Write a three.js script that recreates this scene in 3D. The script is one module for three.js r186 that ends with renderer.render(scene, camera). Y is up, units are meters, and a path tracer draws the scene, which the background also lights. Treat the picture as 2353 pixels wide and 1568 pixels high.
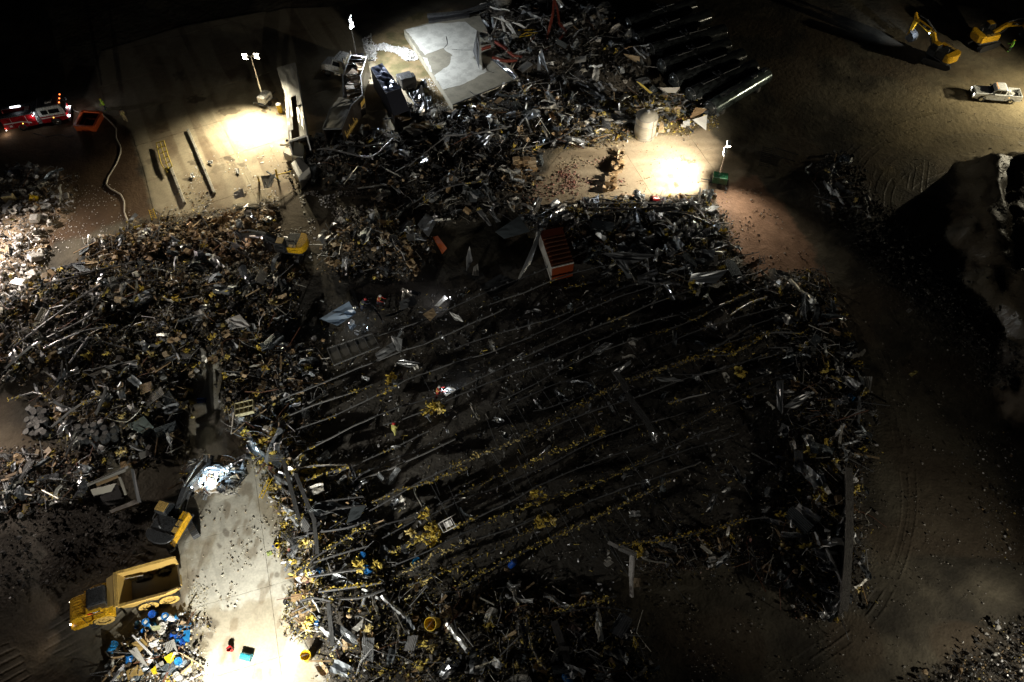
import * as THREE from 'three';
import { mergeGeometries } from 'three/addons/utils/BufferGeometryUtils.js';
import { RoundedBoxGeometry } from 'three/addons/geometries/RoundedBoxGeometry.js';
import { MarchingCubes } from 'three/addons/objects/MarchingCubes.js';

// ---------------------------------------------------------------- camera, sky, moon, exposure
const scene = new THREE.Scene();
const EYE = 66, FOCAL = 1830, PITCH = 53.6 * Math.PI / 180;      // drone height, focal length in 2353 px wide picture units
const camera = new THREE.PerspectiveCamera(2 * Math.atan(784 / FOCAL) * 180 / Math.PI, 1024 / 682, 0.5, 1200);
camera.position.set(0, EYE, 0);
camera.lookAt(0, EYE - Math.sin(PITCH) * 10, -Math.cos(PITCH) * 10);
const renderer = new THREE.WebGLRenderer({ antialias: true });
renderer.setSize(1024, 682);
renderer.toneMapping = THREE.LinearToneMapping;
renderer.toneMappingExposure = 1.0;
renderer.shadowMap.enabled = true;
{
  const w = 32, h = 16, d = new Float32Array(w * h * 4);          // clear night sky, faint town glow low down
  for (let j = 0; j < h; j++) for (let i = 0; i < w; i++) {
    const e = Math.max(0, (j + .5) / h * 2 - 1), k = (j * w + i) * 4, g = 1 - .45 * e;
    d[k] = .0016 * g; d[k + 1] = .0017 * g; d[k + 2] = .0021 * g; d[k + 3] = 1;
  }
  const sky = new THREE.DataTexture(d, w, h, THREE.RGBAFormat, THREE.FloatType);
  sky.mapping = THREE.EquirectangularReflectionMapping; sky.magFilter = THREE.LinearFilter; sky.needsUpdate = true;
  scene.background = sky; scene.environment = sky;
  const moon = new THREE.DirectionalLight(0xdfe6ff, .004);
  moon.position.set(60, 120, 30); moon.target.position.set(0, 0, -50); moon.castShadow = true;
  Object.assign(moon.shadow.camera, { left: -100, right: 100, top: 90, bottom: -90, far: 400 });
  scene.add(moon, moon.target);
}

// ---------------------------------------------------------------- helpers
let seed = 12345;
function rng(s) { let a = s >>> 0; return () => { a = (a + 0x6D2B79F5) | 0; let t = Math.imul(a ^ (a >>> 15), 1 | a); t = (t + Math.imul(t ^ (t >>> 7), 61 | t)) ^ t; return ((t ^ (t >>> 14)) >>> 0) / 4294967296; }; }
const R = rng(seed);
const rr = (a, b) => a + (b - a) * R();
const pick = a => a[Math.floor(R() * a.length)];
const PI = Math.PI, V3 = (x, y, z) => new THREE.Vector3(x, y, z);
const CP = Math.cos(PITCH), SP = Math.sin(PITCH);
function G(u, v, h = 0) {                                        // picture position -> point at height h on or over the ground
  const x = (u - 1176.5) / FOCAL, y = -(v - 784) / FOCAL, dy = -SP + y * CP, dz = -CP - y * SP, t = (h - EYE) / dy;
  return V3(x * t, h, dz * t);
}
function toPic(x, z, y = 0) { const Y = y - EYE, f = -Y * SP - z * CP, up = Y * CP - z * SP; return [1176.5 + FOCAL * x / f, 784 - FOCAL * up / f]; }
const sm = (a, b, x) => { const t = Math.min(1, Math.max(0, (x - a) / (b - a))); return t * t * (3 - 2 * t); };
const lerp = (a, b, t) => a + (b - a) * t;
// value noise
const PERM = new Float32Array(65536); { const r = rng(77); for (let i = 0; i < 65536; i++) PERM[i] = r(); }
function vn(x, y) {
  const xi = Math.floor(x), yi = Math.floor(y), fx = x - xi, fy = y - yi, a = fx * fx * (3 - 2 * fx), b = fy * fy * (3 - 2 * fy);
  const X0 = xi & 255, X1 = (xi + 1) & 255, Y0 = (yi & 255) << 8, Y1 = ((yi + 1) & 255) << 8;
  const p = PERM[X0 | Y0], q = PERM[X1 | Y0], r = PERM[X0 | Y1], s = PERM[X1 | Y1];
  return p + (q - p) * a + (r - p) * b + (p - q - r + s) * a * b;
}
const fbm = (x, y, o = 3) => { let s = 0, a = .5, n = 0; for (let i = 0; i < o; i++) { s += a * vn(x, y); n += a; x = x * 2.03 + 17.3; y = y * 2.03 + 5.1; a *= .5; } return s / n; };
// polygons, given in picture units, kept as ground polygons in metres
const poly = pts => { const w = pts.map(([u, v]) => { const p = G(u, v); return [p.x, p.z]; }); let x0 = 1e9, x1 = -1e9, z0 = 1e9, z1 = -1e9; for (const [x, z] of w) { x0 = Math.min(x0, x); x1 = Math.max(x1, x); z0 = Math.min(z0, z); z1 = Math.max(z1, z); } return { w, x0, x1, z0, z1 }; };
function sd(p, x, z) {                                             // signed distance to a polygon, inside positive
  let d = 1e18, inside = false; const w = p.w, n = w.length;
  for (let i = 0, j = n - 1; i < n; j = i++) {
    const ax = w[i][0], az = w[i][1], bx = w[j][0], bz = w[j][1], ex = bx - ax, ez = bz - az, px = x - ax, pz = z - az;
    const t = Math.min(1, Math.max(0, (px * ex + pz * ez) / (ex * ex + ez * ez))), qx = px - ex * t, qz = pz - ez * t;
    d = Math.min(d, qx * qx + qz * qz);
    if ((az > z) !== (bz > z) && x < (bx - ax) * (z - az) / (bz - az) + ax) inside = !inside;
  }
  d = Math.sqrt(d); return inside ? d : -d;
}
const near = (p, x, z, m) => x > p.x0 - m && x < p.x1 + m && z > p.z0 - m && z < p.z1 + m;

// names, things and parts
const used = {};
function numbered(n) { const k = used[n] = (used[n] ?? -1) + 1; return k ? `${n}_${String(k).padStart(3, '0')}` : n; }
function tag(o, label, category, group) { o.userData.kind = 'thing'; o.userData.label = label; o.userData.category = category; if (group) o.userData.group = group; return o; }
function kindly(o, kind, label) { o.userData.kind = kind; if (label) o.userData.label = label; return o; }
function thing(name, label, category, p, turn = 0, group) { const o = new THREE.Group(); o.name = numbered(name); if (p) o.position.copy(p); o.rotation.y = turn; tag(o, label, category, group); scene.add(o); return o; }
const E0 = new THREE.Euler(), Q0 = new THREE.Quaternion();
const plain = g => { let h = g.index ? g.toNonIndexed() : g; const o = new THREE.BufferGeometry(); o.setAttribute('position', h.attributes.position); if (!h.attributes.normal) h.computeVertexNormals(); o.setAttribute('normal', h.attributes.normal); o.setAttribute('uv', h.attributes.uv ?? new THREE.BufferAttribute(new Float32Array(h.attributes.position.count * 2), 2)); return o; };
class B {                                                          // collects shapes and joins them into one mesh
  constructor() { this.g = []; }
  add(g, x = 0, y = 0, z = 0, rx = 0, ry = 0, rz = 0, s = 1) {
    const h = plain(g.clone()); const sc = Array.isArray(s) ? V3(...s) : V3(s, s, s);
    h.applyMatrix4(new THREE.Matrix4().compose(V3(x, y, z), new THREE.Quaternion().setFromEuler(new THREE.Euler(rx, ry, rz, 'YXZ')), sc)); this.g.push(h); return this;
  }
  box(w, h, d, x = 0, y = 0, z = 0, rx = 0, ry = 0, rz = 0, r = 0) { return this.add(r ? new RoundedBoxGeometry(w, h, d, 1, r) : new THREE.BoxGeometry(w, h, d), x, y, z, rx, ry, rz); }
  cyl(r0, r1, h, x, y, z, axis = 'y', seg = 14) { return this.add(new THREE.CylinderGeometry(r1, r0, h, seg), x, y, z, axis === 'z' ? PI / 2 : 0, 0, axis === 'x' ? -PI / 2 : 0); }
  tube(pts, r = .03, seg = 6, n) { const c = new THREE.CatmullRomCurve3(pts.map(p => p.isVector3 ? p : V3(...p)), false, 'catmullrom', .2); return this.add(new THREE.TubeGeometry(c, n ?? Math.max(2, pts.length * 4), r, seg)); }
  bar(a, b, w, h = w) { a = a.isVector3 ? a : V3(...a); b = b.isVector3 ? b : V3(...b); const d = b.clone().sub(a), l = d.length(), q = new THREE.Quaternion().setFromUnitVectors(V3(1, 0, 0), d.normalize()); const g = plain(new THREE.BoxGeometry(l, h, w)); g.applyMatrix4(new THREE.Matrix4().compose(a.clone().add(b).multiplyScalar(.5), q, V3(1, 1, 1))); this.g.push(g); return this; }
  prism(pts, depth, bevel = 0) {                                   // side outline in x, y; thickness along z, centred
    const s = new THREE.Shape(pts.map(([x, y]) => new THREE.Vector2(x, y)));
    const g = new THREE.ExtrudeGeometry(s, { depth: depth - 2 * bevel, bevelEnabled: bevel > 0, bevelSize: bevel, bevelThickness: bevel, bevelOffset: -bevel, bevelSegments: 1, steps: 1 });
    g.translate(0, 0, -depth / 2 + bevel); this._last = g; return this.add(g);
  }
  prismAt(pts, depth, z, bevel = 0) { this.prism(pts, depth, bevel); this.g[this.g.length - 1].translate(0, 0, z); return this; }
  quad(a, b, c, d, t = .04) {                                      // a slab from four corners with thickness t
    const P = [a, b, c, d].map(p => p.isVector3 ? p : V3(...p)), n = P[1].clone().sub(P[0]).cross(P[3].clone().sub(P[0])).normalize().multiplyScalar(t);
    const q = P.map(p => p.clone().sub(n)), out = [], tri = (x, y, z) => out.push(...x.toArray(), ...y.toArray(), ...z.toArray()), face = (x, y, z, w) => { tri(x, y, z); tri(x, z, w); };
    face(P[0], P[1], P[2], P[3]); face(q[3], q[2], q[1], q[0]); for (let i = 0; i < 4; i++) { const j = (i + 1) % 4; face(P[i], q[i], q[j], P[j]); }
    const g = new THREE.BufferGeometry(); g.setAttribute('position', new THREE.Float32BufferAttribute(out, 3)); g.computeVertexNormals(); this.g.push(plain(g)); return this;
  }
  geo() { return this.g.length === 1 ? this.g[0] : mergeGeometries(this.g); }
  build(name, mat, parent) { const m = new THREE.Mesh(this.geo(), mat); m.name = parent ? name : numbered(name); m.castShadow = m.receiveShadow = true; (parent ?? scene).add(m); return m; }
}
const mesh = (name, geo, mat, parent) => { const m = new THREE.Mesh(geo, mat); m.name = parent ? name : numbered(name); m.castShadow = m.receiveShadow = true; (parent ?? scene).add(m); return m; };
const yaw = (a, b) => Math.atan2(-(b.z - a.z), b.x - a.x);         // turn that points +x from a to b

// ---------------------------------------------------------------- textures and materials
function tex(w, h, f, srgb) { const d = new Uint8Array(w * h * 4); for (let j = 0; j < h; j++) for (let i = 0; i < w; i++) { const c = f(i, j), k = (j * w + i) * 4; d[k] = c[0]; d[k + 1] = c[1]; d[k + 2] = c[2]; d[k + 3] = 255; } const t = new THREE.DataTexture(d, w, h); t.magFilter = THREE.LinearFilter; t.wrapS = t.wrapT = THREE.RepeatWrapping; if (srgb) t.colorSpace = THREE.SRGBColorSpace; t.needsUpdate = true; return t; }
const L2S = c => 255 * Math.min(1, Math.max(0, c <= .0031308 ? c * 12.92 : 1.055 * Math.pow(c, 1 / 2.4) - .055));
const S = (r, g, b, rough = .85, metal = 0, more = {}) => { const m = new THREE.MeshStandardMaterial({ roughness: rough, metalness: metal, side: THREE.DoubleSide, ...more }); m.color.setRGB(r, g, b); return m; };
const per = (x, y, n) => { const f = (a, b) => PERM[((a % n + n) % n) | (((b % n + n) % n) << 8)]; const xi = Math.floor(x), yi = Math.floor(y), fx = x - xi, fy = y - yi, a = fx * fx * (3 - 2 * fx), b = fy * fy * (3 - 2 * fy); const p = f(xi, yi), q = f(xi + 1, yi), r = f(xi, yi + 1), s = f(xi + 1, yi + 1); return p + (q - p) * a + (r - p) * b + (p - q - r + s) * a * b; };
const grime = tex(256, 256, (i, j) => { const n = .5 * per(i / 16, j / 16, 16) + .3 * per(i / 6.4, j / 6.4, 40) + .2 * per(i / 2, j / 2, 128); const k = 150 + 105 * sm(.22, .62, n); return [k, k, k]; }, true);
const scuff = tex(256, 256, (i, j) => { const n = .6 * per(i / 8, j / 8, 32) + .4 * per(i / 2, j / 2, 128); const k = 90 + 165 * n; return [k, k, k]; });
const dusty = (r, g, b, rough = .6, metal = 0, more = {}) => S(r, g, b, rough, metal, { map: grime, roughnessMap: scuff, ...more });
const softTex = tex(256, 256, (i, j) => { const n = .5 * per(i / 32, j / 32, 8) + .3 * per(i / 8, j / 8, 32) + .2 * per(i / 2, j / 2, 128), k = 226 + 29 * sm(.25, .7, n); return [k, k, k - 4]; }, true);
const soft = (r, g, b, rough = .8) => S(r, g, b, rough, 0, { map: softTex });
const MAT = {
  steelDark: dusty(.075, .078, .085, .62, .35), steelGrey: dusty(.24, .25, .26, .5, .5), steelBright: dusty(.55, .56, .57, .36, .75), rust: dusty(.17, .075, .045, .75, .2),
  sheet: [dusty(.50, .51, .52, .38, .65), dusty(.34, .36, .38, .42, .6), dusty(.62, .60, .55, .45, .45), dusty(.20, .23, .25, .4, .6), dusty(.4, .42, .45, .3, .8)],
  black: S(.018, .018, .019, .6), rubber: dusty(.022, .021, .02, .85), glass: S(.012, .014, .016, .08, 0), chrome: S(.7, .7, .7, .18, 1),
  catYellow: dusty(.72, .40, .02, .5), dustYellow: dusty(.50, .33, .09, .72), deereYellow: dusty(.74, .43, .015, .48), boomBlack: dusty(.03, .032, .035, .5),
  white: dusty(.72, .72, .70, .5), whiteDirty: dusty(.52, .51, .47, .62), card: [dusty(.40, .27, .14, .9), dusty(.46, .33, .19, .9), dusty(.32, .21, .11, .9), dusty(.52, .40, .26, .9)],
  wood: [dusty(.36, .24, .12, .85), dusty(.28, .19, .10, .88), dusty(.45, .33, .19, .85)], foam: [dusty(.68, .66, .62, .9), dusty(.58, .55, .50, .9), dusty(.74, .72, .70, .85)],
  yellowFluff: [S(.58, .43, .07, 1), S(.66, .52, .12, 1), S(.46, .34, .06, 1), S(.62, .50, .2, 1)], pinkFluff: S(.60, .30, .24, 1),
  blue: [dusty(.012, .11, .33, .4), dusty(.02, .17, .40, .4), dusty(.01, .06, .30, .38)], red: dusty(.36, .012, .015, .38), fireRed: dusty(.34, .010, .014, .32), orange: dusty(.52, .09, .015, .55), orangeTarp: dusty(.75, .13, .03, .6),
  concrete: dusty(.36, .34, .29, .9), concreteDark: dusty(.14, .135, .125, .9), hiVis: S(.42, .66, .03, .7), navy: S(.02, .022, .035, .8), tan: S(.30, .23, .12, .85), green: dusty(.02, .13, .06, .5), yellowPost: dusty(.75, .50, .02, .5),
};

// ---------------------------------------------------------------- zones (picture outlines turned into ground polygons)
const Z = {
  yard: poly([[232, 118], [420, 60], [640, 20], [760, 15], [830, 90], [862, 140], [960, 235], [1005, 300], [950, 335], [720, 335], [700, 420], [640, 462], [380, 500], [352, 480], [330, 390], [300, 300], [195, 225]]),
  moss: poly([[855, 88], [960, 30], [1040, 20], [1060, 200], [1040, 245], [985, 240], [930, 190], [850, 140]]),
  brown: poly([[0, 300], [195, 225], [300, 300], [330, 390], [352, 490], [250, 520], [130, 560], [60, 640], [0, 640]]),
  bay: poly([[1215, 440], [1290, 350], [1430, 322], [1620, 296], [1720, 380], [1700, 430], [1640, 446], [1500, 455], [1360, 465], [1240, 478]]),
  redDirt: poly([[1630, 440], [1740, 400], [1860, 560], [1890, 630], [1740, 650], [1690, 600], [1660, 530]]),
  strip: poly([[452, 862], [505, 830], [520, 1000], [580, 1062], [640, 1085], [648, 1200], [692, 1350], [700, 1480], [770, 1580], [780, 1800], [420, 1800], [425, 1568], [440, 1450], [398, 1330], [425, 1245], [478, 1150], [455, 1080], [430, 990]]),
  roofFloor: poly([[640, 620], [980, 620], [1500, 590], [1740, 680], [1860, 880], [1900, 1250], [1890, 1385], [1500, 1240], [1380, 1380], [900, 1330], [660, 1010]]),
  paleDirt: poly([[1990, 260], [2150, 190], [2450, 120], [2450, 400], [2200, 380], [2060, 380]]),
};
// heaps of wreckage: outline, height of the heap
const HEAPS = {
  leftWhite: [poly([[-60, 400], [60, 385], [150, 400], [170, 470], [110, 560], [70, 690], [-60, 800]]), .9],
  boxes: [poly([[200, 560], [330, 518], [480, 500], [560, 478], [635, 490], [640, 525], [600, 605], [300, 610], [180, 600]]), .9],
  leftTangle: [poly([[-40, 720], [60, 650], [180, 605], [420, 600], [620, 610], [700, 640], [640, 780], [520, 830], [450, 860], [430, 940], [420, 1050], [220, 1080], [100, 1010], [70, 900], [-40, 850]]), 1.5],
  leftLow: [poly([[-60, 1060], [100, 1030], [260, 1080], [200, 1140], [60, 1180], [-60, 1190]]), .7],
  gap: [poly([[510, 835], [640, 770], [760, 830], [720, 1000], [640, 965], [560, 1000], [525, 985]]), .5],
  midLeft: [poly([[728, 545], [790, 505], [900, 480], [1000, 560], [960, 640], [800, 650], [738, 600]]), 1.4],
  centre: [poly([[655, 330], [900, 305], [1010, 290], [1250, 330], [1240, 420], [1180, 490], [1010, 520], [900, 480], [760, 430], [690, 420]]), 1.4],
  upper: [poly([[905, 250], [985, 240], [1040, 252], [1190, 190], [1420, 235], [1455, 318], [1290, 345], [1020, 310]]), .9],
  silo: [poly([[1085, 60], [1130, -20], [1300, -20], [1440, 40], [1510, 130], [1480, 235], [1300, 215], [1190, 185], [1100, 150]]), 1.8],
  tank: [poly([[1290, 345], [1390, 240], [1500, 210], [1640, 225], [1640, 285], [1600, 300], [1440, 322]]), .8],
  steel: [poly([[1190, 490], [1340, 462], [1500, 455], [1640, 448], [1680, 560], [1720, 640], [1600, 690], [1400, 640], [1330, 600], [1230, 540]]), 1.3],
  rightEdge: [poly([[1690, 640], [1880, 620], [1950, 740], [2010, 950], [1990, 1100], [1990, 1400], [1880, 1410], [1830, 1330], [1760, 1240], [1810, 1000], [1780, 760]]), .8],
  bottom: [poly([[650, 1090], [840, 1080], [880, 1240], [930, 1330], [1390, 1370], [1480, 1450], [1510, 1580], [1450, 1700], [800, 1700], [740, 1568], [690, 1400]]), .8],
  stripEdge: [poly([[560, 1000], [640, 960], [700, 1020], [720, 1200], [730, 1400], [690, 1480], [676, 1340], [640, 1130]]), .7],
  drums: [poly([[250, 1535], [300, 1475], [350, 1438], [408, 1412], [442, 1435], [458, 1500], [470, 1640], [220, 1640]]), .75],
  scoop: [poly([[425, 1085], [470, 1055], [560, 1062], [560, 1105], [520, 1135], [455, 1140], [420, 1120]]), .8],
  verge: [poly([[1850, 390], [1940, 350], [2010, 450], [2200, 640], [2350, 860], [2300, 900], [2120, 720], [1960, 560], [1890, 490]]), .5],
  corner: [poly([[2080, 1590], [2240, 1490], [2353, 1420], [2450, 1420], [2450, 1650]]), .7],
  litter: [poly([[2190, 1000], [2260, 960], [2400, 1060], [2400, 1330], [2330, 1340], [2250, 1230]]), .15],
  midRow: [poly([[1440, 1270], [1640, 1215], [1730, 1260], [1800, 1330], [1900, 1385], [1950, 1430], [1870, 1420], [1700, 1290], [1500, 1300]]), .4],
  mud: [poly([[-60, 1180], [200, 1100], [330, 1180], [340, 1300], [140, 1330], [-60, 1420]]), .35],
};
const berm = poly([[2190, 470], [2230, 385], [2290, 372], [2500, 350], [2500, 1050], [2350, 960], [2300, 760], [2215, 600]]);
const wetMud = poly([[1900, 420], [2100, 360], [2230, 380], [2300, 640], [2353, 900], [2200, 800], [1990, 560]]);
const berm2 = poly([[2290, 1470], [2450, 1400], [2450, 1700], [2150, 1640]]);
const CLEAR = [[240, 1400, 3], [300, 1378, 3], [350, 1360, 3.2], [395, 1345, 3.2], [668, 566, 2.6], [398, 1205, 3]].map(([u, v, r]) => { const p = G(u, v); return [p.x, p.z, r]; });   // ground kept clear under the machines
function height(x, z) {
  let h = .10 * (fbm(x * .12 + 3, z * .12, 3) - .5);
  const n1 = fbm(x * .28, z * .28, 3), n2 = vn(x * 1.1, z * 1.1);
  let flat = 0;
  for (const k of ['yard', 'bay', 'strip']) { const p = Z[k]; if (near(p, x, z, 3)) flat = Math.max(flat, sm(-1.5, .5, sd(p, x, z))); }
  h = lerp(h, -.03, flat);
  for (const k in HEAPS) { const [p, hh] = HEAPS[k]; if (near(p, x, z, 3)) { const d = sd(p, x, z) + 2.6 * (n1 - .5); if (d > -1.5) h = Math.max(h, hh * sm(-1, 4.5, d) * (.45 + .75 * n1 * (.8 + .4 * n2)) - .03 * (1 - sm(-1, 1, d))); } }
  for (let i = 0; i < CLEAR.length; i++) { const dx = x - CLEAR[i][0], dz = z - CLEAR[i][1], d2 = dx * dx + dz * dz, r = CLEAR[i][2]; if (d2 < r * r) h = lerp(Math.min(h, 0), h, sm(.6, 1, Math.sqrt(d2) / r)); }
  if (near(berm, x, z, 8)) { const d = sd(berm, x, z) + 5 * (fbm(x * .4 + 7, z * .3, 3) - .5), g = sm(.5, 4, d); if (d > -1.5) h += 2.5 * sm(-1.2, 2.6, d) - .17 * Math.max(0, d - 3) + g * (.8 * (fbm(x * .75 + .22 * z, z * .10, 3) - .5) + .75 * Math.pow(Math.abs(Math.sin(x * .85 + .27 * z + 2.2 * n1)), .7) + .3 * (n2 - .5)); }
  if (near(berm2, x, z, 5)) h += .9 * sm(-1, 5, sd(berm2, x, z)) * (.6 + .8 * n1);
  return h;
}
// ---------------------------------------------------------------- ground colour and relief: one map for the whole site
const GX0 = -105, GX1 = 105, GZ0 = -132, GZ1 = 6, TW = 2048, TH = 1346;
const gcol = new Uint8Array(TW * TH * 4), gbump = new Uint8Array(TW * TH * 4), grough = new Uint8Array(TW * TH * 4);
{
  const ln = (c, k) => [c[0] * k, c[1] * k, c[2] * k];
  const mixc = (a, b, t) => [lerp(a[0], b[0], t), lerp(a[1], b[1], t), lerp(a[2], b[2], t)];
  const A1 = G(432, 300), A2 = G(492, 445), ax = A2.clone().sub(A1).normalize();           // yard's own direction
  const ruts = [];                                                                          // wheel ruts: curves on the ground
  const rut = (pts, w) => { const c = new THREE.CatmullRomCurve3(pts.map(([u, v]) => G(u, v))); const s = c.getPoints(60).map(p => [p.x, p.z]); const xs = s.map(p => p[0]), zs = s.map(p => p[1]); ruts.push({ s, w, x0: Math.min(...xs) - w, x1: Math.max(...xs) + w, z0: Math.min(...zs) - w, z1: Math.max(...zs) + w }); };
  rut([[2000, 520], [1960, 450], [1985, 370], [2090, 300], [2240, 280], [2353, 300]], .35); rut([[2040, 520], [2005, 455], [2025, 390], [2110, 330], [2250, 310], [2353, 330]], .35);
  rut([[1925, 560], [1900, 480], [1930, 380], [2040, 290], [2180, 250]], .3); rut([[2070, 540], [2040, 470], [2060, 410], [2150, 360], [2353, 370]], .4);
  rut([[2110, 500], [2090, 470], [2110, 430], [2200, 390]], .3); rut([[2100, 380], [2090, 480], [2120, 560]], .25); rut([[2130, 370], [2125, 470], [2160, 560]], .25);
  for (let k = 0; k < 2; k++) { rut([[1760 + 50 * k, 1568], [1990 + 20 * k, 1400 + 12 * k], [2080 + 14 * k, 1200], [2060 + 24 * k, 1000], [2000 + 30 * k, 800], [1880 + 20 * k, 660]], .3); }
  for (let k = 0; k < 6; k++) rut([[-10, 1500 + 22 * k], [110, 1440 + 20 * k], [230, 1360 + 24 * k], [330, 1290 + 20 * k]], .28);
  for (let k = 0; k < 4; k++) rut([[470 + 22 * k, 1180], [450 + 30 * k, 1240], [480 + 24 * k, 1330], [500 + 20 * k, 1400]], .2);
  for (let k = 0; k < 3; k++) rut([[455 + 30 * k, 150], [420 + 30 * k, 250], [480 + 26 * k, 330], [540 + 20 * k, 420]], .25);
  const stains = []; { const r = rng(5); const put = (u0, v0, u1, v1, n, s) => { for (let i = 0; i < n; i++) { const p = G(lerp(u0, u1, r()), lerp(v0, v1, r())); stains.push([p.x, p.z, s * (.4 + r()), .5 + r() * .9, r() * PI]); } }; put(330, 170, 660, 440, 14, 1.1); put(1290, 340, 1600, 440, 8, .9); { const p = G(493, 1435); stains.push([p.x, p.z, 1.1, 1, .4], [p.x - .4, p.z + .9, .7, 1, 0]); } for (const [u, v] of [[637, 1320], [650, 1350], [520, 1225], [500, 1250]]) { const p = G(u, v); stains.push([p.x, p.z, .45, 1, 1]); } }
  const HL = Object.entries(HEAPS).filter(([k]) => k !== 'litter').map(([k, [p]]) => [p, k === 'leftWhite' ? [.16, .12, .08] : k === 'mud' || k === 'leftLow' || k === 'verge' ? [.062, .054, .045] : k === 'tank' ? [.11, .085, .045] : k === 'drums' ? [.07, .062, .045] : [.050, .044, .036]]);
  for (let j = 0; j < TH; j++) {
    const z = GZ0 + (GZ1 - GZ0) * (j + .5) / TH;
    const rowS = stains.filter(s => Math.abs(s[1] - z) < 4), rowH = HL.filter(([p]) => z > p.z0 - 2 && z < p.z1 + 2), rowR = ruts.filter(q => z >= q.z0 && z <= q.z1);
    for (let i = 0; i < TW; i++) {
      const x = GX0 + (GX1 - GX0) * (i + .5) / TW, k = (j * TW + i) * 4;
      const big = vn(x * .09 + 40, z * .09), mid = fbm(x * .35, z * .35, 3), fine = vn(x * 2.3, z * 2.3), grit = PERM[(i * 7919 + j * 104729) & 65535];
      let c = mixc(mixc([.045, .040, .031], [.135, .118, .085], sm(.32, .68, .4 * big + .6 * mid)), [.10, .075, .05], .6 * sm(.55, .7, vn(x * .22 + 70, z * .22))), bump = .45 * mid + .3 * fine + .25 * grit, rough = .92;
      const wob = 2.2 * (mid - .5) + .5 * (fine - .5), into = (p, f, soft = .5) => { if (!near(p, x, z, 3)) return; const t = sm(-soft, soft, sd(p, x, z) + wob * f); return t > 0 ? t : undefined; };
      let t;
      if (t = into(Z.paleDirt, 1.5, 6)) c = mixc(c, mixc([.15, .122, .07], [.23, .185, .105], mid), t);
      if (t = into(Z.brown, .8)) c = mixc(c, mixc([.075, .046, .028], [.13, .085, .05], mid), t);
      if (t = into(Z.yard, .25)) {
        const al = (x - A1.x) * ax.x + (z - A1.z) * ax.z, ac = (x - A1.x) * ax.z - (z - A1.z) * ax.x, streak = vn(ac * 1.3, al * .12);
        let q = mixc([.29, .245, .165], [.42, .36, .255], .5 * mid + .5 * streak); q = mixc(q, [.16, .115, .07], .55 * sm(.6, .78, vn(ac * .9 + 9, al * .08)) + .4 * sm(.55, .75, mid));
        c = mixc(c, q, t); bump = lerp(bump, .5 + .08 * fine, t);
      }
      if (t = into(Z.moss, .6)) { let q = mixc([.16, .12, .06], [.24, .18, .10], mid); q = mixc(q, [.075, .075, .03], sm(.45, .7, fbm(x * .5 + 11, z * .5, 3)) * .7); c = mixc(c, q, t); }
      if (t = into(Z.bay, .5)) { const q = mixc([.26, .20, .13], [.46, .38, .27], .45 * mid + .55 * vn(x * .25 + z * .08, z * 1.4)); c = mixc(c, q, t); bump = lerp(bump, .5 + .16 * fine, t); }
      if (t = into(Z.redDirt, 1)) c = mixc(c, mixc([.17, .10, .064], [.31, .19, .125], fbm(x * .8, z * .8, 3)), t);
      if (t = into(Z.roofFloor, .4)) c = mixc(c, mixc([.052, .047, .040], [.095, .087, .076], fbm(x * .9 + 20, z * .9, 3)), t);
      if (t = into(Z.strip, .35)) {
        let q = mixc([.36, .345, .29], [.52, .50, .43], .55 * mid + .45 * vn(x * .7 + z * .12, z * .16)); q = mixc(q, [.24, .20, .13], .7 * sm(.47, .62, fbm(x * .42 + 30, z * .3, 4))); q = mixc(q, [.17, .13, .08], .6 * sm(.6, .72, fbm(x * 1.1 + 3, z * .5 + 9, 3))); c = mixc(c, q, t); bump = lerp(bump, .5 + .10 * fine, t); rough = lerp(rough, .8, t);
      }
      for (let m = 0; m < rowH.length; m++) { const p = rowH[m][0]; if (x < p.x0 - 2 || x > p.x1 + 2) continue; const d = sd(p, x, z) + wob; if (d > -.6) { const dk = rowH[m][1]; c = mixc(c, mixc(dk, ln(dk, 2), sm(.5, .75, mid)), sm(-.6, .8, d)); bump = lerp(bump, .4 * mid + .6 * grit, .7); } }
      if (near(berm, x, z, 2)) { const d = sd(berm, x, z) + wob; if (d > -1) { const w = sm(-1, 1.5, d); c = mixc(c, mixc([.045, .038, .027], [.12, .096, .06], fbm(x * 1.1 + .3 * z, z * .25, 3)), w); rough = lerp(rough, .5, w); bump = lerp(bump, .6 * fbm(x * 1.6 + .45 * z, z * .2, 3) + .4 * grit, w); } }
      if (t = into(wetMud, 2, 3)) { rough = lerp(rough, .52, t); bump = lerp(bump, .55 * fbm(x * 1.3, z * 1.3, 2) + .45 * grit, .6 * t); }
      for (const s of rowS) { const dx = x - s[0], dz = z - s[1]; if (Math.abs(dx) < 4 && Math.abs(dz) < 4) { const ca = Math.cos(s[4]), sa = Math.sin(s[4]), d = Math.hypot(dx * ca + dz * sa, (dz * ca - dx * sa) * 1.8) / s[2] + 1.1 * (fine - .5) + 1.2 * (mid - .5); if (d < 1) c = mixc(c, [.07, .05, .03], .75 * s[3] * sm(1, .6, d) * .8); } }
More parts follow.
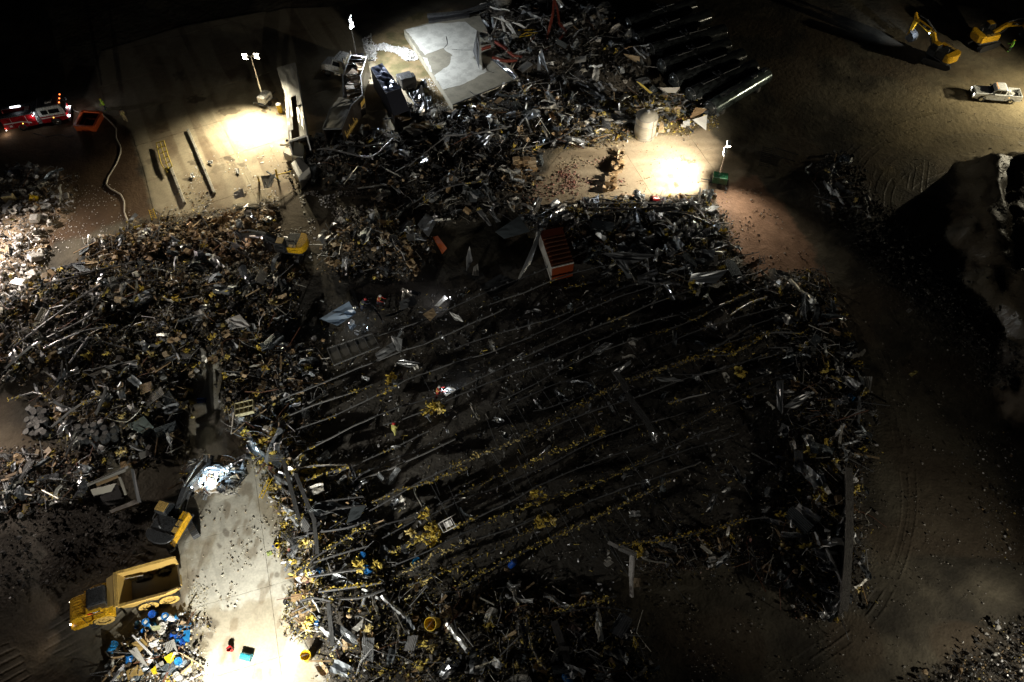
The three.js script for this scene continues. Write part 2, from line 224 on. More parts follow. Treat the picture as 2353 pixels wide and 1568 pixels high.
      for (const q of rowR) { if (x < q.x0 || x > q.x1 || z < q.z0 || z > q.z1) continue; let d = 1e9, at = 0; for (let m = 0; m < q.s.length; m += 1) { const dd = Math.hypot(q.s[m][0] - x, q.s[m][1] - z); if (dd < d) { d = dd; at = m; } }
        if (d < 1.2) { let A = q.s[Math.max(0, at - 1)], Bq = q.s[Math.min(q.s.length - 1, at + 1)], ex = Bq[0] - A[0], ez = Bq[1] - A[1], l = Math.hypot(ex, ez), off = Math.abs((x - A[0]) * ez - (z - A[1]) * ex) / l, along = ((x - A[0]) * ex + (z - A[1]) * ez) / l; if (off < q.w && vn(x * .6 + 80, z * .6) > .42) { bump = bump * .6 + .10 * (Math.sin((at * 2.2 + along) * 9) > 0 ? 1 : 0); c = ln(c, .88); rough = Math.min(rough, .7); } else if (off < q.w + .12 && vn(x * .6 + 80, z * .6) > .42) bump = Math.min(1, bump + .25); } }
      const g = .8 + .25 * grit + .15 * fine;
      gcol[k] = L2S(c[0] * g); gcol[k + 1] = L2S(c[1] * g); gcol[k + 2] = L2S(c[2] * g); gcol[k + 3] = 255;
      gbump[k] = gbump[k + 1] = gbump[k + 2] = 255 * Math.min(1, Math.max(0, bump)); gbump[k + 3] = 255;
      grough[k] = grough[k + 1] = grough[k + 2] = 255 * (rough - .25 * sm(.6, .8, big)); grough[k + 3] = 255;
    }
  }
}
const dtex = (d, srgb) => { const t = new THREE.DataTexture(d, TW, TH); t.magFilter = THREE.LinearFilter; if (srgb) t.colorSpace = THREE.SRGBColorSpace; t.needsUpdate = true; return t; };
const groundMat = new THREE.MeshPhysicalMaterial({ specularIntensity: .5, map: dtex(gcol, true), bumpMap: dtex(gbump), bumpScale: .11, roughnessMap: dtex(grough), roughness: 1 });
const slabMat = new THREE.MeshStandardMaterial({ map: groundMat.map, bumpMap: groundMat.bumpMap, bumpScale: .02, roughness: .86 });
const groundUV = g => { const p = g.attributes.position, uv = new Float32Array(p.count * 2); for (let i = 0; i < p.count; i++) { uv[2 * i] = (p.getX(i) - GX0) / (GX1 - GX0); uv[2 * i + 1] = (p.getZ(i) - GZ0) / (GZ1 - GZ0); } g.setAttribute('uv', new THREE.BufferAttribute(uv, 2)); return g; };
{
  const xs = [], zs = [], step = .42;
  for (const x of [-500, -300, -180, -130]) xs.push(x); for (let x = -100; x <= 100; x += step) xs.push(x); for (const x of [130, 180, 300, 500]) xs.push(x);
  for (const z of [-600, -400, -250, -170]) zs.push(z); for (let z = -130; z <= 4; z += step) zs.push(z); for (const z of [40, 120]) zs.push(z);
  const pos = new Float32Array(xs.length * zs.length * 3), idx = []; let k = 0;
  for (const z of zs) for (const x of xs) { pos[k++] = x; pos[k++] = Math.abs(x) > 101 || z < -131 || z > 5 ? 0 : height(x, z); pos[k++] = z; }
  for (let j = 0; j < zs.length - 1; j++) for (let i = 0; i < xs.length - 1; i++) { const a = j * xs.length + i, b = a + xs.length; idx.push(a, b, a + 1, b, b + 1, a + 1); }
  const g = new THREE.BufferGeometry(); g.setAttribute('position', new THREE.BufferAttribute(pos, 3)); g.setIndex(idx); g.computeVertexNormals(); groundUV(g);
  kindly(mesh('ground', g, groundMat), 'structure');
}
// concrete paving: each slab is a piece with open joints round it
function paving(name, zone, dirA, dirB, len, wid, shrink, label, skip = 0) {
  const o = new THREE.Group(); o.name = name; kindly(o, 'structure', label); scene.add(o);
  const d = dirB.clone().sub(dirA).normalize(), w = zone.w.map(([x, z]) => [(x - dirA.x) * d.x + (z - dirA.z) * d.z, (x - dirA.x) * d.z - (z - dirA.z) * d.x]);
  const clip = (pts, ax, v, keepLess) => { const out = []; for (let i = 0; i < pts.length; i++) { const a = pts[i], b = pts[(i + 1) % pts.length], ia = keepLess ? a[ax] <= v : a[ax] >= v, ib = keepLess ? b[ax] <= v : b[ax] >= v; if (ia) out.push(a); if (ia !== ib) { const t = (v - a[ax]) / (b[ax] - a[ax]); out.push([a[0] + t * (b[0] - a[0]), a[1] + t * (b[1] - a[1])]); } } return out; };
  const lo = [Math.min(...w.map(p => p[0])), Math.min(...w.map(p => p[1]))], hi = [Math.max(...w.map(p => p[0])), Math.max(...w.map(p => p[1]))];
  for (let a = Math.floor(lo[0] / len) * len; a < hi[0]; a += len) for (let b = Math.floor(lo[1] / wid) * wid; b < hi[1]; b += wid) {
    let q = clip(clip(clip(clip(w, 0, a + shrink, false), 0, a + len - shrink, true), 1, b + shrink, false), 1, b + wid - shrink, true); if (q.length < 3) continue;
    let ar = 0; for (let i = 0; i < q.length; i++) { const n = q[(i + 1) % q.length]; ar += q[i][0] * n[1] - q[i][1] * n[0]; } if (Math.abs(ar) < 2) continue;
    const s = new THREE.Shape(q.map(p => new THREE.Vector2(dirA.x + p[0] * d.x + p[1] * d.z, -(dirA.z + p[0] * d.z - p[1] * d.x))));
    const g = new THREE.ExtrudeGeometry(s, { depth: .12, bevelEnabled: false }); g.rotateX(-PI / 2); g.translate(0, -.105 + rr(-.006, .006), 0); mesh('slab', groundUV(plain(g)), slabMat, o);
  }
  return o;
}
paving('concrete_yard', Z.yard, G(432, 300), G(492, 445), 7.2, 4.2, .02, 'stained beige concrete yard beside the trailers');
paving('concrete_lane', Z.strip, G(600, 1200), G(640, 1500), 6, 6.5, .015, 'pale floodlit concrete lane beside the dump truck');
paving('concrete_bay', Z.bay, G(1300, 420), G(1600, 350), 9, 8, .015, 'dusty floodlit concrete floor of the cleared bay');

// ---------------------------------------------------------------- floodlight towers (each lamp is a glowing lens and a spot light of its size)
function lampMat(r, g, b, e) { const m = new THREE.MeshStandardMaterial({ color: 0x111111, emissive: new THREE.Color().setRGB(r, g, b), emissiveIntensity: e, roughness: .4 }); return m; }
function spot(parent, pos, target, color, cd, angle, penumbra, radius = 5) {
  const l = new THREE.SpotLight(0xffffff, cd, 0, angle, penumbra, 2); l.color.setRGB(...color); l.position.copy(pos); l.target.position.copy(target); l.castShadow = true; l.shadow.radius = radius; l.shadow.mapSize.set(1024, 1024); l.shadow.camera.near = .1; l.shadow.camera.far = 160; parent.add(l, l.target); return l;
}
function lightTower(label, base, turn, hgt, aims, o = {}) {
  const { color = [1, .94, .8], cd = 1500, angle = 1.05, pen = .9, body = MAT.white, glow = 40, lamps = 4, cart = true, cds } = o;
  const t = thing('light_tower', label, 'light tower', base, 0, 'floodlight towers round the site');
  const gg = new THREE.Group(); gg.rotation.y = turn; gg.name = 'generator_trailer'; t.add(gg);
  if (cart) {
    new B().box(1.75, .95, 1.15, 0, 1.0, 0, 0, 0, 0, .08).box(.5, .08, .5, -.5, 1.5, 0).build('generator_housing', body, gg);
    new B().box(.03, .5, .8, .885, 1.0, 0).build('vent_panel', MAT.black, gg); new B().box(.9, .3, .02, 0, 1.05, .585).build('door_panel', MAT.steelGrey, gg);
    new B().box(2.2, .1, 1.0, 0, .47, 0).bar([1.1, .45, 0], [2.2, .42, 0], .1).build('chassis', MAT.steelDark, gg);
    for (const s of [-1, 1]) new B().cyl(.32, .32, .2, -.1, .32, s * .68, 'z', 16).build('wheel', MAT.rubber, gg);
    for (const [a, b] of [[1, 1], [1, -1], [-1, 1], [-1, -1]]) new B().bar([a * .8, .45, b * .5], [a * .95, .45, b * 1.25], .08).bar([a * .95, .5, b * 1.25], [a * .95, .02, b * 1.25], .06).box(.25, .03, .25, a * .95, .02, b * 1.25).build('outrigger', MAT.steelGrey, gg);
  }
  const m0 = cart ? .5 : 0;
  new B().box(.16, hgt * .42, .16, -.2, m0 + hgt * .21, 0).box(.12, hgt * .4, .12, -.2, m0 + hgt * .5, 0).box(.08, hgt - m0 - .2 - hgt * .6, .08, -.2, hgt * .8 + m0 / 2 - .1, 0).build('mast', MAT.steelBright, t);
  const aimAvg = aims[0].clone(), dir = Math.atan2(-(aimAvg.z - base.z), aimAvg.x - base.x), side = V3(Math.sin(dir), 0, Math.cos(dir)), top = V3(-.2, hgt, 0);
  new B().bar(top.clone().addScaledVector(side, -.85).add(V3(0, -.1, 0)), top.clone().addScaledVector(side, .85).add(V3(0, -.1, 0)), .07).build('crossbar', MAT.steelGrey, t);
  for (let k = 0; k < lamps; k++) {
    const sx = lamps === 4 ? [-.72, -.72, .72, .72][k] : [-.5, .5][k], sy = lamps === 4 ? [.22, -.32, .22, -.32][k] : 0, at = top.clone().addScaledVector(side, sx).add(V3(0, sy, 0));
    const aim = aims[k % aims.length].clone().sub(base).sub(at).normalize(), q = new THREE.Quaternion().setFromUnitVectors(V3(0, 0, 1), aim), lamp = new THREE.Group(); lamp.name = 'floodlight'; lamp.position.copy(at); lamp.quaternion.copy(q); t.add(lamp);
    new B().box(.60, .46, .18, 0, 0, -.03, 0, 0, 0, .03).build('lamp_housing', MAT.steelGrey, lamp);
    new B().box(.55, .42, .02, 0, 0, .072).build('lamp_lens', lampMat(...color, glow), lamp);
    spot(t, at.clone().addScaledVector(aim, .16), aims[k % aims.length].clone().sub(base), color, cds ? cds[k] : cd / lamps, angle, pen, 7);
  }
  return t;
}
const onG = (u, v) => { const p = G(u, v); p.y = height(p.x, p.z); return p; };
const WARM = [1, .88, .62], COOL = [.92, .97, 1], NEUT = [1, .97, .86], PINK = [1, .87, .76], AMBER = [1, .89, .63];
lightTower('white trailer-mounted light tower beside the yellow bollard and white trailer', G(612, 238), 1.15, 7.2, [G(600, 330), G(560, 350), G(590, 390), G(530, 340)], { color: WARM, cd: 3500, angle: .93, pen: 1 });
lightTower('light tower standing behind the crushed trailers by the white scraps', G(826, 150), .3, 6.6, [G(950, 130), G(1010, 170), G(900, 170), G(960, 250)], { color: COOL, cd: 2300, angle: .92, pen: 1, body: MAT.steelDark });
lightTower('light tower with a green generator at the end of the cleared bay', G(1651, 424), 2.9, 5.6, [G(1450, 365), G(1500, 400), G(1520, 310), G(1690, 530)], { color: [1, .90, .72], cds: [1100, 1100, 700, 400], angle: .88, pen: 1, body: MAT.green });
// towers beyond the edges of the picture whose light falls into it
lightTower('white light tower beyond the pale concrete lane', V3(-20.5, 0, -9.0), .4, 6.9, [G(560, 1350), G(960, 1150)], { color: NEUT, cds: [2700, 1050], angle: .95, pen: 1, lamps: 2 });
lightTower('white light tower beyond the heap of white cartons', G(-75, 560), .4, 7.5, [G(60, 640), G(170, 760)], { color: PINK, cd: 2100, angle: 1.1, pen: 1, lamps: 2 });
lightTower('white light tower on the dirt beyond the pickup truck', G(2500, 264), .4, 6.3, [G(2320, 300), G(2270, 190)], { color: AMBER, cd: 2300, angle: .84, pen: 1, lamps: 2 });
lightTower('white light tower beyond the low heap below the barrels', G(-150, 1010), .4, 7.5, [G(50, 1070), G(120, 1230)], { color: PINK, cd: 560, angle: .95, pen: 1, lamps: 2 });
lightTower('white light tower beyond the dirt track corner', G(2560, 1720), .4, 8, [G(2100, 1400), G(1950, 1200)], { color: [1, .92, .76], cd: 700, angle: .8, pen: 1, lamps: 2 });

// ---------------------------------------------------------------- vehicles (front is +x in their own axes)
const tyreGeo = (r, w, lugs = 0) => { const pr = [[r * .55, -w / 2], [r * .86, -w / 2], [r, -w * .36], [r, w * .36], [r * .86, w / 2], [r * .55, w / 2]].map(p => new THREE.Vector2(...p)); const b = new B().add(new THREE.LatheGeometry(pr, 26), 0, 0, 0, PI / 2); if (lugs) for (let i = 0; i < lugs; i++) { const a = i / lugs * 2 * PI; for (const s of [-1, 1]) b.box(r * .12, r * .09, w * .42, Math.cos(a + s * .06) * r, Math.sin(a + s * .06) * r, s * w * .22, 0, s * .3, a + PI / 2); } return b.geo(); };
const rimGeo = (r, w) => new B().cyl(r * .56, r * .56, w * .7, 0, 0, 0, 'z', 20).cyl(r * .2, r * .2, w * 1.02, 0, 0, 0, 'z', 12).add(new THREE.TorusGeometry(r * .5, r * .05, 6, 20), 0, 0, w * .36).add(new THREE.TorusGeometry(r * .5, r * .05, 6, 20), 0, 0, -w * .36).geo();
function wheel(parent, x, y, z, tg, rg, tm, rm) { const m = mesh('wheel', tg, tm, parent); m.position.set(x, y, z); mesh('rim', rg, rm, m); return m; }
function textMat(txt, fg, bg, font, w = 256, h = 64, more = {}) {
  const c = document.createElement('canvas'); c.width = w; c.height = h; const x = c.getContext('2d'); x.fillStyle = bg; x.fillRect(0, 0, w, h); if (more.paint) more.paint(x, w, h); x.fillStyle = fg; x.font = font; x.textAlign = 'center'; x.textBaseline = 'middle'; x.fillText(txt, more.x ?? w / 2, more.y ?? h / 2);
  const t = new THREE.CanvasTexture(c); t.colorSpace = THREE.SRGBColorSpace; return new THREE.MeshStandardMaterial({ map: t, roughness: .55, side: THREE.DoubleSide });
}
const plate = (name, mat, w, h, parent, x, y, z, rx, ry, rz) => { const m = mesh(name, new THREE.PlaneGeometry(w, h), mat, parent); m.position.set(x, y, z); m.rotation.set(rx ?? 0, ry ?? 0, rz ?? 0); return m; };
const glowLamp = (name, parent, r, g, b, e, x, y, z, s = .09) => { const m = mesh(name, new THREE.SphereGeometry(s, 10, 8), lampMat(r, g, b, e), parent); m.position.set(x, y, z); return m; };
const pointAt = (parent, color, cd, x, y, z) => { const l = new THREE.PointLight(0xffffff, cd, 0, 2); l.color.setRGB(...color); l.position.set(x, y, z); l.castShadow = true; parent.add(l); return l; };

// fire engine
{
  const a = G(53.3, 292.4, .5), b = G(130.8, 279.1, .5), t = thing('fire_engine', 'red and white fire engine with lit lamps beside the orange water tank', 'fire engine', undefined, yaw(a, b));
  const fwd = b.clone().sub(a).normalize(), away = V3(fwd.z, 0, -fwd.x), mid = a.clone().add(b).multiplyScalar(.5).addScaledVector(away, 1.05); mid.y = 0; t.position.copy(mid);
  const wb = a.distanceTo(b) / 2, fx = wb + 1.45, rx = -wb - 2.0, band = MAT.white;
  new B().box(fx - rx - .3, .35, 1.0, (fx + rx) / 2, .62, 0).box(.35, .5, 2.35, fx + .1, .62, 0, 0, 0, 0, .04).build('chassis', MAT.steelDark, t);
  const cabX0 = .45, cab = new B().prism([[cabX0, .65], [cabX0, 1.55], [fx, 1.5], [fx + .05, .7], [wb + .65, .62], [wb + .5, 1.05], [wb - .5, 1.05], [wb - .62, .62]], 2.4, .03).build('cab', MAT.fireRed, t);
  new B().prism([[cabX0, 1.56], [cabX0, 2.75], [cabX0 + .1, 2.86], [fx - .35, 2.86], [fx - .18, 2.72], [fx, 1.5]], 2.36, .04).build('cab_upper', band, cab);
  new B().box(fx - cabX0 - .6, .06, 2.1, (fx + cabX0) / 2 - .15, 2.9, 0, 0, 0, 0, .02).build('roof', dusty(.13, .13, .14, .7), t);
  new B().box(.9, .16, .7, fx - 1.5, 3.0, -.3).build('roof_vent', MAT.black, t); new B().box(.75, .14, .22, fx - 1.55, 3.0, .35).build('roof_box', MAT.whiteDirty, t);
  for (const s of [-1, 1]) { for (const [x, w] of [[cabX0 + .75, .75], [cabX0 + 1.5, .5], [fx - .95, .85]]) new B().box(w, .62, .02, x, 2.15, s * 1.185).build('side_window', MAT.glass, t); new B().box(fx - cabX0 - .1, .13, .015, (fx + cabX0) / 2, 1.34, s * 1.205).build('stripe', MAT.white, t); new B().cyl(.05, .05, .5, fx + .1, 2.0, s * 1.3, 'y', 8).box(.12, .4, .25, fx + .18, 2.05, s * 1.32).build('mirror', MAT.black, t); }
  new B().quad([fx - .13, 2.64, 1.05], [fx - .13, 2.64, -1.05], [fx + .02, 1.62, -1.05], [fx + .02, 1.62, 1.05], .02).build('windshield', MAT.glass, t);
  // pump panel between cab and body, brightly lit by its own lamp
  new B().box(.75, 1.9, 2.2, .0, 1.55, 0).build('pump_panel', MAT.steelBright, t); for (const y of [1.0, 1.35, 1.7]) new B().cyl(.11, .11, .06, -.1 + (y > 1.5 ? .2 : 0), y, 1.13, 'z', 12).build('gauge', MAT.white, t);
  const body = new B().box(1.9 + wb, 1.65, .55, rx + (1.9 + wb) / 2 - .02, 1.42, .92, 0, 0, 0, .03).build('compartment_body', MAT.fireRed, t); new B().box(1.9 + wb, 1.65, .55, rx + (1.9 + wb) / 2 - .02, 1.42, -.92, 0, 0, 0, .03).build('compartment_body', MAT.fireRed, t);
  new B().box(1.8 + wb, .9, 1.3, rx + (1.9 + wb) / 2, 1.3, 0).build('hose_bed', MAT.black, t);
  for (const s of [-1, 1]) { new B().box(1.9 + wb, .05, .5, rx + (1.9 + wb) / 2, 2.27, s * .92).build('top_trim', MAT.steelBright, t); new B().quad([rx + .1, 1.5, s * 1.205], [-wb + .2, 1.5, s * 1.205], [-wb + .2, 1.36, s * 1.205], [rx + .1, 1.36, s * 1.205], .01).quad([-wb + .2, 1.5, s * 1.206], [-.75, 1.15, s * 1.206], [-.75, 1.0, s * 1.206], [-wb + .2, 1.36, s * 1.206], .01).build('stripe', MAT.white, t); for (const x of [-wb - .9, -wb + .9]) new B().box(.03, 1.3, .012, x, 1.5, s * 1.2).build('door_seam', MAT.white, t); }
  for (let k = 0; k < 5; k++) new B().box(.5, .03, .08, -wb + 1.1, 2.3, .15 - k * .17).build('hose_fold', MAT.foam[0], t);
  plate('number', textMat('30', '#e8e8e8', '#7a0a0e', 'bold 52px sans-serif', 128, 64), .75, .42, t, -wb - 1.2, 1.0, 1.215);
  const tg = tyreGeo(.52, .36), rg = rimGeo(.52, .36); for (const x of [wb, -wb]) for (const s of [-1, 1]) wheel(t, x, .52, s * 1.06, tg, rg, MAT.rubber, MAT.chrome);
  for (const s of [-1, 0, 1]) glowLamp('warning_light', t, 1, .18, .04, 5, fx - .15, 3.0, s * .85, .09);
  new B().box(.24, .07, 2.0, fx - .15, 2.93, 0).build('light_bar', MAT.black, t);
  glowLamp('headlight', t, 1, .95, 1, 30, fx + .2, 1.0, .95, .12); glowLamp('headlight', t, 1, .95, 1, 30, fx + .2, 1.0, -.95, .12);
  for (const s of [1, -1]) spot(t, V3(fx + .35, 1.0, s * .95), V3(fx + 6, 0, s * 1.2), [.9, .92, 1], 8, .5, .8, 3);
  glowLamp('marker_light', t, 1, .5, .08, 6, wb - .1, 1.25, 1.22, .06); glowLamp('marker_light', t, 1, .5, .08, 6, -wb + .25, 1.15, 1.22, .06); glowLamp('tail_light', t, 1, .08, .03, 5, rx - .02, .8, 1.1, .07);
  new B().box(1.2, .06, .08, -wb - .3, 2.35, -.85).build('scene_light', lampMat(.9, .95, 1, 14), t); spot(t, V3(-wb - .3, 2.5, -.75), V3(-wb, 1, .4), [.85, .92, 1], 3, 1.2, 1, 10);
  glowLamp('step_light', t, .95, 1, 1, 25, -.25, 2.0, 1.17, .05); pointAt(t, [.92, .98, 1], 1.5, -.25, 1.9, 1.45);
  glowLamp('ground_light', t, 1, .9, .8, 10, rx, .55, 1.2, .05); pointAt(t, [1, .85, .7], 2.5, rx - .2, .55, 1.3);
}
// pickup truck
{
  const a = G(2322.2, 233.2, .4), b = G(2254.6, 227.5, .4), t = thing('pickup_truck', 'white extended cab pickup truck with a lit headlight parked on the pale dirt', 'pickup truck', undefined, yaw(a, b));
  const fwd = b.clone().sub(a).normalize(), right = V3(-fwd.z, 0, fwd.x); const mid = a.clone().add(b).multiplyScalar(.5).addScaledVector(right, .82); mid.y = 0; t.position.copy(mid);
  const W = 1.86, w = 1.86, P1 = S(.74, .75, .76, .3, 0, { map: softTex });
  const arch = (cx) => { const o = []; for (let i = 0; i <= 8; i++) { const q = PI - i / 8 * PI; o.push([cx + Math.cos(q) * .5, .42 + Math.sin(q) * .5]); } return o; };
  const body = new B().prism([[-3.0, .55], ...arch(-w), ...arch(w), [2.75, .5], [2.95, .6], [2.95, 1.05], [2.8, 1.22], [1.1, 1.32], [-.95, 1.3], [-.95, .62], [-3.0, .62]], W, .05).build('body', P1, t);
  new B().prism([[.95, 1.3], [.45, 1.98], [.2, 2.04], [-.75, 2.04], [-.93, 1.95], [-.97, 1.28]], 1.62, .06).build('cab', P1, t);
  new B().prism([[1.2, 1.3], [2.75, 1.2], [2.75, 1.24], [2.0, 1.36], [1.2, 1.38]], 1.3, .02).build('hood', P1, t);
  new B().quad([.93, 1.36, .68], [.46, 1.94, .62], [.46, 1.94, -.62], [.93, 1.36, -.68], -.03).build('windshield', MAT.glass, t);
  for (const s of [-1, 1]) { new B().prismAt([[.75, 1.36], [.36, 1.86], [-.1, 1.88], [-.1, 1.36]], .02, s * .815).build('door_window', MAT.glass, t); new B().prismAt([[-.18, 1.36], [-.18, 1.88], [-.75, 1.86], [-.82, 1.36]], .02, s * .815).build('rear_window', MAT.glass, t); new B().box(.12, .2, .26, .7, 1.4, s * 1.02).build('mirror', MAT.black, t); new B().box(.16, .03, .02, .0, 1.12, s * .94).build('door_handle', MAT.black, t); new B().box(1.7, .06, .12, .0, .48, s * .95).build('running_board', MAT.steelGrey, t); }
  new B().box(.02, .42, 1.2, -.965, 1.62, 0).build('back_window', MAT.glass, t);
  for (const s of [-1, 1]) new B().box(2.02, .66, .08, -1.99, .98, s * .89, 0, 0, 0, .03).build('bed_side', P1, t); new B().box(.08, .66, 1.7, -2.97, .98, 0, 0, 0, 0, .03).build('tailgate', P1, t); new B().box(2.0, .05, 1.7, -1.97, .70, 0).build('bed_floor', MAT.steelDark, t); new B().box(.5, .3, 1.4, -1.3, .9, 0).build('toolbox', MAT.steelBright, t);
  new B().box(.5, .25, .5, -2.1, .86, .2, 0, .4).build('load', MAT.whiteDirty, t);
  new B().bar([-1.05, 1.3, .75], [-1.05, 1.9, .7], .05).bar([-1.05, 1.3, -.75], [-1.05, 1.9, -.7], .05).bar([-1.05, 1.88, .7], [-1.05, 1.88, -.7], .05).build('headache_rack', MAT.steelGrey, t);
  new B().box(.2, .28, 1.86, 2.98, .62, 0, 0, 0, 0, .05).box(.16, .22, 1.8, -3.08, .6, 0, 0, 0, 0, .04).build('bumper', MAT.chrome, t); new B().box(.04, .34, .95, 2.95, .95, 0).build('grille', MAT.black, t);
  const tg = tyreGeo(.42, .28), rg = rimGeo(.42, .28); for (const x of [w, -w]) for (const s of [-1, 1]) wheel(t, x, .42, s * .82, tg, rg, MAT.rubber, MAT.chrome);
  for (const s of [-1, 1]) { glowLamp('headlight', t, 1, .93, .75, s > 0 ? 8 : 25, 2.96, .98, s * .72, .1); spot(t, V3(3.12, .98, s * .72), V3(9, .1, s * .9), [1, .9, .7], 14, .45, .9, 3); }
  for (let k = -2; k <= 2; k++) glowLamp('roof_marker_light', t, 1, .42, .12, 3, .3, 2.06, k * .27, .045);
  glowLamp('side_marker_light', t, 1, .5, .1, 4, -1.4, 1.0, -.96, .04);
}
// articulated dump truck
{
  const a = G(388.8, 1371.7, .8), b = G(239.8, 1418.5, .8), t = thing('dump_truck', 'dusty yellow articulated dump truck with an empty bed beside the blue drums', 'dump truck', undefined, yaw(a, b));
  const fwd = b.clone().sub(a).normalize(), right = V3(-fwd.z, 0, fwd.x), org = b.clone().addScaledVector(right, 1.05); org.y = 0; t.position.copy(org);   // origin under the front axle
  const x1 = -3.46, x2 = -5.1, Y = MAT.catYellow, D = MAT.dustYellow;
  const tg = tyreGeo(.80, .62, 16), rg = rimGeo(.80, .62); for (const x of [0, x1, x2]) for (const s of [-1, 1]) wheel(t, x, .80, s * 1.05, tg, rg, MAT.rubber, D);
  for (const x of [0, x1, x2]) for (const s of [-1, 1]) { const m = mesh('tyre_wall', new THREE.RingGeometry(.46, .78, 26), D, t); m.position.set(x, .80, s * 1.368); m.userData.label = 'tan dusty tyre side wall'; }
  const hood = new B().prism([[.75, 1.0], [2.35, .95], [2.4, 1.45], [2.1, 1.78], [.75, 2.0]], 1.9, .06).build('hood', Y, t);
  new B().box(.06, .6, 1.5, 2.4, 1.2, 0).build('grille', MAT.black, hood); for (let k = 0; k < 5; k++) new B().box(.9, .03, .05, 1.5, 1.95 - .0, -.5 + k * .25, 0, 0, -.17).build('hood_rib', Y, hood);
  new B().prism([[2.45, .55], [2.5, .95], [1.9, 1.1], [.9, 1.15], [.75, .75], [2.0, .5]], 2.62, .05).build('front_fender', Y, t);
  for (const s of [-1, 1]) { new B().prismAt([[.95, 1.0], [.82, 1.5], [.45, 1.78], [-.45, 1.78], [-.85, 1.5], [-1.0, 1.1], [-.9, 1.1], [-.75, 1.42], [-.4, 1.66], [.4, 1.66], [.72, 1.42], [.84, 1.0]], .75, s * 1.05).build('mudguard', Y, t); new B().box(.5, .06, .4, .9, .5, s * 1.35).box(.5, .06, .4, .9, .9, s * 1.3).build('step', MAT.steelDark, t); new B().bar([1.2, 1.1, s * 1.25], [1.2, 2.1, s * 1.2], .04).bar([1.2, 2.1, s * 1.2], [-.4, 2.1, s * 1.2], .04).build('handrail', MAT.black, t); }
  new B().prism([[.8, 1.5], [.62, 2.75], [.45, 2.9], [-.75, 2.9], [-.85, 2.7], [-.85, 1.5]], 1.5, .05).build('cab', MAT.boomBlack, t);
  for (const s of [-1, 1]) { new B().prismAt([[.68, 1.8], [.54, 2.66], [-.7, 2.66], [-.7, 1.8]], .02, s * .755).build('side_window', MAT.glass, t); }
  new B().quad([.77, 1.8, .65], [.65, 2.7, .62], [.65, 2.7, -.62], [.77, 1.8, -.65], -.02).build('windshield', MAT.glass, t); new B().box(1.15, .08, 1.3, -.15, 2.94, 0, 0, 0, 0, .03).build('cab_roof', MAT.boomBlack, t);
  const deck = new B().box(2.2, .1, .6, .1, 1.6, .98).box(2.2, .1, .6, .1, 1.6, -.98).build('deck', Y, t); deck.userData.kind = 'thing';
  plate('maker_plate', textMat('CAT', '#f4f4f0', '#15120c', 'bold 46px sans-serif', 192, 64, { x: 120, paint: (x, w, h) => { x.fillStyle = '#b3261a'; x.beginPath(); x.moveTo(0, 0); x.lineTo(40, 0); x.lineTo(70, h); x.lineTo(0, h); x.fill(); } }), 1.0, .3, t, .35, 1.98, -.97, 0, PI, 0); new B().box(1.15, .42, .5, .35, 1.95, -.71, 0, 0, 0, .04).build('tank_box', Y, t);
  for (const s of [-1, 1]) { glowLamp('headlight', t, 1, .85, .65, 8, 2.47, 1.15, s * .95, .08); spot(t, V3(2.65, 1.15, s * .95), V3(9, 0, s * 1.8), [1, .75, .55], 16, .7, 1, 3); }
  // articulation hitch and frame
  new B().prism([[-1.0, .7], [-1.0, 1.5], [-1.7, 1.9], [-2.0, 1.9], [-2.0, .7]], .9, .03).build('hitch', D, t); new B().box(4.6, .4, .9, -3.9, 1.0, 0).build('rear_frame', D, t); for (const s of [-1, 1]) new B().bar([-.9, 1.0, s * .6], [-2.1, 1.2, s * .7], .14).build('steering_ram', MAT.steelDark, t);
  // bed: open trough from rings of corners
  const bed = new THREE.Group(); bed.name = 'dump_bed'; t.add(bed);
  const st = [[-1.75, 2.75, 1.42, 1.5], [-2.35, 2.72, 1.42, 1.15], [-5.4, 2.45, 1.45, 1.15], [-6.35, 2.52, 1.36, 1.75]], q = .09;      // x, rim height, half width, floor height
  const wallS = s => { const b = new B(); for (let i = 0; i < st.length - 1; i++) { const [xa, ra, wa, fa] = st[i], [xb, rb, wb, fb] = st[i + 1]; b.quad([xa, ra, s * wa], [xb, rb, s * wb], [xb, fb, s * (wb - .28)], [xa, fa, s * (wa - .28)], s * q); } return b; };
  const flr = new B(); for (let i = 0; i < st.length - 1; i++) { const [xa, , wa, fa] = st[i], [xb, , wb, fb] = st[i + 1]; flr.quad([xa, fa, wa - .28], [xb, fb, wb - .28], [xb, fb, -(wb - .28)], [xa, fa, -(wa - .28)], q); } flr.build('bed_floor', dusty(.18, .15, .11, .7, .3), bed);
  for (const s of [-1, 1]) { wallS(s).build('bed_side', D, bed); const b = new B(); for (let i = 0; i < st.length - 1; i++) b.bar([st[i][0], st[i][1], s * st[i][2]], [st[i + 1][0], st[i + 1][1], s * st[i + 1][2]], .24, .16); b.build('bed_rim', D, bed); }
  new B().quad([-1.75, 2.85, -1.42], [-1.75, 2.85, 1.42], [-2.3, 1.25, 1.16], [-2.3, 1.25, -1.16], .09).build('headboard', D, bed); new B().bar([-1.72, 2.85, -1.45], [-1.72, 2.85, 1.45], .3, .18).quad([-1.0, 2.7, -1.2], [-1.0, 2.7, 1.2], [-1.75, 2.9, 1.35], [-1.75, 2.9, -1.35], .06).build('canopy_guard', D, bed);
  new B().box(1.4, .02, .32, -2.9, 2.1, .98, .9, .1, .2).build('white_strip', MAT.whiteDirty, bed); new B().tube([[-3.9, 2.62, -1.45], [-3.8, 2.2, -1.65], [-4.0, 1.7, -1.72]], .03).build('loose_cable', MAT.black, bed);
}
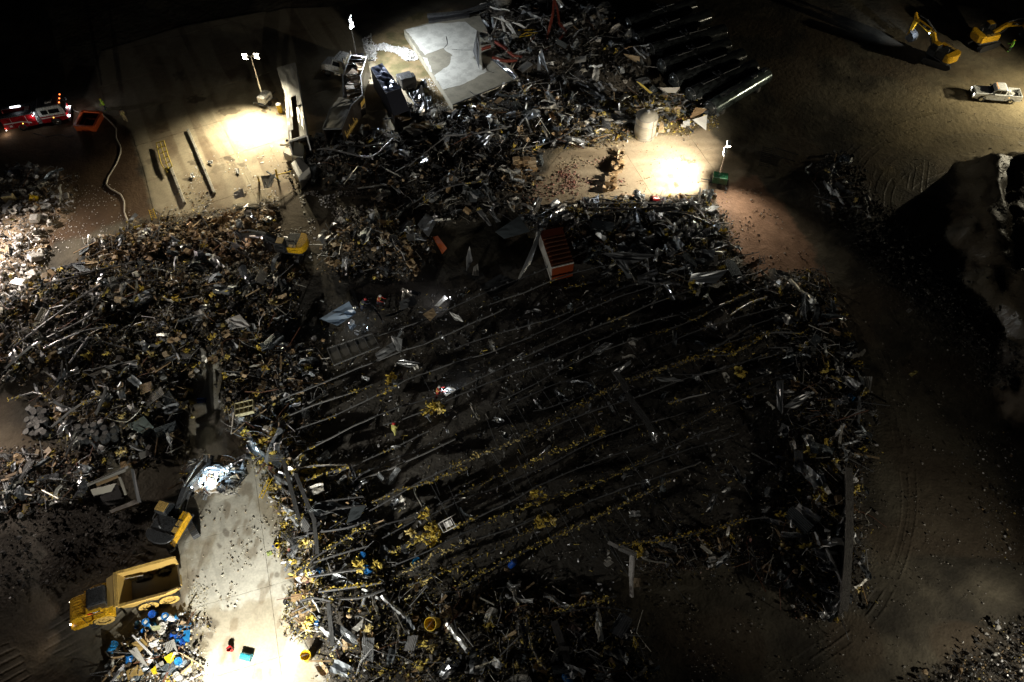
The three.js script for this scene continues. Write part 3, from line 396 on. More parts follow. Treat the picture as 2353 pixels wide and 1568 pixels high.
// excavators
function excavator(label, at, trackTurn, houseTurn, pose, o = {}) {
  const t = thing('excavator', label, 'excavator', at, 0, o.group); const { body = MAT.catYellow, boomM = body, cw = body, deck = MAT.boomBlack, text, light = 0, bucketM = MAT.steelDark } = o;
  t.scale.setScalar(o.size ?? 1); const under = new THREE.Group(); under.name = 'undercarriage'; under.rotation.y = trackTurn; t.add(under);
  const trackPts = [[-1.9, .45], [-1.75, .14], [-1.4, .03], [1.4, .03], [1.75, .14], [1.9, .45], [1.75, .76], [1.4, .87], [-1.4, .87], [-1.75, .76]];
  for (const s of [-1, 1]) {
    const tr = new B().prismAt(trackPts, .58, s * 1.1).build('track', MAT.rubber, under);
    const sh = new B(); const loop = [...trackPts, trackPts[0]]; for (let i = 0; i < loop.length - 1; i++) { const [x0, y0] = loop[i], [x1, y1] = loop[i + 1], L = Math.hypot(x1 - x0, y1 - y0), n = Math.max(1, Math.round(L / .19)); for (let k = 0; k < n; k++) { const f = (k + .5) / n, an = Math.atan2(y1 - y0, x1 - x0); sh.box(.12, .06, .6, x0 + (x1 - x0) * f + Math.sin(an) * .02, y0 + (y1 - y0) * f - Math.cos(an) * .02, s * 1.1, 0, 0, an); } } sh.build('tread', MAT.steelDark, tr);
  }
  new B().box(1.6, .4, 1.7, 0, .62, 0).cyl(.7, .7, .25, 0, .95, 0, 'y', 18).build('carbody', MAT.steelDark, under);
  const h = new THREE.Group(); h.name = 'house'; h.rotation.y = houseTurn; h.position.y = 1.05; t.add(h);
  new B().box(3.3, .2, 2.5, -.35, .12, 0, 0, 0, 0, .04).build('turntable', MAT.steelDark, h);
  const cwp = []; for (let i = 0; i <= 10; i++) { const q = PI / 2 + i / 10 * PI; cwp.push([-1.5 + Math.cos(q) * .75, Math.sin(q) * 1.28]); } cwp.push([-1.2, -1.28], [-1.2, 1.28]);
  { const b = new B().prism(cwp, 1.05, .06); b.g[0].rotateX(-PI / 2); b.g[0].translate(0, .75, 0); b.build('counterweight', cw, h); }
  new B().box(1.75, .95, 2.4, -.62, .72, 0, 0, 0, 0, .06).build('engine_cover', o.cover ?? deck, h);
  const sbz = o.rearBox ? -.98 : .98, sbx = o.rearBox ? -.85 : -.4, sbl = o.rearBox ? 1.5 : 2.9;
  new B().box(sbl, .9, .62, sbx, .72, sbz, 0, 0, 0, .05).build('side_box', body, h); for (const k of [-.32, .32]) new B().box(.5, .03, .42, sbx + k, 1.19, sbz).build('hatch', MAT.dustYellow, h);
  new B().cyl(.07, .07, .4, -.9, 1.38, -.3, 'y', 10).build('exhaust', MAT.steelGrey, h);
  const cz = .88 * (o.mirror ?? -1), cab = new B().prismAt([[.15, .2], [.15, 1.75], [.3, 1.85], [1.15, 1.85], [1.45, 1.2], [1.5, .2]], .95, cz, .04).build('cab', o.cab ?? MAT.boomBlack, h);
  new B().prismAt([[.32, .9], [.32, 1.68], [1.05, 1.68], [1.3, 1.15], [1.3, .9]], .98, cz).build('side_window', MAT.glass, cab); new B().quad([1.46, 1.22, cz - .4], [1.18, 1.8, cz - .4], [1.18, 1.8, cz + .4], [1.46, 1.22, cz + .4], .03).build('windshield', MAT.glass, cab); new B().box(.85, .05, .9, .65, 1.88, cz, 0, 0, 0, .02).build('cab_roof', o.roof ?? body, cab);
  for (const s of [-1, 1]) new B().tube([[.9, .6, s * 1.2 - .05], [.9, 1.45, s * 1.2 - .05], [-.4, 1.45, s * 1.2 - .05], [-.4, .9, s * 1.2 - .05]], .025, 5, 24).build('handrail', MAT.black, h);
  // boom, stick and bucket in the plane of the house (x forward)
  const [bA, sA, kA] = pose, boom = new THREE.Group(); boom.name = 'boom_arm'; boom.position.set(.85, .55, -.05); boom.rotation.z = bA; h.add(boom);
  const prof = [[-.15, -.2], [-.2, .15], [1.9, 1.12], [2.5, 1.12], [5.15, .2], [5.2, -.1], [5.0, -.15], [2.35, .48], [1.95, .45], [.2, -.28]];
  new B().prism(prof, .42, .03).build('boom', boomM, boom);
  for (const s of [-1, 1]) new B().bar([.3, -.45, s * .36], [1.9, .55, s * .36], .16).build('boom_ram', MAT.steelDark, boom); new B().bar([2.0, 1.3, 0], [4.0, 1.25, 0], .15).bar([4.0, 1.25, 0], [5.2, .75, 0], .09).build('stick_ram', MAT.steelBright, boom);
  const stick = new THREE.Group(); stick.name = 'stick_arm'; stick.position.set(5.1, .05, 0); stick.rotation.z = sA; boom.add(stick);
  new B().prism([[-.75, .5], [-.55, .62], [.2, .3], [2.6, .12], [2.7, -.1], [2.5, -.16], [0, -.3], [-.3, 0]], .34, .03).build('stick', boomM, stick);
  if (kA !== null) {
    const bk = [[0, .1], [.25, .25], [.95, .1], [1.15, -.35], [.95, -.85], [.45, -1.05], [.1, -.95]], c = Math.cos(kA), sn = Math.sin(kA), rot = p => [2.6 + p[0] * c - p[1] * sn, p[0] * sn + p[1] * c];
    const bb = new B(); for (const s of [-1, 1]) bb.prismAt(bk.map(rot), .05, s * .52); for (let i = 1; i < bk.length - 1; i++) { const A = rot(bk[i]), C = rot(bk[i + 1]); bb.bar([A[0], A[1], 0], [C[0], C[1], 0], 1.06, .05); } for (let k = 0; k < 5; k++) { const A = rot([.08, -.93]), C = rot([-.2, -1.0]); bb.bar([A[0], A[1], -.44 + k * .22], [C[0], C[1], -.44 + k * .22], .09, .06); } bb.build('bucket', bucketM, stick); new B().bar([1.0, .35, 0], [2.45, .42, 0], .12).build('bucket_ram', MAT.steelBright, stick);
  }
  if (text) { plate('maker_plate', text, 1.9, .3, boom, 3.55, .60, .24, 0, 0, -.33); plate('maker_plate', text, 1.9, .3, boom, 3.55, .60, -.24, 0, PI, .33); }
  if (light) for (const s of (o.lampSides ?? [1])) { new B().box(.16, .14, .1, 2.3, .72, s * .3).build('work_light_housing', MAT.black, boom); glowLamp('work_light', boom, ...(o.lightColor ?? COOL), 20, 2.34, .68, s * .38, .08); spot(boom, V3(2.5, .55, s * .42), o.lampAim ? V3(...o.lampAim) : V3(5.6, -2.6, s * .3), o.lightColor ?? COOL, light, .62, .9, 4); }
  return t;
}
const catText = textMat('330', '#d8d8d2', '#14120d', 'bold 44px sans-serif', 256, 56), deereText = textMat('DEERE', '#ece6d8', '#26221e', 'bold 46px sans-serif', 320, 52);
{
  const c = G(668, 566, 1.0), nose = G(540, 533, 2.4);   // yellow machine with a black boom
  excavator('yellow excavator with a black boom working beside the cardboard boxes', V3(c.x, 0, c.z), 1.45, yaw(c, nose), [.10, -1.65, -.9], { body: MAT.deereYellow, boomM: MAT.boomBlack, cw: MAT.deereYellow, cover: MAT.boomBlack, text: deereText, size: .92, light: 34, lightColor: [1, .8, .7], lampSides: [-1], lampAim: [6.2, -.6, .1], rearBox: true, roof: MAT.dustYellow });
  const c2 = G(398, 1205, 1.2), n2 = G(462, 1062, 2.6);
  excavator('yellow excavator with a dark boom reaching over floodlit white scrap', V3(c2.x, 0, c2.z), 2.2, yaw(c2, n2), [.02, -1.3, -.9], { body: MAT.catYellow, boomM: MAT.boomBlack, cw: MAT.boomBlack, light: 460, lightColor: [.66, .86, 1], lampSides: [1], lampAim: [6.4, -2.4, 1.5], roof: MAT.dustYellow });
  const c3 = G(2160, 132, .8), n3 = G(2098, 115, .8);
  excavator('yellow excavator parked with its boom raised and bucket curled', V3(c3.x, 0, c3.z), -.60, yaw(c3, G(2085, 85, .8)), [.42, -1.9, -1.2], { body: MAT.catYellow, cover: MAT.boomBlack, text: catText, light: 60, lightColor: [.7, .82, 1], lampSides: [-1], group: 'yellow excavators parked on the dirt', bucketM: MAT.steelGrey });
  const c4 = G(2262, 92, .8);
  excavator('yellow excavator reaching its boom away past the worker in green', V3(c4.x, 0, c4.z), .45, yaw(c4, G(2420, 60, .8)), [.10, -.9, -.9], { body: MAT.catYellow, cover: MAT.boomBlack, text: catText, group: 'yellow excavators parked on the dirt' });
}

// ---------------------------------------------------------------- large fixed and wrecked things
const zm = (x0, y0, k) => (X, Y) => [x0 + X * k, y0 + Y * k];
const zT = zm(620.5, 103.4, .17224), zS = zm(1080, 0, .15389), zM = zm(930.7, 471, .18556), zB = zm(1378.8, 218.3, .19055), zK = zm(1436.3, 0, .18316), zR = zm(172.4, 1005.4, .1209), zL = zm(0, 367.7, .1905), zY = zm(310.2, 367.7, .18556), zD = zm(172.4, 1338.6, .14657), zC = zm(620.5, 1034.1, .18322);
const c1 = zm(0, 0, .33347), c2 = zm(588.2, 0, .33347), c3 = zm(1176.5, 0, .33347), c4 = zm(1764.7, 0, .33347), c5 = zm(0, 522.8, .33347), c6 = zm(588.2, 522.8, .33347), c7 = zm(1176.5, 522.8, .33347), c8 = zm(1764.7, 522.8, .33347), c9 = zm(0, 1045.5, .33347), c10 = zm(588.2, 1045.5, .33347), c11 = zm(1176.5, 1045.5, .33347), c12 = zm(1764.7, 1045.5, .33347);
const GZ = (f, X, Y, h = 0) => G(...f(X, Y), h);
// a sheet with dents: grid between four corners, bumped along its normal, with thickness
function dented(a, b, c, d, nu, nv, amp, t, sd0 = 1) {
  const r = rng(sd0), off = []; for (let j = 0; j <= nv; j++) for (let i = 0; i <= nu; i++) off.push((r() - .5) * 2 * amp * (i > 0 && i < nu ? 1 : .25) * (j > 0 && j < nv ? 1 : .25));
  const n = b.clone().sub(a).cross(d.clone().sub(a)).normalize(), P = [], Q = [], k = [];
  for (let j = 0; j <= nv; j++) for (let i = 0; i <= nu; i++) { const u = i / nu, v = j / nv, p = a.clone().lerp(b, u).lerp(d.clone().lerp(c, u), v).addScaledVector(n, off[j * (nu + 1) + i]); P.push(p); Q.push(p.clone().addScaledVector(n, -t)); }
  const out = [], tri = (x, y, z) => out.push(...x.toArray(), ...y.toArray(), ...z.toArray()), at = (A, i, j) => A[j * (nu + 1) + i];
  for (let j = 0; j < nv; j++) for (let i = 0; i < nu; i++) { tri(at(P, i, j), at(P, i + 1, j), at(P, i + 1, j + 1)); tri(at(P, i, j), at(P, i + 1, j + 1), at(P, i, j + 1)); tri(at(Q, i + 1, j + 1), at(Q, i + 1, j), at(Q, i, j)); tri(at(Q, i, j + 1), at(Q, i + 1, j + 1), at(Q, i, j)); }
  const edge = (i0, j0, i1, j1) => { const A = at(P, i0, j0), Bq = at(P, i1, j1), C = at(Q, i1, j1), D = at(Q, i0, j0); tri(A, D, C); tri(A, C, Bq); };
  for (let i = 0; i < nu; i++) { edge(i, 0, i + 1, 0); edge(i + 1, nv, i, nv); } for (let j = 0; j < nv; j++) { edge(0, j + 1, 0, j); edge(nu, j, nu, j + 1); }
  const g = new THREE.BufferGeometry(); g.setAttribute('position', new THREE.Float32BufferAttribute(out, 3)); g.computeVertexNormals(); return plain(g);
}
const low = p => V3(p.x, 0, p.z), atH = (p, h) => V3(p.x, h, p.z);
// white box trailer with a torn roof
{
  const H = 3.9, fl = GZ(zT, 92, 305, H), fr = GZ(zT, 335, 235, H), rl = GZ(zT, 250, 1290, H), rR = GZ(zT, 492, 1212, H), ml = GZ(zT, 200, 640, H), mr = GZ(zT, 385, 560, H);
  const t = thing('box_trailer', 'white box trailer with a torn dented roof beside the light tower', 'trailer', low(fl.clone().add(rR).multiplyScalar(.5))); const o = t.position.clone(), L = p => p.clone().sub(o), W = MAT.white;
  const roof = new B(); roof.g.push(dented(L(fl), L(fr), L(mr), L(ml), 6, 5, .09, .04, 3)); roof.build('roof_panel', W, t);
  { const at = (f, w) => ml.clone().lerp(rl, f).lerp(mr.clone().lerp(rR, f), w), pc = (f0, f1, w0, w1, nu, nv, amp, s2, m, sag0 = 0, sag1 = 0) => { const b2 = new B(); b2.g.push(dented(L(at(f0, w0)).add(V3(0, sag0, 0)), L(at(f0, w1)).add(V3(0, sag0 * .3, 0)), L(at(f1, w1)).add(V3(0, sag1 * .3, 0)), L(at(f1, w0)).add(V3(0, sag1, 0)), nu, nv, amp, .04, s2)); b2.build('roof_panel', m, t); };
    pc(0, .14, 0, 1, 5, 2, .08, 4, W); pc(.14, .55, 0, .36, 3, 6, .07, 5, W); pc(.14, .36, .70, 1, 2, 4, .06, 6, W); pc(.36, .98, .62, 1, 4, 6, .12, 7, MAT.whiteDirty, -.25, -.2); pc(.55, .8, 0, .3, 2, 4, .08, 8, W); pc(.8, .98, 0, .16, 2, 3, .05, 9, W); }
  const side = (A, Bq, C, nm, s) => { const b = new B(); b.g.push(dented(L(A), L(Bq), L(atH(Bq, 1.1)), L(atH(A, 1.1)), 5, 3, .05, .05, s)); b.g.push(dented(L(Bq), L(C), L(atH(C, 1.1)), L(atH(Bq, 1.1)), 5, 3, .06, .05, s + 1)); b.build(nm, W, t); };
  side(fr, mr, rR, 'side_wall', 11); side(fl, ml, rl, 'side_wall', 21); { const b = new B(); b.g.push(dented(L(fl), L(fr), L(atH(fr, 1.1)), L(atH(fl, 1.1)), 4, 3, .03, .05, 31)); b.build('front_wall', W, t); }
  new B().quad(L(atH(fl, 1.15)), L(atH(fr, 1.15)), L(atH(rR, 1.15)), L(atH(rl, 1.15)), .12).build('floor', MAT.wood[1], t); new B().bar(L(rl).add(V3(0, .06, 0)), L(rR).add(V3(0, .06, 0)), .22, .2).build('rear_header', W, t); for (const p of [rl, rR]) new B().bar(L(p), L(atH(p, 1.1)), .14).build('rear_post', W, t);
  for (const f of [.12, .85]) for (const s of [0, 1]) { const p = fl.clone().lerp(rl, f).lerp(fr.clone().lerp(rR, f), s ? .88 : .12); new B().cyl(.5, .5, .35, L(p).x, -L(p).y + L(p).y * 0 + .5 + 0, L(p).z, 'x', 16).build('wheel', MAT.rubber, t); }
}
// kinked brown trailer, its roof stripped to the bows over the front part
{
  const H = 3.9, Lf = [[700, 1120], [800, 850], [975, 700], [970, 420], [1075, 140]], Rt = [[950, 1115], [1090, 790], [1232, 670], [1210, 410], [1292, 150]], l = Lf.map(p => GZ(zT, ...p, H)), r = Rt.map(p => GZ(zT, ...p, H)), t = thing('box_trailer', 'kinked dark brown box trailer with its roof peeled off to bare ribs', 'trailer', low(l[2])), o = t.position.clone(), K = p => p.clone().sub(o), dk = dusty(.035, .028, .024, .55);
  for (const [w, nm] of [[l, 'side_wall'], [r, 'side_wall']]) for (let i = 0; i < 4; i++) { const b = new B(); b.g.push(dented(K(w[i]), K(w[i + 1]), K(atH(w[i + 1], 1.1)), K(atH(w[i], 1.1)), 4, 3, .05, .05, 40 + i)); b.build(nm, dk, t); const rb = new B().bar(K(w[i]), K(w[i + 1]), .13, .13).build('top_rail', MAT.steelGrey, t); }
  const rf = new B(); rf.g.push(dented(K(l[0]), K(r[0]), K(r[1]), K(l[1]), 5, 5, .05, .04, 51)); rf.build('roof_panel', MAT.whiteDirty, t); const rf2 = new B(); rf2.g.push(dented(K(l[1]), K(r[1]), K(r[1].clone().lerp(r[2], .45)).add(V3(0, -.3, 0)), K(l[1].clone().lerp(l[2], .75)).add(V3(0, .5, 0)), 5, 4, .22, .04, 52)); rf2.build('roof_panel', MAT.whiteDirty, t);
  for (let i = 0; i < 15; i++) { const f = i / 14 * 2.15 + 1.85, k = Math.min(3, Math.floor(f)), g = f - k, A = l[k].clone().lerp(l[k + 1], g), Bq = r[k].clone().lerp(r[k + 1], g), sag = rr(-.5, .15); new B().tube([K(A), K(A.clone().lerp(Bq, .3)).add(V3(rr(-.2, .2), sag, rr(-.3, .3))), K(A.clone().lerp(Bq, .7)).add(V3(rr(-.2, .2), sag * .8, rr(-.3, .3))), K(Bq)], .035, 5, 10).build('roof_bow', MAT.steelBright, t); }
  for (let i = 0; i < 4; i++) new B().quad(K(atH(l[i], 1.15)), K(atH(r[i], 1.15)), K(atH(r[i + 1], 1.15)), K(atH(l[i + 1], 1.15)), .1).build('floor', MAT.wood[0], t);
  for (let i = 0; i < 22; i++) { const f = rr(1.9, 3.9), k = Math.floor(f), p = l[k].clone().lerp(l[k + 1], f - k).lerp(r[k].clone().lerp(r[k + 1], f - k), rr(.25, .75)); new B().box(rr(.7, 1.6), rr(.1, .7), rr(.7, 1.2), K(p).x, 2.2 + rr(0, .9), K(p).z, rr(-.3, .3), rr(0, 3), rr(-.3, .3)).build('cargo_panel', pick(MAT.card), t); }
  { const b = new B(); b.g.push(dented(K(l[4]), K(r[4]), K(atH(r[4], 1.1)), K(atH(l[4], 1.1)), 4, 3, .05, .05, 61)); b.build('front_wall', dk, t); } new B().bar(K(l[0]), K(r[0]), .16).build('rear_header', MAT.steelGrey, t);
  // gold script on the side: brush strokes that follow the wall
  const gold = S(.55, .36, .08, .6), A = K(r[0]), Bq = K(r[2]), n = Bq.clone().sub(A).cross(V3(0, 1, 0)).normalize(); let sgn = n.x > 0 ? 1 : -1;
  for (let i = 0; i < 11; i++) { const f = .08 + i * .048, p = A.clone().lerp(Bq, f).addScaledVector(n, .1 * sgn).add(V3(0, -1.7 + .9 * (i % 4 === 0 ? 1.1 : .5), 0)), q = A.clone().lerp(Bq, f + .03).addScaledVector(n, .1 * sgn).add(V3(0, -2.15, 0)), m = A.clone().lerp(Bq, f + .05).addScaledVector(n, .1 * sgn).add(V3(0, -1.6, 0)); new B().tube([p, q, m], .035, 4, 8).build('script_stroke', gold, t); }
  { const p = A.clone().lerp(Bq, .84).addScaledVector(n, .1 * sgn).add(V3(0, -.75, 0)), q = A.clone().lerp(Bq, 1.02).addScaledVector(n, .1 * sgn).add(V3(0, -.75, 0)); new B().quad(p.clone().add(V3(0, .3, 0)), q.clone().add(V3(0, .3, 0)), q.clone().add(V3(0, -.35, 0)), p.clone().add(V3(0, -.35, 0)), .02).build('gold_badge', gold, t); }
}
// dark trailer with a crumpled blue roof
{
  const H = 3.9, A = GZ(zT, 1345, 305, H), Bq = GZ(zT, 1495, 245, H), C = GZ(zT, 1742, 575, H), D = GZ(zT, 1545, 648, H), t = thing('box_trailer', 'dark trailer with a crumpled blue roof behind the kinked trailer', 'trailer', low(A.clone().add(C).multiplyScalar(.5))), o = t.position.clone(), K = p => p.clone().sub(o), dk = dusty(.03, .032, .045, .55);
  const b = new B(); b.g.push(dented(K(A), K(Bq), K(C), K(D), 5, 9, .30, .04, 71)); b.build('roof_panel', dusty(.17, .195, .29, .36, .4), t);
  const E1 = D.clone().add(D.clone().sub(A).multiplyScalar(.42)), F1 = C.clone().add(C.clone().sub(Bq).multiplyScalar(.42)); const e = atH(E1, 2.2), f = atH(F1, 2.2);
  new B().quad(K(D), K(C), K(f), K(e), .05).build('roof_panel', dk, t);
  for (const [p, q, s2] of [[A, D, e], [Bq, C, f]]) { new B().quad(K(p), K(q), K(atH(q, 1.0)), K(atH(p, 1.0)), .05).quad(K(q), K(s2), K(atH(s2, .9)), K(atH(q, 1.0)), .05).build('side_wall', dk, t); } new B().quad(K(A), K(Bq), K(atH(Bq, 1)), K(atH(A, 1)), .05).build('front_wall', dk, t); new B().bar(K(D), K(C), .1, .1).build('broken_rail', MAT.steelGrey, t); new B().quad(K(atH(A, 1.0)), K(atH(Bq, 1.0)), K(atH(f, .9)), K(atH(e, .9)), .1).build('floor', MAT.wood[1], t);
}
// white day-cab tractor
{
  const p = GZ(zT, 925, 230, 2), t = thing('semi_tractor', 'white day cab semi tractor parked by the stripped trailer', 'truck', low(p), 2.75), W = MAT.white;
  new B().prism([[-1.2, 1.0], [-1.2, 2.9], [-1.0, 3.05], [.3, 3.05], [.7, 2.1], [.7, 1.0]], 2.2, .06).build('cab', W, t); new B().prism([[.7, .9], [.7, 2.05], [2.3, 1.75], [2.5, 1.5], [2.5, .8]], 1.9, .08).build('hood', W, t); new B().box(.25, .35, 2.3, 2.55, .6, 0, 0, 0, 0, .05).build('bumper', MAT.chrome, t);
  new B().quad([.72, 2.15, .95], [.36, 2.95, .9], [.36, 2.95, -.9], [.72, 2.15, -.95], -.03).build('windshield', MAT.glass, t); for (const s of [-1, 1]) { new B().prismAt([[.5, 2.1], [.2, 2.8], [-.7, 2.8], [-.7, 2.1]], .03, s * 1.1).build('door_window', MAT.glass, t); new B().cyl(.1, .1, 2.4, -1.35, 2.3, s * .95, 'y', 10).build('exhaust_stack', MAT.chrome, t); new B().cyl(.3, .3, 1.1, -.2, .8, s * 1.0, 'x', 14).build('fuel_tank', MAT.chrome, t); }
  for (let k = 0; k < 5; k++) new B().box(.1, .08, .12, -.1, 3.1, -.8 + .4 * k).build('roof_marker', MAT.steelGrey, t);
  new B().box(5, .25, .9, -1.4, .75, 0).build('frame_rail', MAT.steelDark, t); const tg = tyreGeo(.5, .3), rg = rimGeo(.5, .3); for (const x of [1.6, -2.2, -3.4]) for (const s of [-1, 1]) wheel(t, x, .5, s * .98, tg, rg, MAT.rubber, MAT.steelGrey);
}
// wrecked flatbed tractor with a stripped chassis
{
  const a = GZ(zT, 1830, 480, 1.2), b = GZ(zT, 2150, 1050, 1), t = thing('wrecked_truck', 'crushed black truck with a bare twisted chassis beside the raised slab', 'truck', low(a), yaw(a, b) + PI);
  new B().prism([[-1.0, .6], [-1.1, 1.9], [-.8, 2.2], [.3, 2.1], [.7, 1.5], [1.9, 1.3], [2.0, .6]], 2.0, .08).build('cab', MAT.black, t); new B().box(.9, .06, 1.1, -.4, 2.25, 0, .1, 0, .1).build('roof', MAT.steelGrey, t); new B().box(.5, .5, 1.7, -.1, 1.7, 0).build('cab_opening', MAT.glass, t);
  for (const s of [-1, 1]) new B().tube([[-1, .9, s * .45], [-4, 1.0 + s * .2, s * .5], [-7, .8, s * .5 + .4], [-9.5, .7 - s * .2, s * .5]], .1, 6, 14).build('frame_rail', MAT.steelDark, t); for (let k = 0; k < 7; k++) new B().bar([-2 - k * 1.1, .95, -.5], [-2.2 - k * 1.1, .9, .55], .12).build('cross_member', MAT.steelDark, t);
  const tg = tyreGeo(.5, .3), rg = rimGeo(.5, .3); for (const x of [1.2, -6.5, -7.7]) for (const s of [-1, 1]) wheel(t, x, .5, s * .95, tg, rg, MAT.rubber, MAT.steelGrey);
  for (let k = 0; k < 8; k++) { const b2 = new B(); const x = -2 - k * .9, z = rr(-1.2, 1.2); b2.g.push(dented(V3(x, 1.1, z), V3(x + 1.2, 1.3, z + .4), V3(x + 1.0, 1.5, z + 1.1), V3(x - .2, 1.0, z + .9), 3, 3, .25, .02, 80 + k)); b2.build('torn_panel', pick(MAT.sheet), t); }
}
// raised concrete dock slab with remains of its white membrane
{
  const h = 1.15, out = [[927.7, 68.4], [1010, 45], [1100, 30], [1140, 110], [1192, 178], [1040, 240]].map(p => G(...p, h)), t = thing('dock_slab', 'raised concrete slab with patches of torn white membrane', 'slab', low(out[0])), o = t.position.clone();
  const shp = (pts, d, y, ns = 0) => { const P2 = []; const q = pts.map(p => G(...p, h)); for (let i = 0; i < q.length; i++) { const a = q[i], b = q[(i + 1) % q.length], n = ns ? Math.max(1, Math.round(a.distanceTo(b) / .5)) : 1; for (let k = 0; k < n; k++) { const p = a.clone().lerp(b, k / n); P2.push(new THREE.Vector2(p.x - o.x + rr(-ns, ns), -(p.z - o.z + rr(-ns, ns)))); } } const g = new THREE.ExtrudeGeometry(new THREE.Shape(P2), { depth: d, bevelEnabled: false }); g.rotateX(-PI / 2); g.translate(0, y - d, 0); const p2 = g.attributes.position, uv = g.attributes.uv; for (let i = 0; i < uv.count; i++) uv.setXY(i, p2.getX(i) / 6, p2.getZ(i) / 6); return plain(g); };
  mesh('slab', shp([[927.7, 68.4], [1010, 45], [1100, 30], [1140, 110], [1192, 178], [1040, 240]], 1.2, h), soft(.30, .28, .23, .9), t);
  mesh('membrane', shp([c2(1030, 205), c2(1200, 165), c2(1440, 150), c2(1530, 215), c2(1500, 400), c2(1590, 490), c2(1500, 545), c2(1400, 590), c2(1290, 620), c2(1225, 520), c2(1330, 450), c2(1350, 380), c2(1290, 330), c2(1160, 380), c2(1090, 280)], .015, h + .017, .1), soft(.66, .66, .64, .6), t).userData.label = 'ragged white membrane sheet';
  mesh('membrane', shp([c2(1150, 395), c2(1200, 490), c2(1215, 500), c2(1180, 400)], .015, h + .017, .07), soft(.66, .66, .64, .6), t);
  for (const pts of [[[1295, 330], [1320, 300], [1310, 250]], [[1350, 340], [1420, 345], [1490, 345]], [[1560, 430], [1600, 490], [1640, 500]]]) new B().tube(pts.map(p => GZ(c2, ...p, h + .02).sub(o)), .03, 4, 10).build('crack_filler', MAT.black, t);
  const A = G(1040, 240, h).sub(o), Bq = G(1192, 178, h).sub(o); new B().bar(A.clone().add(V3(0, -.06, .04)), Bq.clone().add(V3(0, -.06, .04)), .1, .12).build('edge_angle', MAT.steelDark, t);
}
// vertical steel silo at the top, and the upright steel tank in the bay
{
  const p = G(1154, 32, 0), t = thing('steel_silo', 'open topped grey steel silo behind the torn wall panels', 'silo', p); new B().add(new THREE.CylinderGeometry(1.45, 1.45, 4.2, 28, 1, true), 0, 2.1, 0).add(new THREE.CylinderGeometry(1.38, 1.38, 4.2, 28, 1, true), 0, 2.1, 0).add(new THREE.RingGeometry(1.38, 1.45, 28), 0, 4.2, 0, -PI / 2).build('shell', dusty(.22, .22, .21, .45, .6), t); new B().add(new THREE.TorusGeometry(1.46, .06, 6, 28), 0, 4.15, 0, PI / 2).build('top_ring', MAT.steelBright, t); new B().cyl(1.35, 1.35, .1, 0, 2.6, 0, 'y', 24).build('inner_floor', MAT.black, t);
  const q = G(1480, 312, 0), u = thing('steel_tank', 'upright domed stainless steel tank at the edge of the cleared bay', 'tank', q); const ss = S(.36, .335, .29, .42, .35, { map: softTex });
  new B().cyl(1.36, 1.36, 3.1, 0, 1.55, 0, 'y', 36).build('shell', ss, u); new B().add(new THREE.SphereGeometry(2.3, 32, 8, 0, 2 * PI, 0, .633), 0, 3.1 - 2.3 * Math.cos(.633), 0).build('domed_top', ss, u); for (const y of [.5, 2.2, 3.08]) new B().add(new THREE.TorusGeometry(1.365, .03, 6, 36), 0, y, 0, PI / 2).build('seam_ring', MAT.steelGrey, u);
  new B().box(.35, .3, .35, .1, 3.6, -.2, .3, .4, .2).cyl(.16, .16, .5, .1, 3.6, -.2).build('manway', MAT.steelBright, u); new B().bar([0, 3.42, 0], [1.0, 3.16, .9], .05).build('top_seam', MAT.steelGrey, u); new B().bar([.7, 3.1, 1.2], [.75, 0, 1.22], .03).build('level_pipe', MAT.steelDark, u);
}
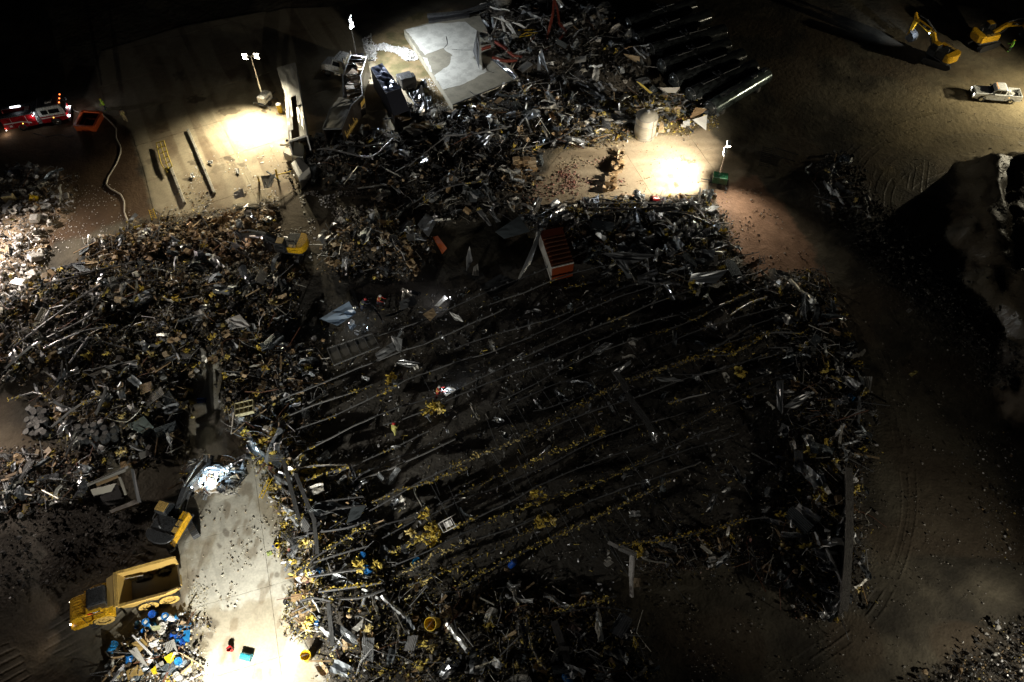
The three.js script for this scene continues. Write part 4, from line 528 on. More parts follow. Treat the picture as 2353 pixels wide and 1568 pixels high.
// long dark horizontal storage tanks in a row with catwalks
{
  const spec = [[[0, 330], [880, 60], [375, 165], [630, 65]], [[110, 520], [1060, 200], [360, 350], [720, 265]], [[290, 650], [1260, 390], [550, 520], [1050, 380]], [[425, 850], [1310, 560], [680, 710], [1090, 575]], [[580, 1030], [1490, 690], [810, 890], [1290, 700]], [[790, 1210], [1640, 830], [990, 1060], [1450, 840]], [[1040, 1385], [1790, 925], [1250, 1220], [1500, 1050]]];
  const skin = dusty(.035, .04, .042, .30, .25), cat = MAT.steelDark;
  spec.forEach(([a, b, c, d], i) => {
    const r = 1.05, A = GZ(zK, ...a, 1.25), Bq = GZ(zK, ...b, 1.25), len = A.distanceTo(Bq), last = i === 6, t = thing('storage_tank', last ? 'long horizontal tank with a dented shiny top, lowest of the row of tanks' : `long dark storage tank with a catwalk, ${['sixth', 'fifth', 'fourth', 'third', 'second', 'first'][i]} tank from the dented shiny tank`, 'tank', low(A.clone().add(Bq).multiplyScalar(.5)), yaw(A, Bq), 'dark storage tanks lying in a row');
    if (last) delete t.userData.group;
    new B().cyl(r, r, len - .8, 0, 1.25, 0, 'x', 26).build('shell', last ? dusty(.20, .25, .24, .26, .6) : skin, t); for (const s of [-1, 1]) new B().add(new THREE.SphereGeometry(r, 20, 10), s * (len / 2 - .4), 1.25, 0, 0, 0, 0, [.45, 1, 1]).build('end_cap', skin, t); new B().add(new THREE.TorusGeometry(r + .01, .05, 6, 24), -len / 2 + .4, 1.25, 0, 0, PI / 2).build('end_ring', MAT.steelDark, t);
    for (const s of [-.3, .3]) new B().box(.5, .7, 1.7, s * len, .3, 0).build('saddle', MAT.concreteDark, t);
    const inv = p => t.worldToLocal(p.clone()); t.updateMatrixWorld(); const C = inv(GZ(zK, ...c, 2.45)), D = inv(GZ(zK, ...d, 2.45)), x0 = Math.max(-len / 2 + .5, Math.min(C.x, D.x)), x1 = Math.min(len / 2 - .5, Math.max(C.x, D.x)), xm = lerp(x0, x1, .42);
    if (!last) { new B().box(xm - x0, .06, .55, (x0 + xm) / 2, 2.42, 0).build('catwalk', cat, t); new B().box(x1 - xm - .8, .05, .3, (x1 + xm + .8) / 2, 2.42, -.1).build('catwalk', cat, t); new B().bar([xm + .1, 2.45, -1.1], [xm + .1, 2.45, 1.1], .3, .08).bar([xm + .9, 2.45, -1.0], [xm + .9, 2.45, .3], .12, .08).build('crossover', cat, t); new B().bar([x0, 2.5, .28], [xm, 2.5, .28], .03, .1).bar([xm + .8, 2.5, .05], [x1, 2.5, .05], .03, .1).build('edge_rail', MAT.steelBright, t); new B().cyl(.22, .22, .3, xm + .5, 2.4, -.2, 'y', 12).build('manway', MAT.steelDark, t); }
    else for (let k = 0; k < 6; k++) { const x = rr(-len / 2 + 1, len / 2 - 1), b2 = new B(); b2.g.push(dented(V3(x, 2.32, -.3), V3(x + .9, 2.38, -.2), V3(x + .8, 2.36, .35), V3(x - .2, 2.3, .3), 2, 2, .12, .02, 90 + k)); b2.build('torn_cladding', MAT.steelBright, t); }
  });
}
// orange ribbed container, orange and dark panels in the middle of the wreckage
{
  const h = 2.6, A = GZ(zM, 1665, 330, h), Bq = GZ(zM, 1945, 280, h), C = GZ(zM, 2090, 715, h), D = GZ(zM, 1815, 780, h), t = thing('container', 'rusty orange steel container with ribbed roof amid dark wreckage', 'container', low(A.clone().add(C).multiplyScalar(.5))), o = t.position.clone(), K = p => p.clone().sub(o), or = dusty(.22, .04, .011, .6), od = dusty(.34, .068, .02, .65);
  new B().quad(K(D), K(C), K(Bq), K(A), .06).build('roof', od, t); for (let k = 0; k < 7; k++) { const f = .24 + k * .115; new B().bar(K(A.clone().lerp(D, f)).add(V3(0, .05, 0)), K(Bq.clone().lerp(C, f)).add(V3(0, .05, 0)), .16, .1).build('roof_rib', dusty(.16, .06, .03, .7), t); }
  const dn = p => atH(p, .4); new B().quad(K(D), K(dn(D)), K(dn(C)), K(C), .05).build('end_wall', or, t); new B().quad(K(A), K(dn(A)), K(dn(D)), K(D), .05).build('side_wall', MAT.whiteDirty, t); new B().quad(K(C), K(dn(C)), K(dn(Bq)), K(Bq), .05).build('side_wall', od, t); new B().quad(K(Bq), K(dn(Bq)), K(dn(A)), K(A), .05).build('end_wall', od, t); new B().bar(K(D), K(C), .14, .14).build('rim', MAT.whiteDirty, t); new B().quad(K(A).add(V3(0, .04, 0)), K(A.clone().lerp(D, .2)).add(V3(0, .04, 0)), K(Bq.clone().lerp(C, .2)).add(V3(0, .04, 0)), K(Bq).add(V3(0, .04, 0)), -.05).build('front_cap', or, t);
}
function sheetThing(name, label, cat, f, pts, hs, mat, nu, nv, amp, t = .04, s = 1, group) { const P2 = pts.map((p, i) => GZ(f, ...p, hs[i])), o = low(P2[0].clone().add(P2[2]).multiplyScalar(.5)), m = mesh(name, dented(...P2.map(p => p.clone().sub(o)), nu, nv, amp, t, s), mat); m.position.copy(o); return tag(m, label, cat, group); }
sheetThing('orange_panel', 'folded orange steel panel lying in the dark wreckage', 'panel', zM, [[345, 400], [405, 385], [520, 540], [460, 610]], [1.2, 1.3, 1.6, 1.2], dusty(.55, .11, .025, .5), 3, 4, .06, .05, 101);
sheetThing('grey_plate', 'dull grey steel panel beside the orange panel', 'panel', zM, [[150, 250], [260, 110], [385, 215], [290, 400]], [1.2, 1.4, 1.5, 1.3], MAT.steelGrey, 4, 4, .07, .05, 102);
sheetThing('steel_plate', 'dark blue grey wall panel propped near the orange container', 'panel', zM, [[1115, 335], [1410, 140], [1545, 330], [1230, 420]], [1.6, 2.1, 1.5, 1.1], dusty(.12, .14, .155, .45, .3), 5, 4, .05, .06, 103);
sheetThing('curved_panel', 'tall curved grey sheet leaning beside the orange container', 'panel', zM, [[1670, 290], [1690, 320], [1560, 720], [1380, 960]], [3.4, 3.0, 2.2, .8], dusty(.20, .21, .22, .4, .4), 6, 8, .10, .05, 104);
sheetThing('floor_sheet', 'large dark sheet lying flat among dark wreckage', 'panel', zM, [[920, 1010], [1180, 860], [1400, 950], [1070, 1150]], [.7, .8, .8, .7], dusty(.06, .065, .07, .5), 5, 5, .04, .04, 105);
sheetThing('metal_flap', 'upright torn grey metal flap near the curved panel', 'panel', zM, [[800, 515], [840, 690], [760, 820], [760, 650]], [2.4, 1.4, .9, 1.2], MAT.steelGrey, 3, 4, .08, .04, 106);
sheetThing('ribbed_panel', 'small ribbed pale panel below the torn metal flap', 'panel', zM, [[850, 770], [905, 730], [915, 880], [830, 870]], [1.1, 1.2, .9, .9], MAT.sheet[2], 6, 2, .05, .04, 107);
// torn wall panels, white strips and red beams round the silo
sheetThing('torn_wall', 'curled light metal wall panel along the edge of the dock slab', 'panel', zS, [[105, 450], [140, 480], [135, 1030], [40, 760]], [2.6, 2.3, 1.3, 1.5], MAT.sheet[0], 3, 8, .12, .04, 111);
sheetThing('corrugated_panel', 'shiny corrugated panel bent over the slab corner', 'panel', zS, [[310, 880], [420, 900], [710, 1130], [660, 1190]], [1.7, 1.9, 1.9, 1.5], MAT.sheet[4], 8, 6, .14, .03, 112);
for (const [pts, hs] of [[[[330, 250], [440, 270], [600, 330], [560, 350]], [3, 3, 2.6, 2.6]], [[[620, 330], [740, 350], [850, 420], [800, 420]], [2.8, 2.8, 2.3, 2.4]], [[[460, 320], [500, 340], [540, 480], [500, 470]], [2.8, 2.7, 2.1, 2.2]], [[[520, 350], [600, 350], [720, 560], [680, 560]], [2.6, 2.7, 1.9, 1.9]], [[[540, 480], [580, 480], [690, 560], [640, 590]], [2.2, 2.2, 1.8, 1.7]], [[[370, 400], [400, 270], [330, 600], [265, 600]], [2.6, 2.8, 1.5, 1.5]], [[[490, 560], [550, 540], [590, 640], [520, 690]], [2.2, 2.3, 1.9, 1.9]]]) sheetThing('white_strip', 'strip of torn white sheeting draped below the steel silo', 'sheeting', zS, pts, hs, MAT.white, 3, 5, .12, .02, 120 + hs.length, 'white torn strips below the silo');
sheetThing('folded_sheet', 'upright folded pale metal sheet standing beyond the slab', 'panel', zS, [[1030, 780], [1070, 720], [1170, 1090], [1050, 900]], [3, 3.4, 1.4, 1.6], MAT.sheet[1], 3, 6, .06, .03, 131);
sheetThing('folded_sheet', 'narrow folded metal sheet beside the taller upright sheet', 'panel', zS, [[1020, 810], [1050, 860], [1055, 1050], [1005, 1050]], [2.6, 2.5, 1.4, 1.4], MAT.sheet[1], 2, 4, .05, .03, 132);
function beamThing(name, label, cat, f, pts, hs, w, h, mat, group) { const P2 = pts.map((p, i) => GZ(f, ...p, hs[i] ?? hs[0])), o = low(P2[0]), b = new B(); for (let i = 0; i < P2.length - 1; i++) { const a = P2[i].clone().sub(o), c = P2[i + 1].clone().sub(o), up = V3(0, h / 2 - .02, 0); b.bar(a, c, w * .12, h); b.bar(a.clone().add(up), c.clone().add(up), w, .03); b.bar(a.clone().sub(up), c.clone().sub(up), w, .03); } const m = b.build(name, mat); m.position.copy(o); return tag(m, label, cat, group); }
const RB = [[[[1250, 20], [1240, 200], [1190, 400], [1150, 580]], [4, 3.4, 2.6, 1.6]], [[[1260, 10], [1310, 160], [1330, 350], [1430, 470]], [4, 3.2, 2.6, 2]], [[[1440, 480], [1300, 650], [1110, 780]], [2, 1.8, 1.6]], [[[330, 860], [520, 910], [700, 905]], [1.8, 1.6, 1.5]], [[[370, 620], [520, 720], [650, 840], [780, 860]], [1.8, 1.7, 1.6, 1.5]], [[[170, 735], [310, 690]], [1.9, 1.8]]];
for (const [p, h] of RB) beamThing('red_beam', 'bent red primed steel beam in the wreck beyond the slab', 'beam', zS, p, h, .3, .38, dusty(.20, .045, .03, .6), 'bent red beams beyond the slab');
for (const p of [[[720, 450], [990, 445]], [[740, 540], [830, 490], [1010, 490]], [[730, 555], [970, 510]]]) beamThing('yellow_rail', 'thin yellow rail sticking out of the wreck beside the white strips', 'rail', zS, p, [2], .08, .08, MAT.yellowPost, 'thin yellow rails beside the white strips');
beamThing('pipe_cluster', 'long grey pipe run lying at the top of the slab', 'pipe', c2, [[1180, 110], [1420, 90], [1620, 30]], [1.4], .5, .5, MAT.steelGrey); beamThing('pipe_cluster', 'thick dark pipe run resting beside the thinner pipe run', 'pipe', c2, [[1190, 150], [1330, 130], [1470, 110]], [1.4], .7, .6, MAT.steelDark);
// long segmented wall girder at the far side of the roof field, standing column with cross arm
{
  const pts = [[560, 90], [565, 190], [565, 310], [563, 575], [550, 800], [540, 940], [525, 1075]].map(p => GZ(c12, ...p, 2.2)), t = thing('wall_girder', 'long segmented grey wall girder standing beside the dirt track', 'girder', low(pts[3])), o = t.position.clone();
  for (let i = 0; i < 6; i++) { const a = pts[i].clone().sub(o), b = pts[i + 1].clone().sub(o); a.lerp(b, .012); const dn = V3(0, -.95, 0); new B().bar(a, b, .62, .1).bar(a.clone().add(dn), b.clone().add(dn), .12, 1.9).build('girder_segment', dusty(.20, .19, .175, .7), t); }
}
{
  const base = GZ(c11, 825, 980, .2), top = GZ(c11, 830, 690, 3.2), t = thing('steel_column', 'pale leaning steel column with a bent cross arm at the end of the roof', 'column', low(base)), o = t.position.clone(); new B().bar(GZ(c11, 825, 980, .3).sub(o), GZ(c11, 822, 840, 1.7).sub(o), .3, .16).bar(GZ(c11, 822, 840, 1.7).sub(o), top.clone().sub(o), .42, .2).build('shaft', dusty(.42, .41, .40, .6), t); new B().bar(GZ(c11, 855, 690, 3.2).sub(o), GZ(c11, 740, 640, 3.0).sub(o), .4, .3).bar(GZ(c11, 740, 640, 3.0).sub(o), GZ(c11, 670, 605, 2.6).sub(o), .4, .3).build('cross_arm', dusty(.16, .155, .15, .6), t);
}
for (const [a, b] of [[[190, 40], [295, 440]], [[275, 140], [410, 480]], [[400, 440], [425, 690]], [[500, 1030], [530, 1320]]]) beamThing('main_rafter', 'dark steel rafter lying between the roof purlins and the concrete lane', 'beam', c10, [a, b], [1.5, 1.2], .34, .4, dusty(.11, .11, .11, .55, .2), 'dark rafters beside the concrete lane');
for (const [a, b] of [[[790, 1150], [930, 1340]], [[930, 1340], [1000, 1480]], [[700, 980], [800, 1130]]]) beamThing('main_rafter', 'dented grey rafter lying across the fallen roof purlins', 'beam', c7, [a, b], [1.2, 1.2], .55, .35, dusty(.14, .14, .14, .5, .2), 'dented rafters across the fallen purlins');
beamThing('main_rafter', 'dark tapering rafter pair crossing near the bottom wreckage', 'beam', c11, [[290, 1150], [340, 1300], [385, 1430]], [1.3, 1.3, 1], .55, .4, dusty(.10, .095, .095, .6)); beamThing('main_rafter', 'short dark steel stub crossing the tapering rafter', 'beam', c11, [[395, 1340], [320, 1340], [275, 1430]], [1.5, 1.5, 1.2], .3, .35, dusty(.12, .115, .11, .6));
// concrete kerbs and yellow rack in the yard
for (const [f, a, b, lab] of [[c1, [1170, 1140], [1275, 1410], 'long low concrete kerb beside the fallen yellow rack'], [c1, [1297, 900], [1480, 1340], 'long low concrete kerb between the yellow rack and the light tower']]) { const A = GZ(f, ...a), Bq = GZ(f, ...b), t = thing('concrete_kerb', lab, 'kerb', A.clone().lerp(Bq, .5), yaw(A, Bq)), len = A.distanceTo(Bq), n = 3; for (let k = 0; k < n; k++) { const w = len / n - .04; new B().prism([[-w / 2, 0], [-w / 2, .3], [-w / 2 + .06, .35], [w / 2 - .06, .35 + rr(-.04, .03)], [w / 2, .3], [w / 2, 0]], .32, .03).build('kerb_section', MAT.concrete, t).position.x = -len / 2 + (k + .5) * len / n; } }
{
  const t = thing('yellow_rack', 'yellow steel storage rack frame fallen on the concrete yard', 'rack', GZ(c1, 1120, 1070)), o = t.position.clone(), yl = dusty(.55, .42, .06, .5), q = (X, Y, h) => GZ(c1, X, Y, h).sub(o); const bars = [[[1075, 985], [1110, 1130], [1155, 1190]], [[1100, 975], [1135, 1090], [1160, 1165]], [[1128, 970], [1160, 1080], [1185, 1145]]]; bars.forEach((p, i) => new B().tube(p.map(a => q(...a, .45 + .15 * i)), .07, 5, 12).build('rail', yl, t)); for (let k = 0; k < 6; k++) { const f = k / 5; new B().bar(q(lerp(1075, 1150, f), lerp(985, 1165, f), .5), q(lerp(1128, 1185, f), lerp(970, 1145, f), .75), .09).build('rung', yl, t); } for (const [x, y] of [[1080, 1000], [1128, 985], [1150, 1160], [1183, 1140]]) new B().bar(q(x, y, .6), q(x - 4, y + 16, 0), .06).build('leg', yl, t);
}
// yellow bollard, dock leveller boxes, overturned chute
{
  const t = thing('bollard', 'short thick yellow bollard with a pale top beside the white trailer', 'bollard', G(644, 257)); new B().cyl(.33, .33, 1.2, 0, .6, 0, 'y', 20).build('post', MAT.yellowPost, t); new B().add(new THREE.SphereGeometry(.34, 18, 6, 0, 2 * PI, 0, PI / 2), 0, 1.2, 0, 0, 0, 0, [1, .35, 1]).build('cap', MAT.foam[2], t);
}
function blocky(name, label, cat, f, corners, hTop, hBot, mat, top, group) { const P2 = corners.map(p => GZ(f, ...p, hTop)), o = low(P2[0].clone().add(P2[2]).multiplyScalar(.5)), t = thing(name, label, cat, o, 0, group), K = p => p.clone().sub(o); new B().quad(...P2.map(K), -.06).build('top_panel', top ?? mat, t); for (let i = 0; i < 4; i++) { const a = P2[i], b = P2[(i + 1) % 4]; new B().quad(K(a), K(b), K(atH(b, hBot)), K(atH(a, hBot)), .05).build('side_panel', mat, t); } return t; }
blocky('fallen_shutter', 'pale grey panelled dock door propped below the white trailer', 'door', zT, [[320, 1290], [440, 1320], [430, 1490], [300, 1470]], 2.2, .2, MAT.whiteDirty); blocky('dock_box', 'tilted light grey slotted box beyond the dock door', 'box', c2, [[240, 1130], [290, 1080], [365, 1150], [290, 1220]], 2.0, .1, MAT.whiteDirty); blocky('pallet_bin', 'open pale bin against the fallen dock door', 'box', zT, [[170, 1430], [215, 1360], [300, 1390], [280, 1480]], 1.4, .2, MAT.whiteDirty, MAT.wood[1]);
{
  const t = thing('steel_chute', 'dark overturned steel chute with posts at the edge of the yard', 'chute', GZ(zY, 1660, 300)), o = t.position.clone(), q = (X, Y, h) => GZ(zY, X, Y, h).sub(o); const b = new B(); b.g.push(dented(q(1560, 200, 1.0), q(1690, 190, 1.5), q(1640, 350, 1.2), q(1600, 350, .6), 4, 4, .06, .05, 141)); b.build('trough', dusty(.12, .115, .11, .5, .3), t); const b2 = new B(); b2.g.push(dented(q(1690, 190, 1.5), q(1740, 170, 1.9), q(1690, 330, 1.6), q(1640, 350, 1.2), 3, 4, .06, .05, 142)); b2.build('trough_side', MAT.steelDark, t); new B().bar(q(1520, 210, 1.6), q(1535, 270, 0), .2).build('post', MAT.yellowPost, t); new B().bar(q(1740, 120, 1.8), q(1770, 250, 0), .2).build('post', MAT.yellowPost, t); new B().bar(q(1630, 140, 1.6), q(1800, 270, 1.2), .14).build('cross_bar', MAT.steelDark, t); new B().bar(q(1760, 185, 1.4), q(1930, 140, 1.1), .12).build('cross_bar', MAT.yellowPost, t);
}
// collapsed dark room frame above the dump truck
{
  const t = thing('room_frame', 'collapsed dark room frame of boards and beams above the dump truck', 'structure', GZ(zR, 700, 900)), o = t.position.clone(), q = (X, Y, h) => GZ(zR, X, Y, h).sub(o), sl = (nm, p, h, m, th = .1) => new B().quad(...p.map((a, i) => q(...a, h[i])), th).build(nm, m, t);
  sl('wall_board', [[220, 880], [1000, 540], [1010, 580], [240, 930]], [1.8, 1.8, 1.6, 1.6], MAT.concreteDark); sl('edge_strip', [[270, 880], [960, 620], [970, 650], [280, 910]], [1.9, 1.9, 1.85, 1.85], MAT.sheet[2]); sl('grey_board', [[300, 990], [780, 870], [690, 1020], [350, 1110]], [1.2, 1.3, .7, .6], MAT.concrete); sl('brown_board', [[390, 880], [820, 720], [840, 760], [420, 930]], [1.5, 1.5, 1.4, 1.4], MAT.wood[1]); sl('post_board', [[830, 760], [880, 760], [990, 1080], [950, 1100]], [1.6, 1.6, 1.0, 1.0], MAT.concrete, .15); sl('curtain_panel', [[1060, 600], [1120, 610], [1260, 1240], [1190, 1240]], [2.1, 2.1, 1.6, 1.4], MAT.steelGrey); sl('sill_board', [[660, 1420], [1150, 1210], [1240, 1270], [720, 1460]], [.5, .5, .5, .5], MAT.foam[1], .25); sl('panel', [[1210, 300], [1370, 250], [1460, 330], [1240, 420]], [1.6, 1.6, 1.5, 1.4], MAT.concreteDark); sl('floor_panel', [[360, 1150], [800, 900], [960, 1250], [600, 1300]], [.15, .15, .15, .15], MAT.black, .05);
}

// ---------------------------------------------------------------- fallen roof: Z purlins, each a thing with its clips and scraps of insulation
const purlinMat = [dusty(.25, .25, .255, .5, .3), dusty(.17, .17, .175, .55, .3), dusty(.32, .32, .32, .45, .35)];
const clipGeo = new B().box(.07, .16, .12, 0, .08, 0).box(.14, .03, .16, 0, .01, 0).geo();
function zSection(pts, w = .10, h = .24, roll = 0) {               // Z profile swept along a path
  const c = new THREE.CatmullRomCurve3(pts, false, 'catmullrom', .4), n = Math.max(4, Math.round(c.getLength() / 1.1)), out = [], prof = [[-w, h / 2], [0, h / 2], [0, -h / 2], [w, -h / 2]], t = .012, rows = [];
  for (let i = 0; i <= n; i++) { const p = c.getPointAt(i / n), d = c.getTangentAt(i / n), s = V3(0, 1, 0).cross(d).normalize(), u = d.clone().cross(s).normalize(), a = roll * (1 + .5 * Math.sin(i * .7)), ca = Math.cos(a), sa = Math.sin(a); rows.push(prof.map(([x, y]) => p.clone().addScaledVector(s, x * ca - y * sa).addScaledVector(u, x * sa + y * ca))); }
  const tri = (a, b, e) => out.push(...a.toArray(), ...b.toArray(), ...e.toArray());
  for (let i = 0; i < n; i++) for (let k = 0; k < 3; k++) { const A = rows[i][k], Bq = rows[i][k + 1], C = rows[i + 1][k + 1], D = rows[i + 1][k], nn = Bq.clone().sub(A).cross(D.clone().sub(A)).normalize().multiplyScalar(t), q = [A, Bq, C, D].map(p => p.clone().add(nn)); tri(A, Bq, C); tri(A, C, D); tri(q[2], q[1], q[0]); tri(q[3], q[2], q[0]); }
  const g = new THREE.BufferGeometry(); g.setAttribute('position', new THREE.Float32BufferAttribute(out, 3)); g.computeVertexNormals(); return [plain(g), c];
}
// torn tuft of glass wool: a lumpy, flattened blob with ragged lobes
function tuftGeo(s, lobes, flakes) {
  const r = rng(s * 97 + 5), b = new B();
  for (let k = 0; k < lobes; k++) { const g = new THREE.IcosahedronGeometry(.5, 0), p = g.attributes.position, m = {}; for (let i = 0; i < p.count; i++) { const q = [p.getX(i), p.getY(i), p.getZ(i)].map(v => v.toFixed(2)).join(); m[q] ??= .45 + .9 * r(); p.setXYZ(i, p.getX(i) * m[q], p.getY(i) * m[q], p.getZ(i) * m[q]); } g.computeVertexNormals(); b.add(g, (r() - .5) * .6, (r() - .5) * .2, (r() - .5) * .4, r() * 3, r() * 3, 0, [.25 + r() * .4, .10 + r() * .22, .18 + r() * .3]); }
  for (let k = 0; k < flakes; k++) { const c = V3((r() - .5) * .95, (r() - .3) * .3, (r() - .5) * .7), v = () => V3((r() - .5) * .42, (r() - .5) * .3, (r() - .5) * .34).add(c); b.quad(v(), v(), v(), v(), .025); }
  return b.geo();
}
const TUFT = [1, 2, 3, 4, 5].map(s => tuftGeo(s, 4, 11)), WISP = [6, 7, 8, 9].map(s => tuftGeo(s, 2, 5));
const purlinCurves = [];
function purlin(label, group, pts, o = {}) {
  const { fluff = 0, w = .10, h = .24, mat = pick(purlinMat), clips = true, roll = rr(-.3, .3) } = o, org = low(pts[Math.floor(pts.length / 2)]), [g, c] = zSection(pts.map(p => p.clone().sub(org)), w, h, roll), m = mesh('steel_purlin', g, mat); m.position.copy(org); tag(m, label, 'purlin', group); const L = c.getLength();
  if (clips) for (let s = rr(.3, 1.5); s < L; s += rr(1.35, 1.7)) { const p = c.getPointAt(s / L), k = mesh('clip', clipGeo, MAT.steelGrey, m); k.position.copy(p).add(V3(0, h / 2, 0)); k.rotation.y = rr(0, 3); k.scale.setScalar(rr(.5, 1.3)); }
  if (fluff) { const b = []; for (let s = 0; s < L; s += .14) { if (vn(s * .55 + org.x * 3, org.z * 7) > fluff) continue; const p = c.getPointAt(Math.min(1, s / L)), sc = (fluff > .7 ? .2 : .13) + .5 * R() * R(), q = WISP[Math.floor(R() * 4)].clone(); q.applyMatrix4(new THREE.Matrix4().compose(p.clone().add(V3(rr(-.12, .12), h / 2 + rr(-.2, .05), rr(-.16, .16))), new THREE.Quaternion().setFromEuler(new THREE.Euler(rr(-.6, .6), rr(0, 6), rr(-.6, .6))), V3(sc * rr(.7, 1.5), sc * rr(.6, 1.1), sc * rr(.6, 1.2)))); b.push(q); } if (b.length) { const k = mesh('insulation_scraps', mergeGeometries(b), pick(MAT.yellowFluff), m); k.userData.kind = 'stuff'; } }
  return m;
}
{
  const GRP = 'long purlins of the fallen roof', rowAt = (k) => 672 + k * 34.2 - (k < 7 ? (7 - k) * 2.5 : 0) + 7 * Math.sin(k * 2.7);          // where row k crosses u = 1180 in the picture
  const d0 = G(840, 1065).sub(G(1240, 900)).normalize().multiplyScalar(-1), nrm = V3(-d0.z, 0, d0.x);
  const LABEL = { bare: 'bare steel purlin of the fallen roof lying over the dark rubble floor', part: 'steel purlin of the fallen roof with scattered insulation scraps', full: 'steel purlin of the fallen roof thick with yellow insulation' };
  const left = k => [640, 650, 650, 655, 670, 690, 720, 760, 800, 830, 838, 860, 872, 878, 885, 900, 910, 940, 1040][k] ?? 1000, right = k => [1350, 1450, 1520, 1640, 1740, 1760, 1780, 1800, 1820, 1830, 1840, 1850, 1840, 1820, 1780, 1740, 1700, 1620, 1560][k] ?? 1500;
  const heavy = { 11: [[830, 1010]], 12: [[1180, 1300]], 10: [[1200, 1290], [1560, 1760]], 14: [[880, 1020]], 15: [[1180, 1340]], 16: [[905, 1080]], 17: [[1000, 1200]], 18: [[1040, 1560]] };
  for (let k = 0; k < 19; k++) {
    const jit = rr(-.03, .03), c0 = G(1180, rowAt(k)), a = G(left(k), rowAt(k) + (1180 - left(k)) * (.41 + jit)), b = G(right(k), rowAt(k) - (right(k) - 1180) * .38);
    const t0 = a.clone().sub(c0).dot(d0), t1 = b.clone().sub(c0).dot(d0); let s = t0; const bend = rr(-.6, .6), ph = rr(0, 6);
    while (s < t1 - 1.5) {
      const len = Math.min(t1 - s, rr(7.2, 9.6)), pts = []; const gap = R() < .18;
      for (let i = 0; i <= 6; i++) { const f = s + len * i / 6, edge = sm(8, 24, f), p = c0.clone().addScaledVector(d0, f).addScaledVector(nrm, jit * f + bend * Math.sin(f * .09 + ph) + .22 * Math.sin(f * .35 + k * 2) + edge * .055 * (f - 8) + rr(-.07, .07)); p.y = .95 + .3 * Math.sin(f * .22 + k) + rr(-.06, .06) - .3 * sm(t1 - 5, t1, f); pts.push(p); }
      const midU = toPic(pts[3].x, pts[3].z, 1)[0], hv = (heavy[k] ?? []).some(([x, y]) => midU > x - 90 && midU < y + 90), kind = hv ? 'full' : R() < (midU > 1500 || midU < 950 ? .45 : .25) ? 'part' : 'bare';
      if (!gap || hv) purlin(LABEL[kind], GRP + (kind === 'bare' ? '' : kind === 'full' ? ', thick with insulation' : ', with insulation scraps'), pts, { fluff: kind === 'full' ? .93 : kind === 'part' ? .28 : 0 });
      s += len - .4;
    }
  }
  // the short bay beside the concrete lane
  const bay = [[[300, 95], [420, 75], [640, 78]], [[270, 220], [330, 185], [420, 150], [640, 78]], [[350, 370], [420, 330], [740, 290]], [[395, 445], [560, 372], [760, 350]], [[350, 540], [620, 502], [780, 450]], [[270, 830], [430, 690], [600, 590], [780, 465]], [[395, 745], [560, 690], [775, 630]], [[360, 842], [560, 810], [785, 778]], [[430, 942], [620, 915], [870, 880]], [[530, 995], [720, 985], [885, 930]], [[300, 1010], [400, 985], [520, 1010]], [[245, 130], [290, 60], [340, 0]]];
  bay.forEach((p, i) => purlin(i === 5 ? 'long diagonal purlin wrapped in pale insulation beside the concrete lane' : [1, 8, 11].includes(i) ? 'short bay purlin coated with yellow insulation by the concrete lane' : 'bare dark purlin in the short bay beside the concrete lane', i === 5 ? undefined : [1, 8, 11].includes(i) ? 'coated purlins by the concrete lane' : 'bare bay purlins by the concrete lane', p.map(q => GZ(c10, ...q, 1.25)), { fluff: [1, 5, 8, 11].includes(i) ? .8 : .15, w: .14, h: .3 }));
  // right part and far end
  const rt = [[[[1330, 880], [1520, 870], [1764, 730]], c7, .5], [[[940, 1060], [1200, 920], [1330, 900]], c7, .3], [[[1510, 600], [1640, 520], [1760, 480]], c7, .6], [[[1400, 830], [1620, 690], [1764, 640]], c7, .4], [[[1040, 1010], [1330, 1010], [1560, 940], [1764, 870]], c7, .2], [[[0, 730], [80, 722], [230, 730]], c8, .8], [[[0, 640], [180, 575]], c8, .3], [[[0, 830], [140, 825]], c8, .2], [[[1350, 560], [1540, 460], [1764, 430]], c11, .3], [[[740, 640], [900, 600], [1150, 570], [1540, 470]], c11, .8], [[[300, 1085], [460, 1035], [720, 975]], c11, .75], [[[330, 1090], [600, 1050], [820, 1080]], c11, .4], [[[105, 1130], [115, 1240], [165, 1380], [240, 1480]], c11, .9]];
  for (const [p, f, fl] of rt) purlin(fl > .7 ? 'bent purlin heavy with yellow insulation at the edge of the fallen roof' : 'bent purlin with few scraps at the edge of the fallen roof', fl > .7 ? 'insulated purlins at the roof edge' : 'bent purlins at the roof edge', p.map(q => GZ(f, ...q, 1.3)), { fluff: fl });
  // tangle over the heap between the boxes and the dump truck
  const tg = [[[100, 830], [330, 680], [560, 520], [720, 430]], [[20, 960], [250, 850], [520, 700], [700, 600]], [[330, 870], [600, 760], [830, 700]], [[420, 900], [640, 800], [760, 830], [930, 870]], [[600, 1030], [770, 980], [960, 940]], [[500, 970], [640, 800]], [[340, 1360], [560, 1260], [760, 1180]], [[700, 1120], [760, 1150], [690, 1330]], [[600, 1030], [720, 1090], [770, 1160]], [[440, 1560], [500, 1470], [640, 1400], [800, 1300]], [[330, 1000], [440, 1100], [450, 950]], [[640, 640], [780, 420], [1000, 270]], [[700, 440], [900, 400], [1100, 380]], [[330, 440], [560, 330], [840, 260]], [[520, 330], [720, 310], [930, 230]], [[180, 870], [300, 810], [470, 790]], [[40, 1170], [230, 1120], [330, 1180]], [[1040, 1150], [1200, 1180], [1300, 1270]]];
  for (const p of tg) purlin('bent dark purlin tangled in the heap above the dump truck', 'bent purlins in the heap above the dump truck', p.map(q => { const v = GZ(c5, ...q, 1.5); v.y = height(v.x, v.z) + .75 + rr(0, .4); return v; }), { fluff: R() < .4 ? .4 : 0 });
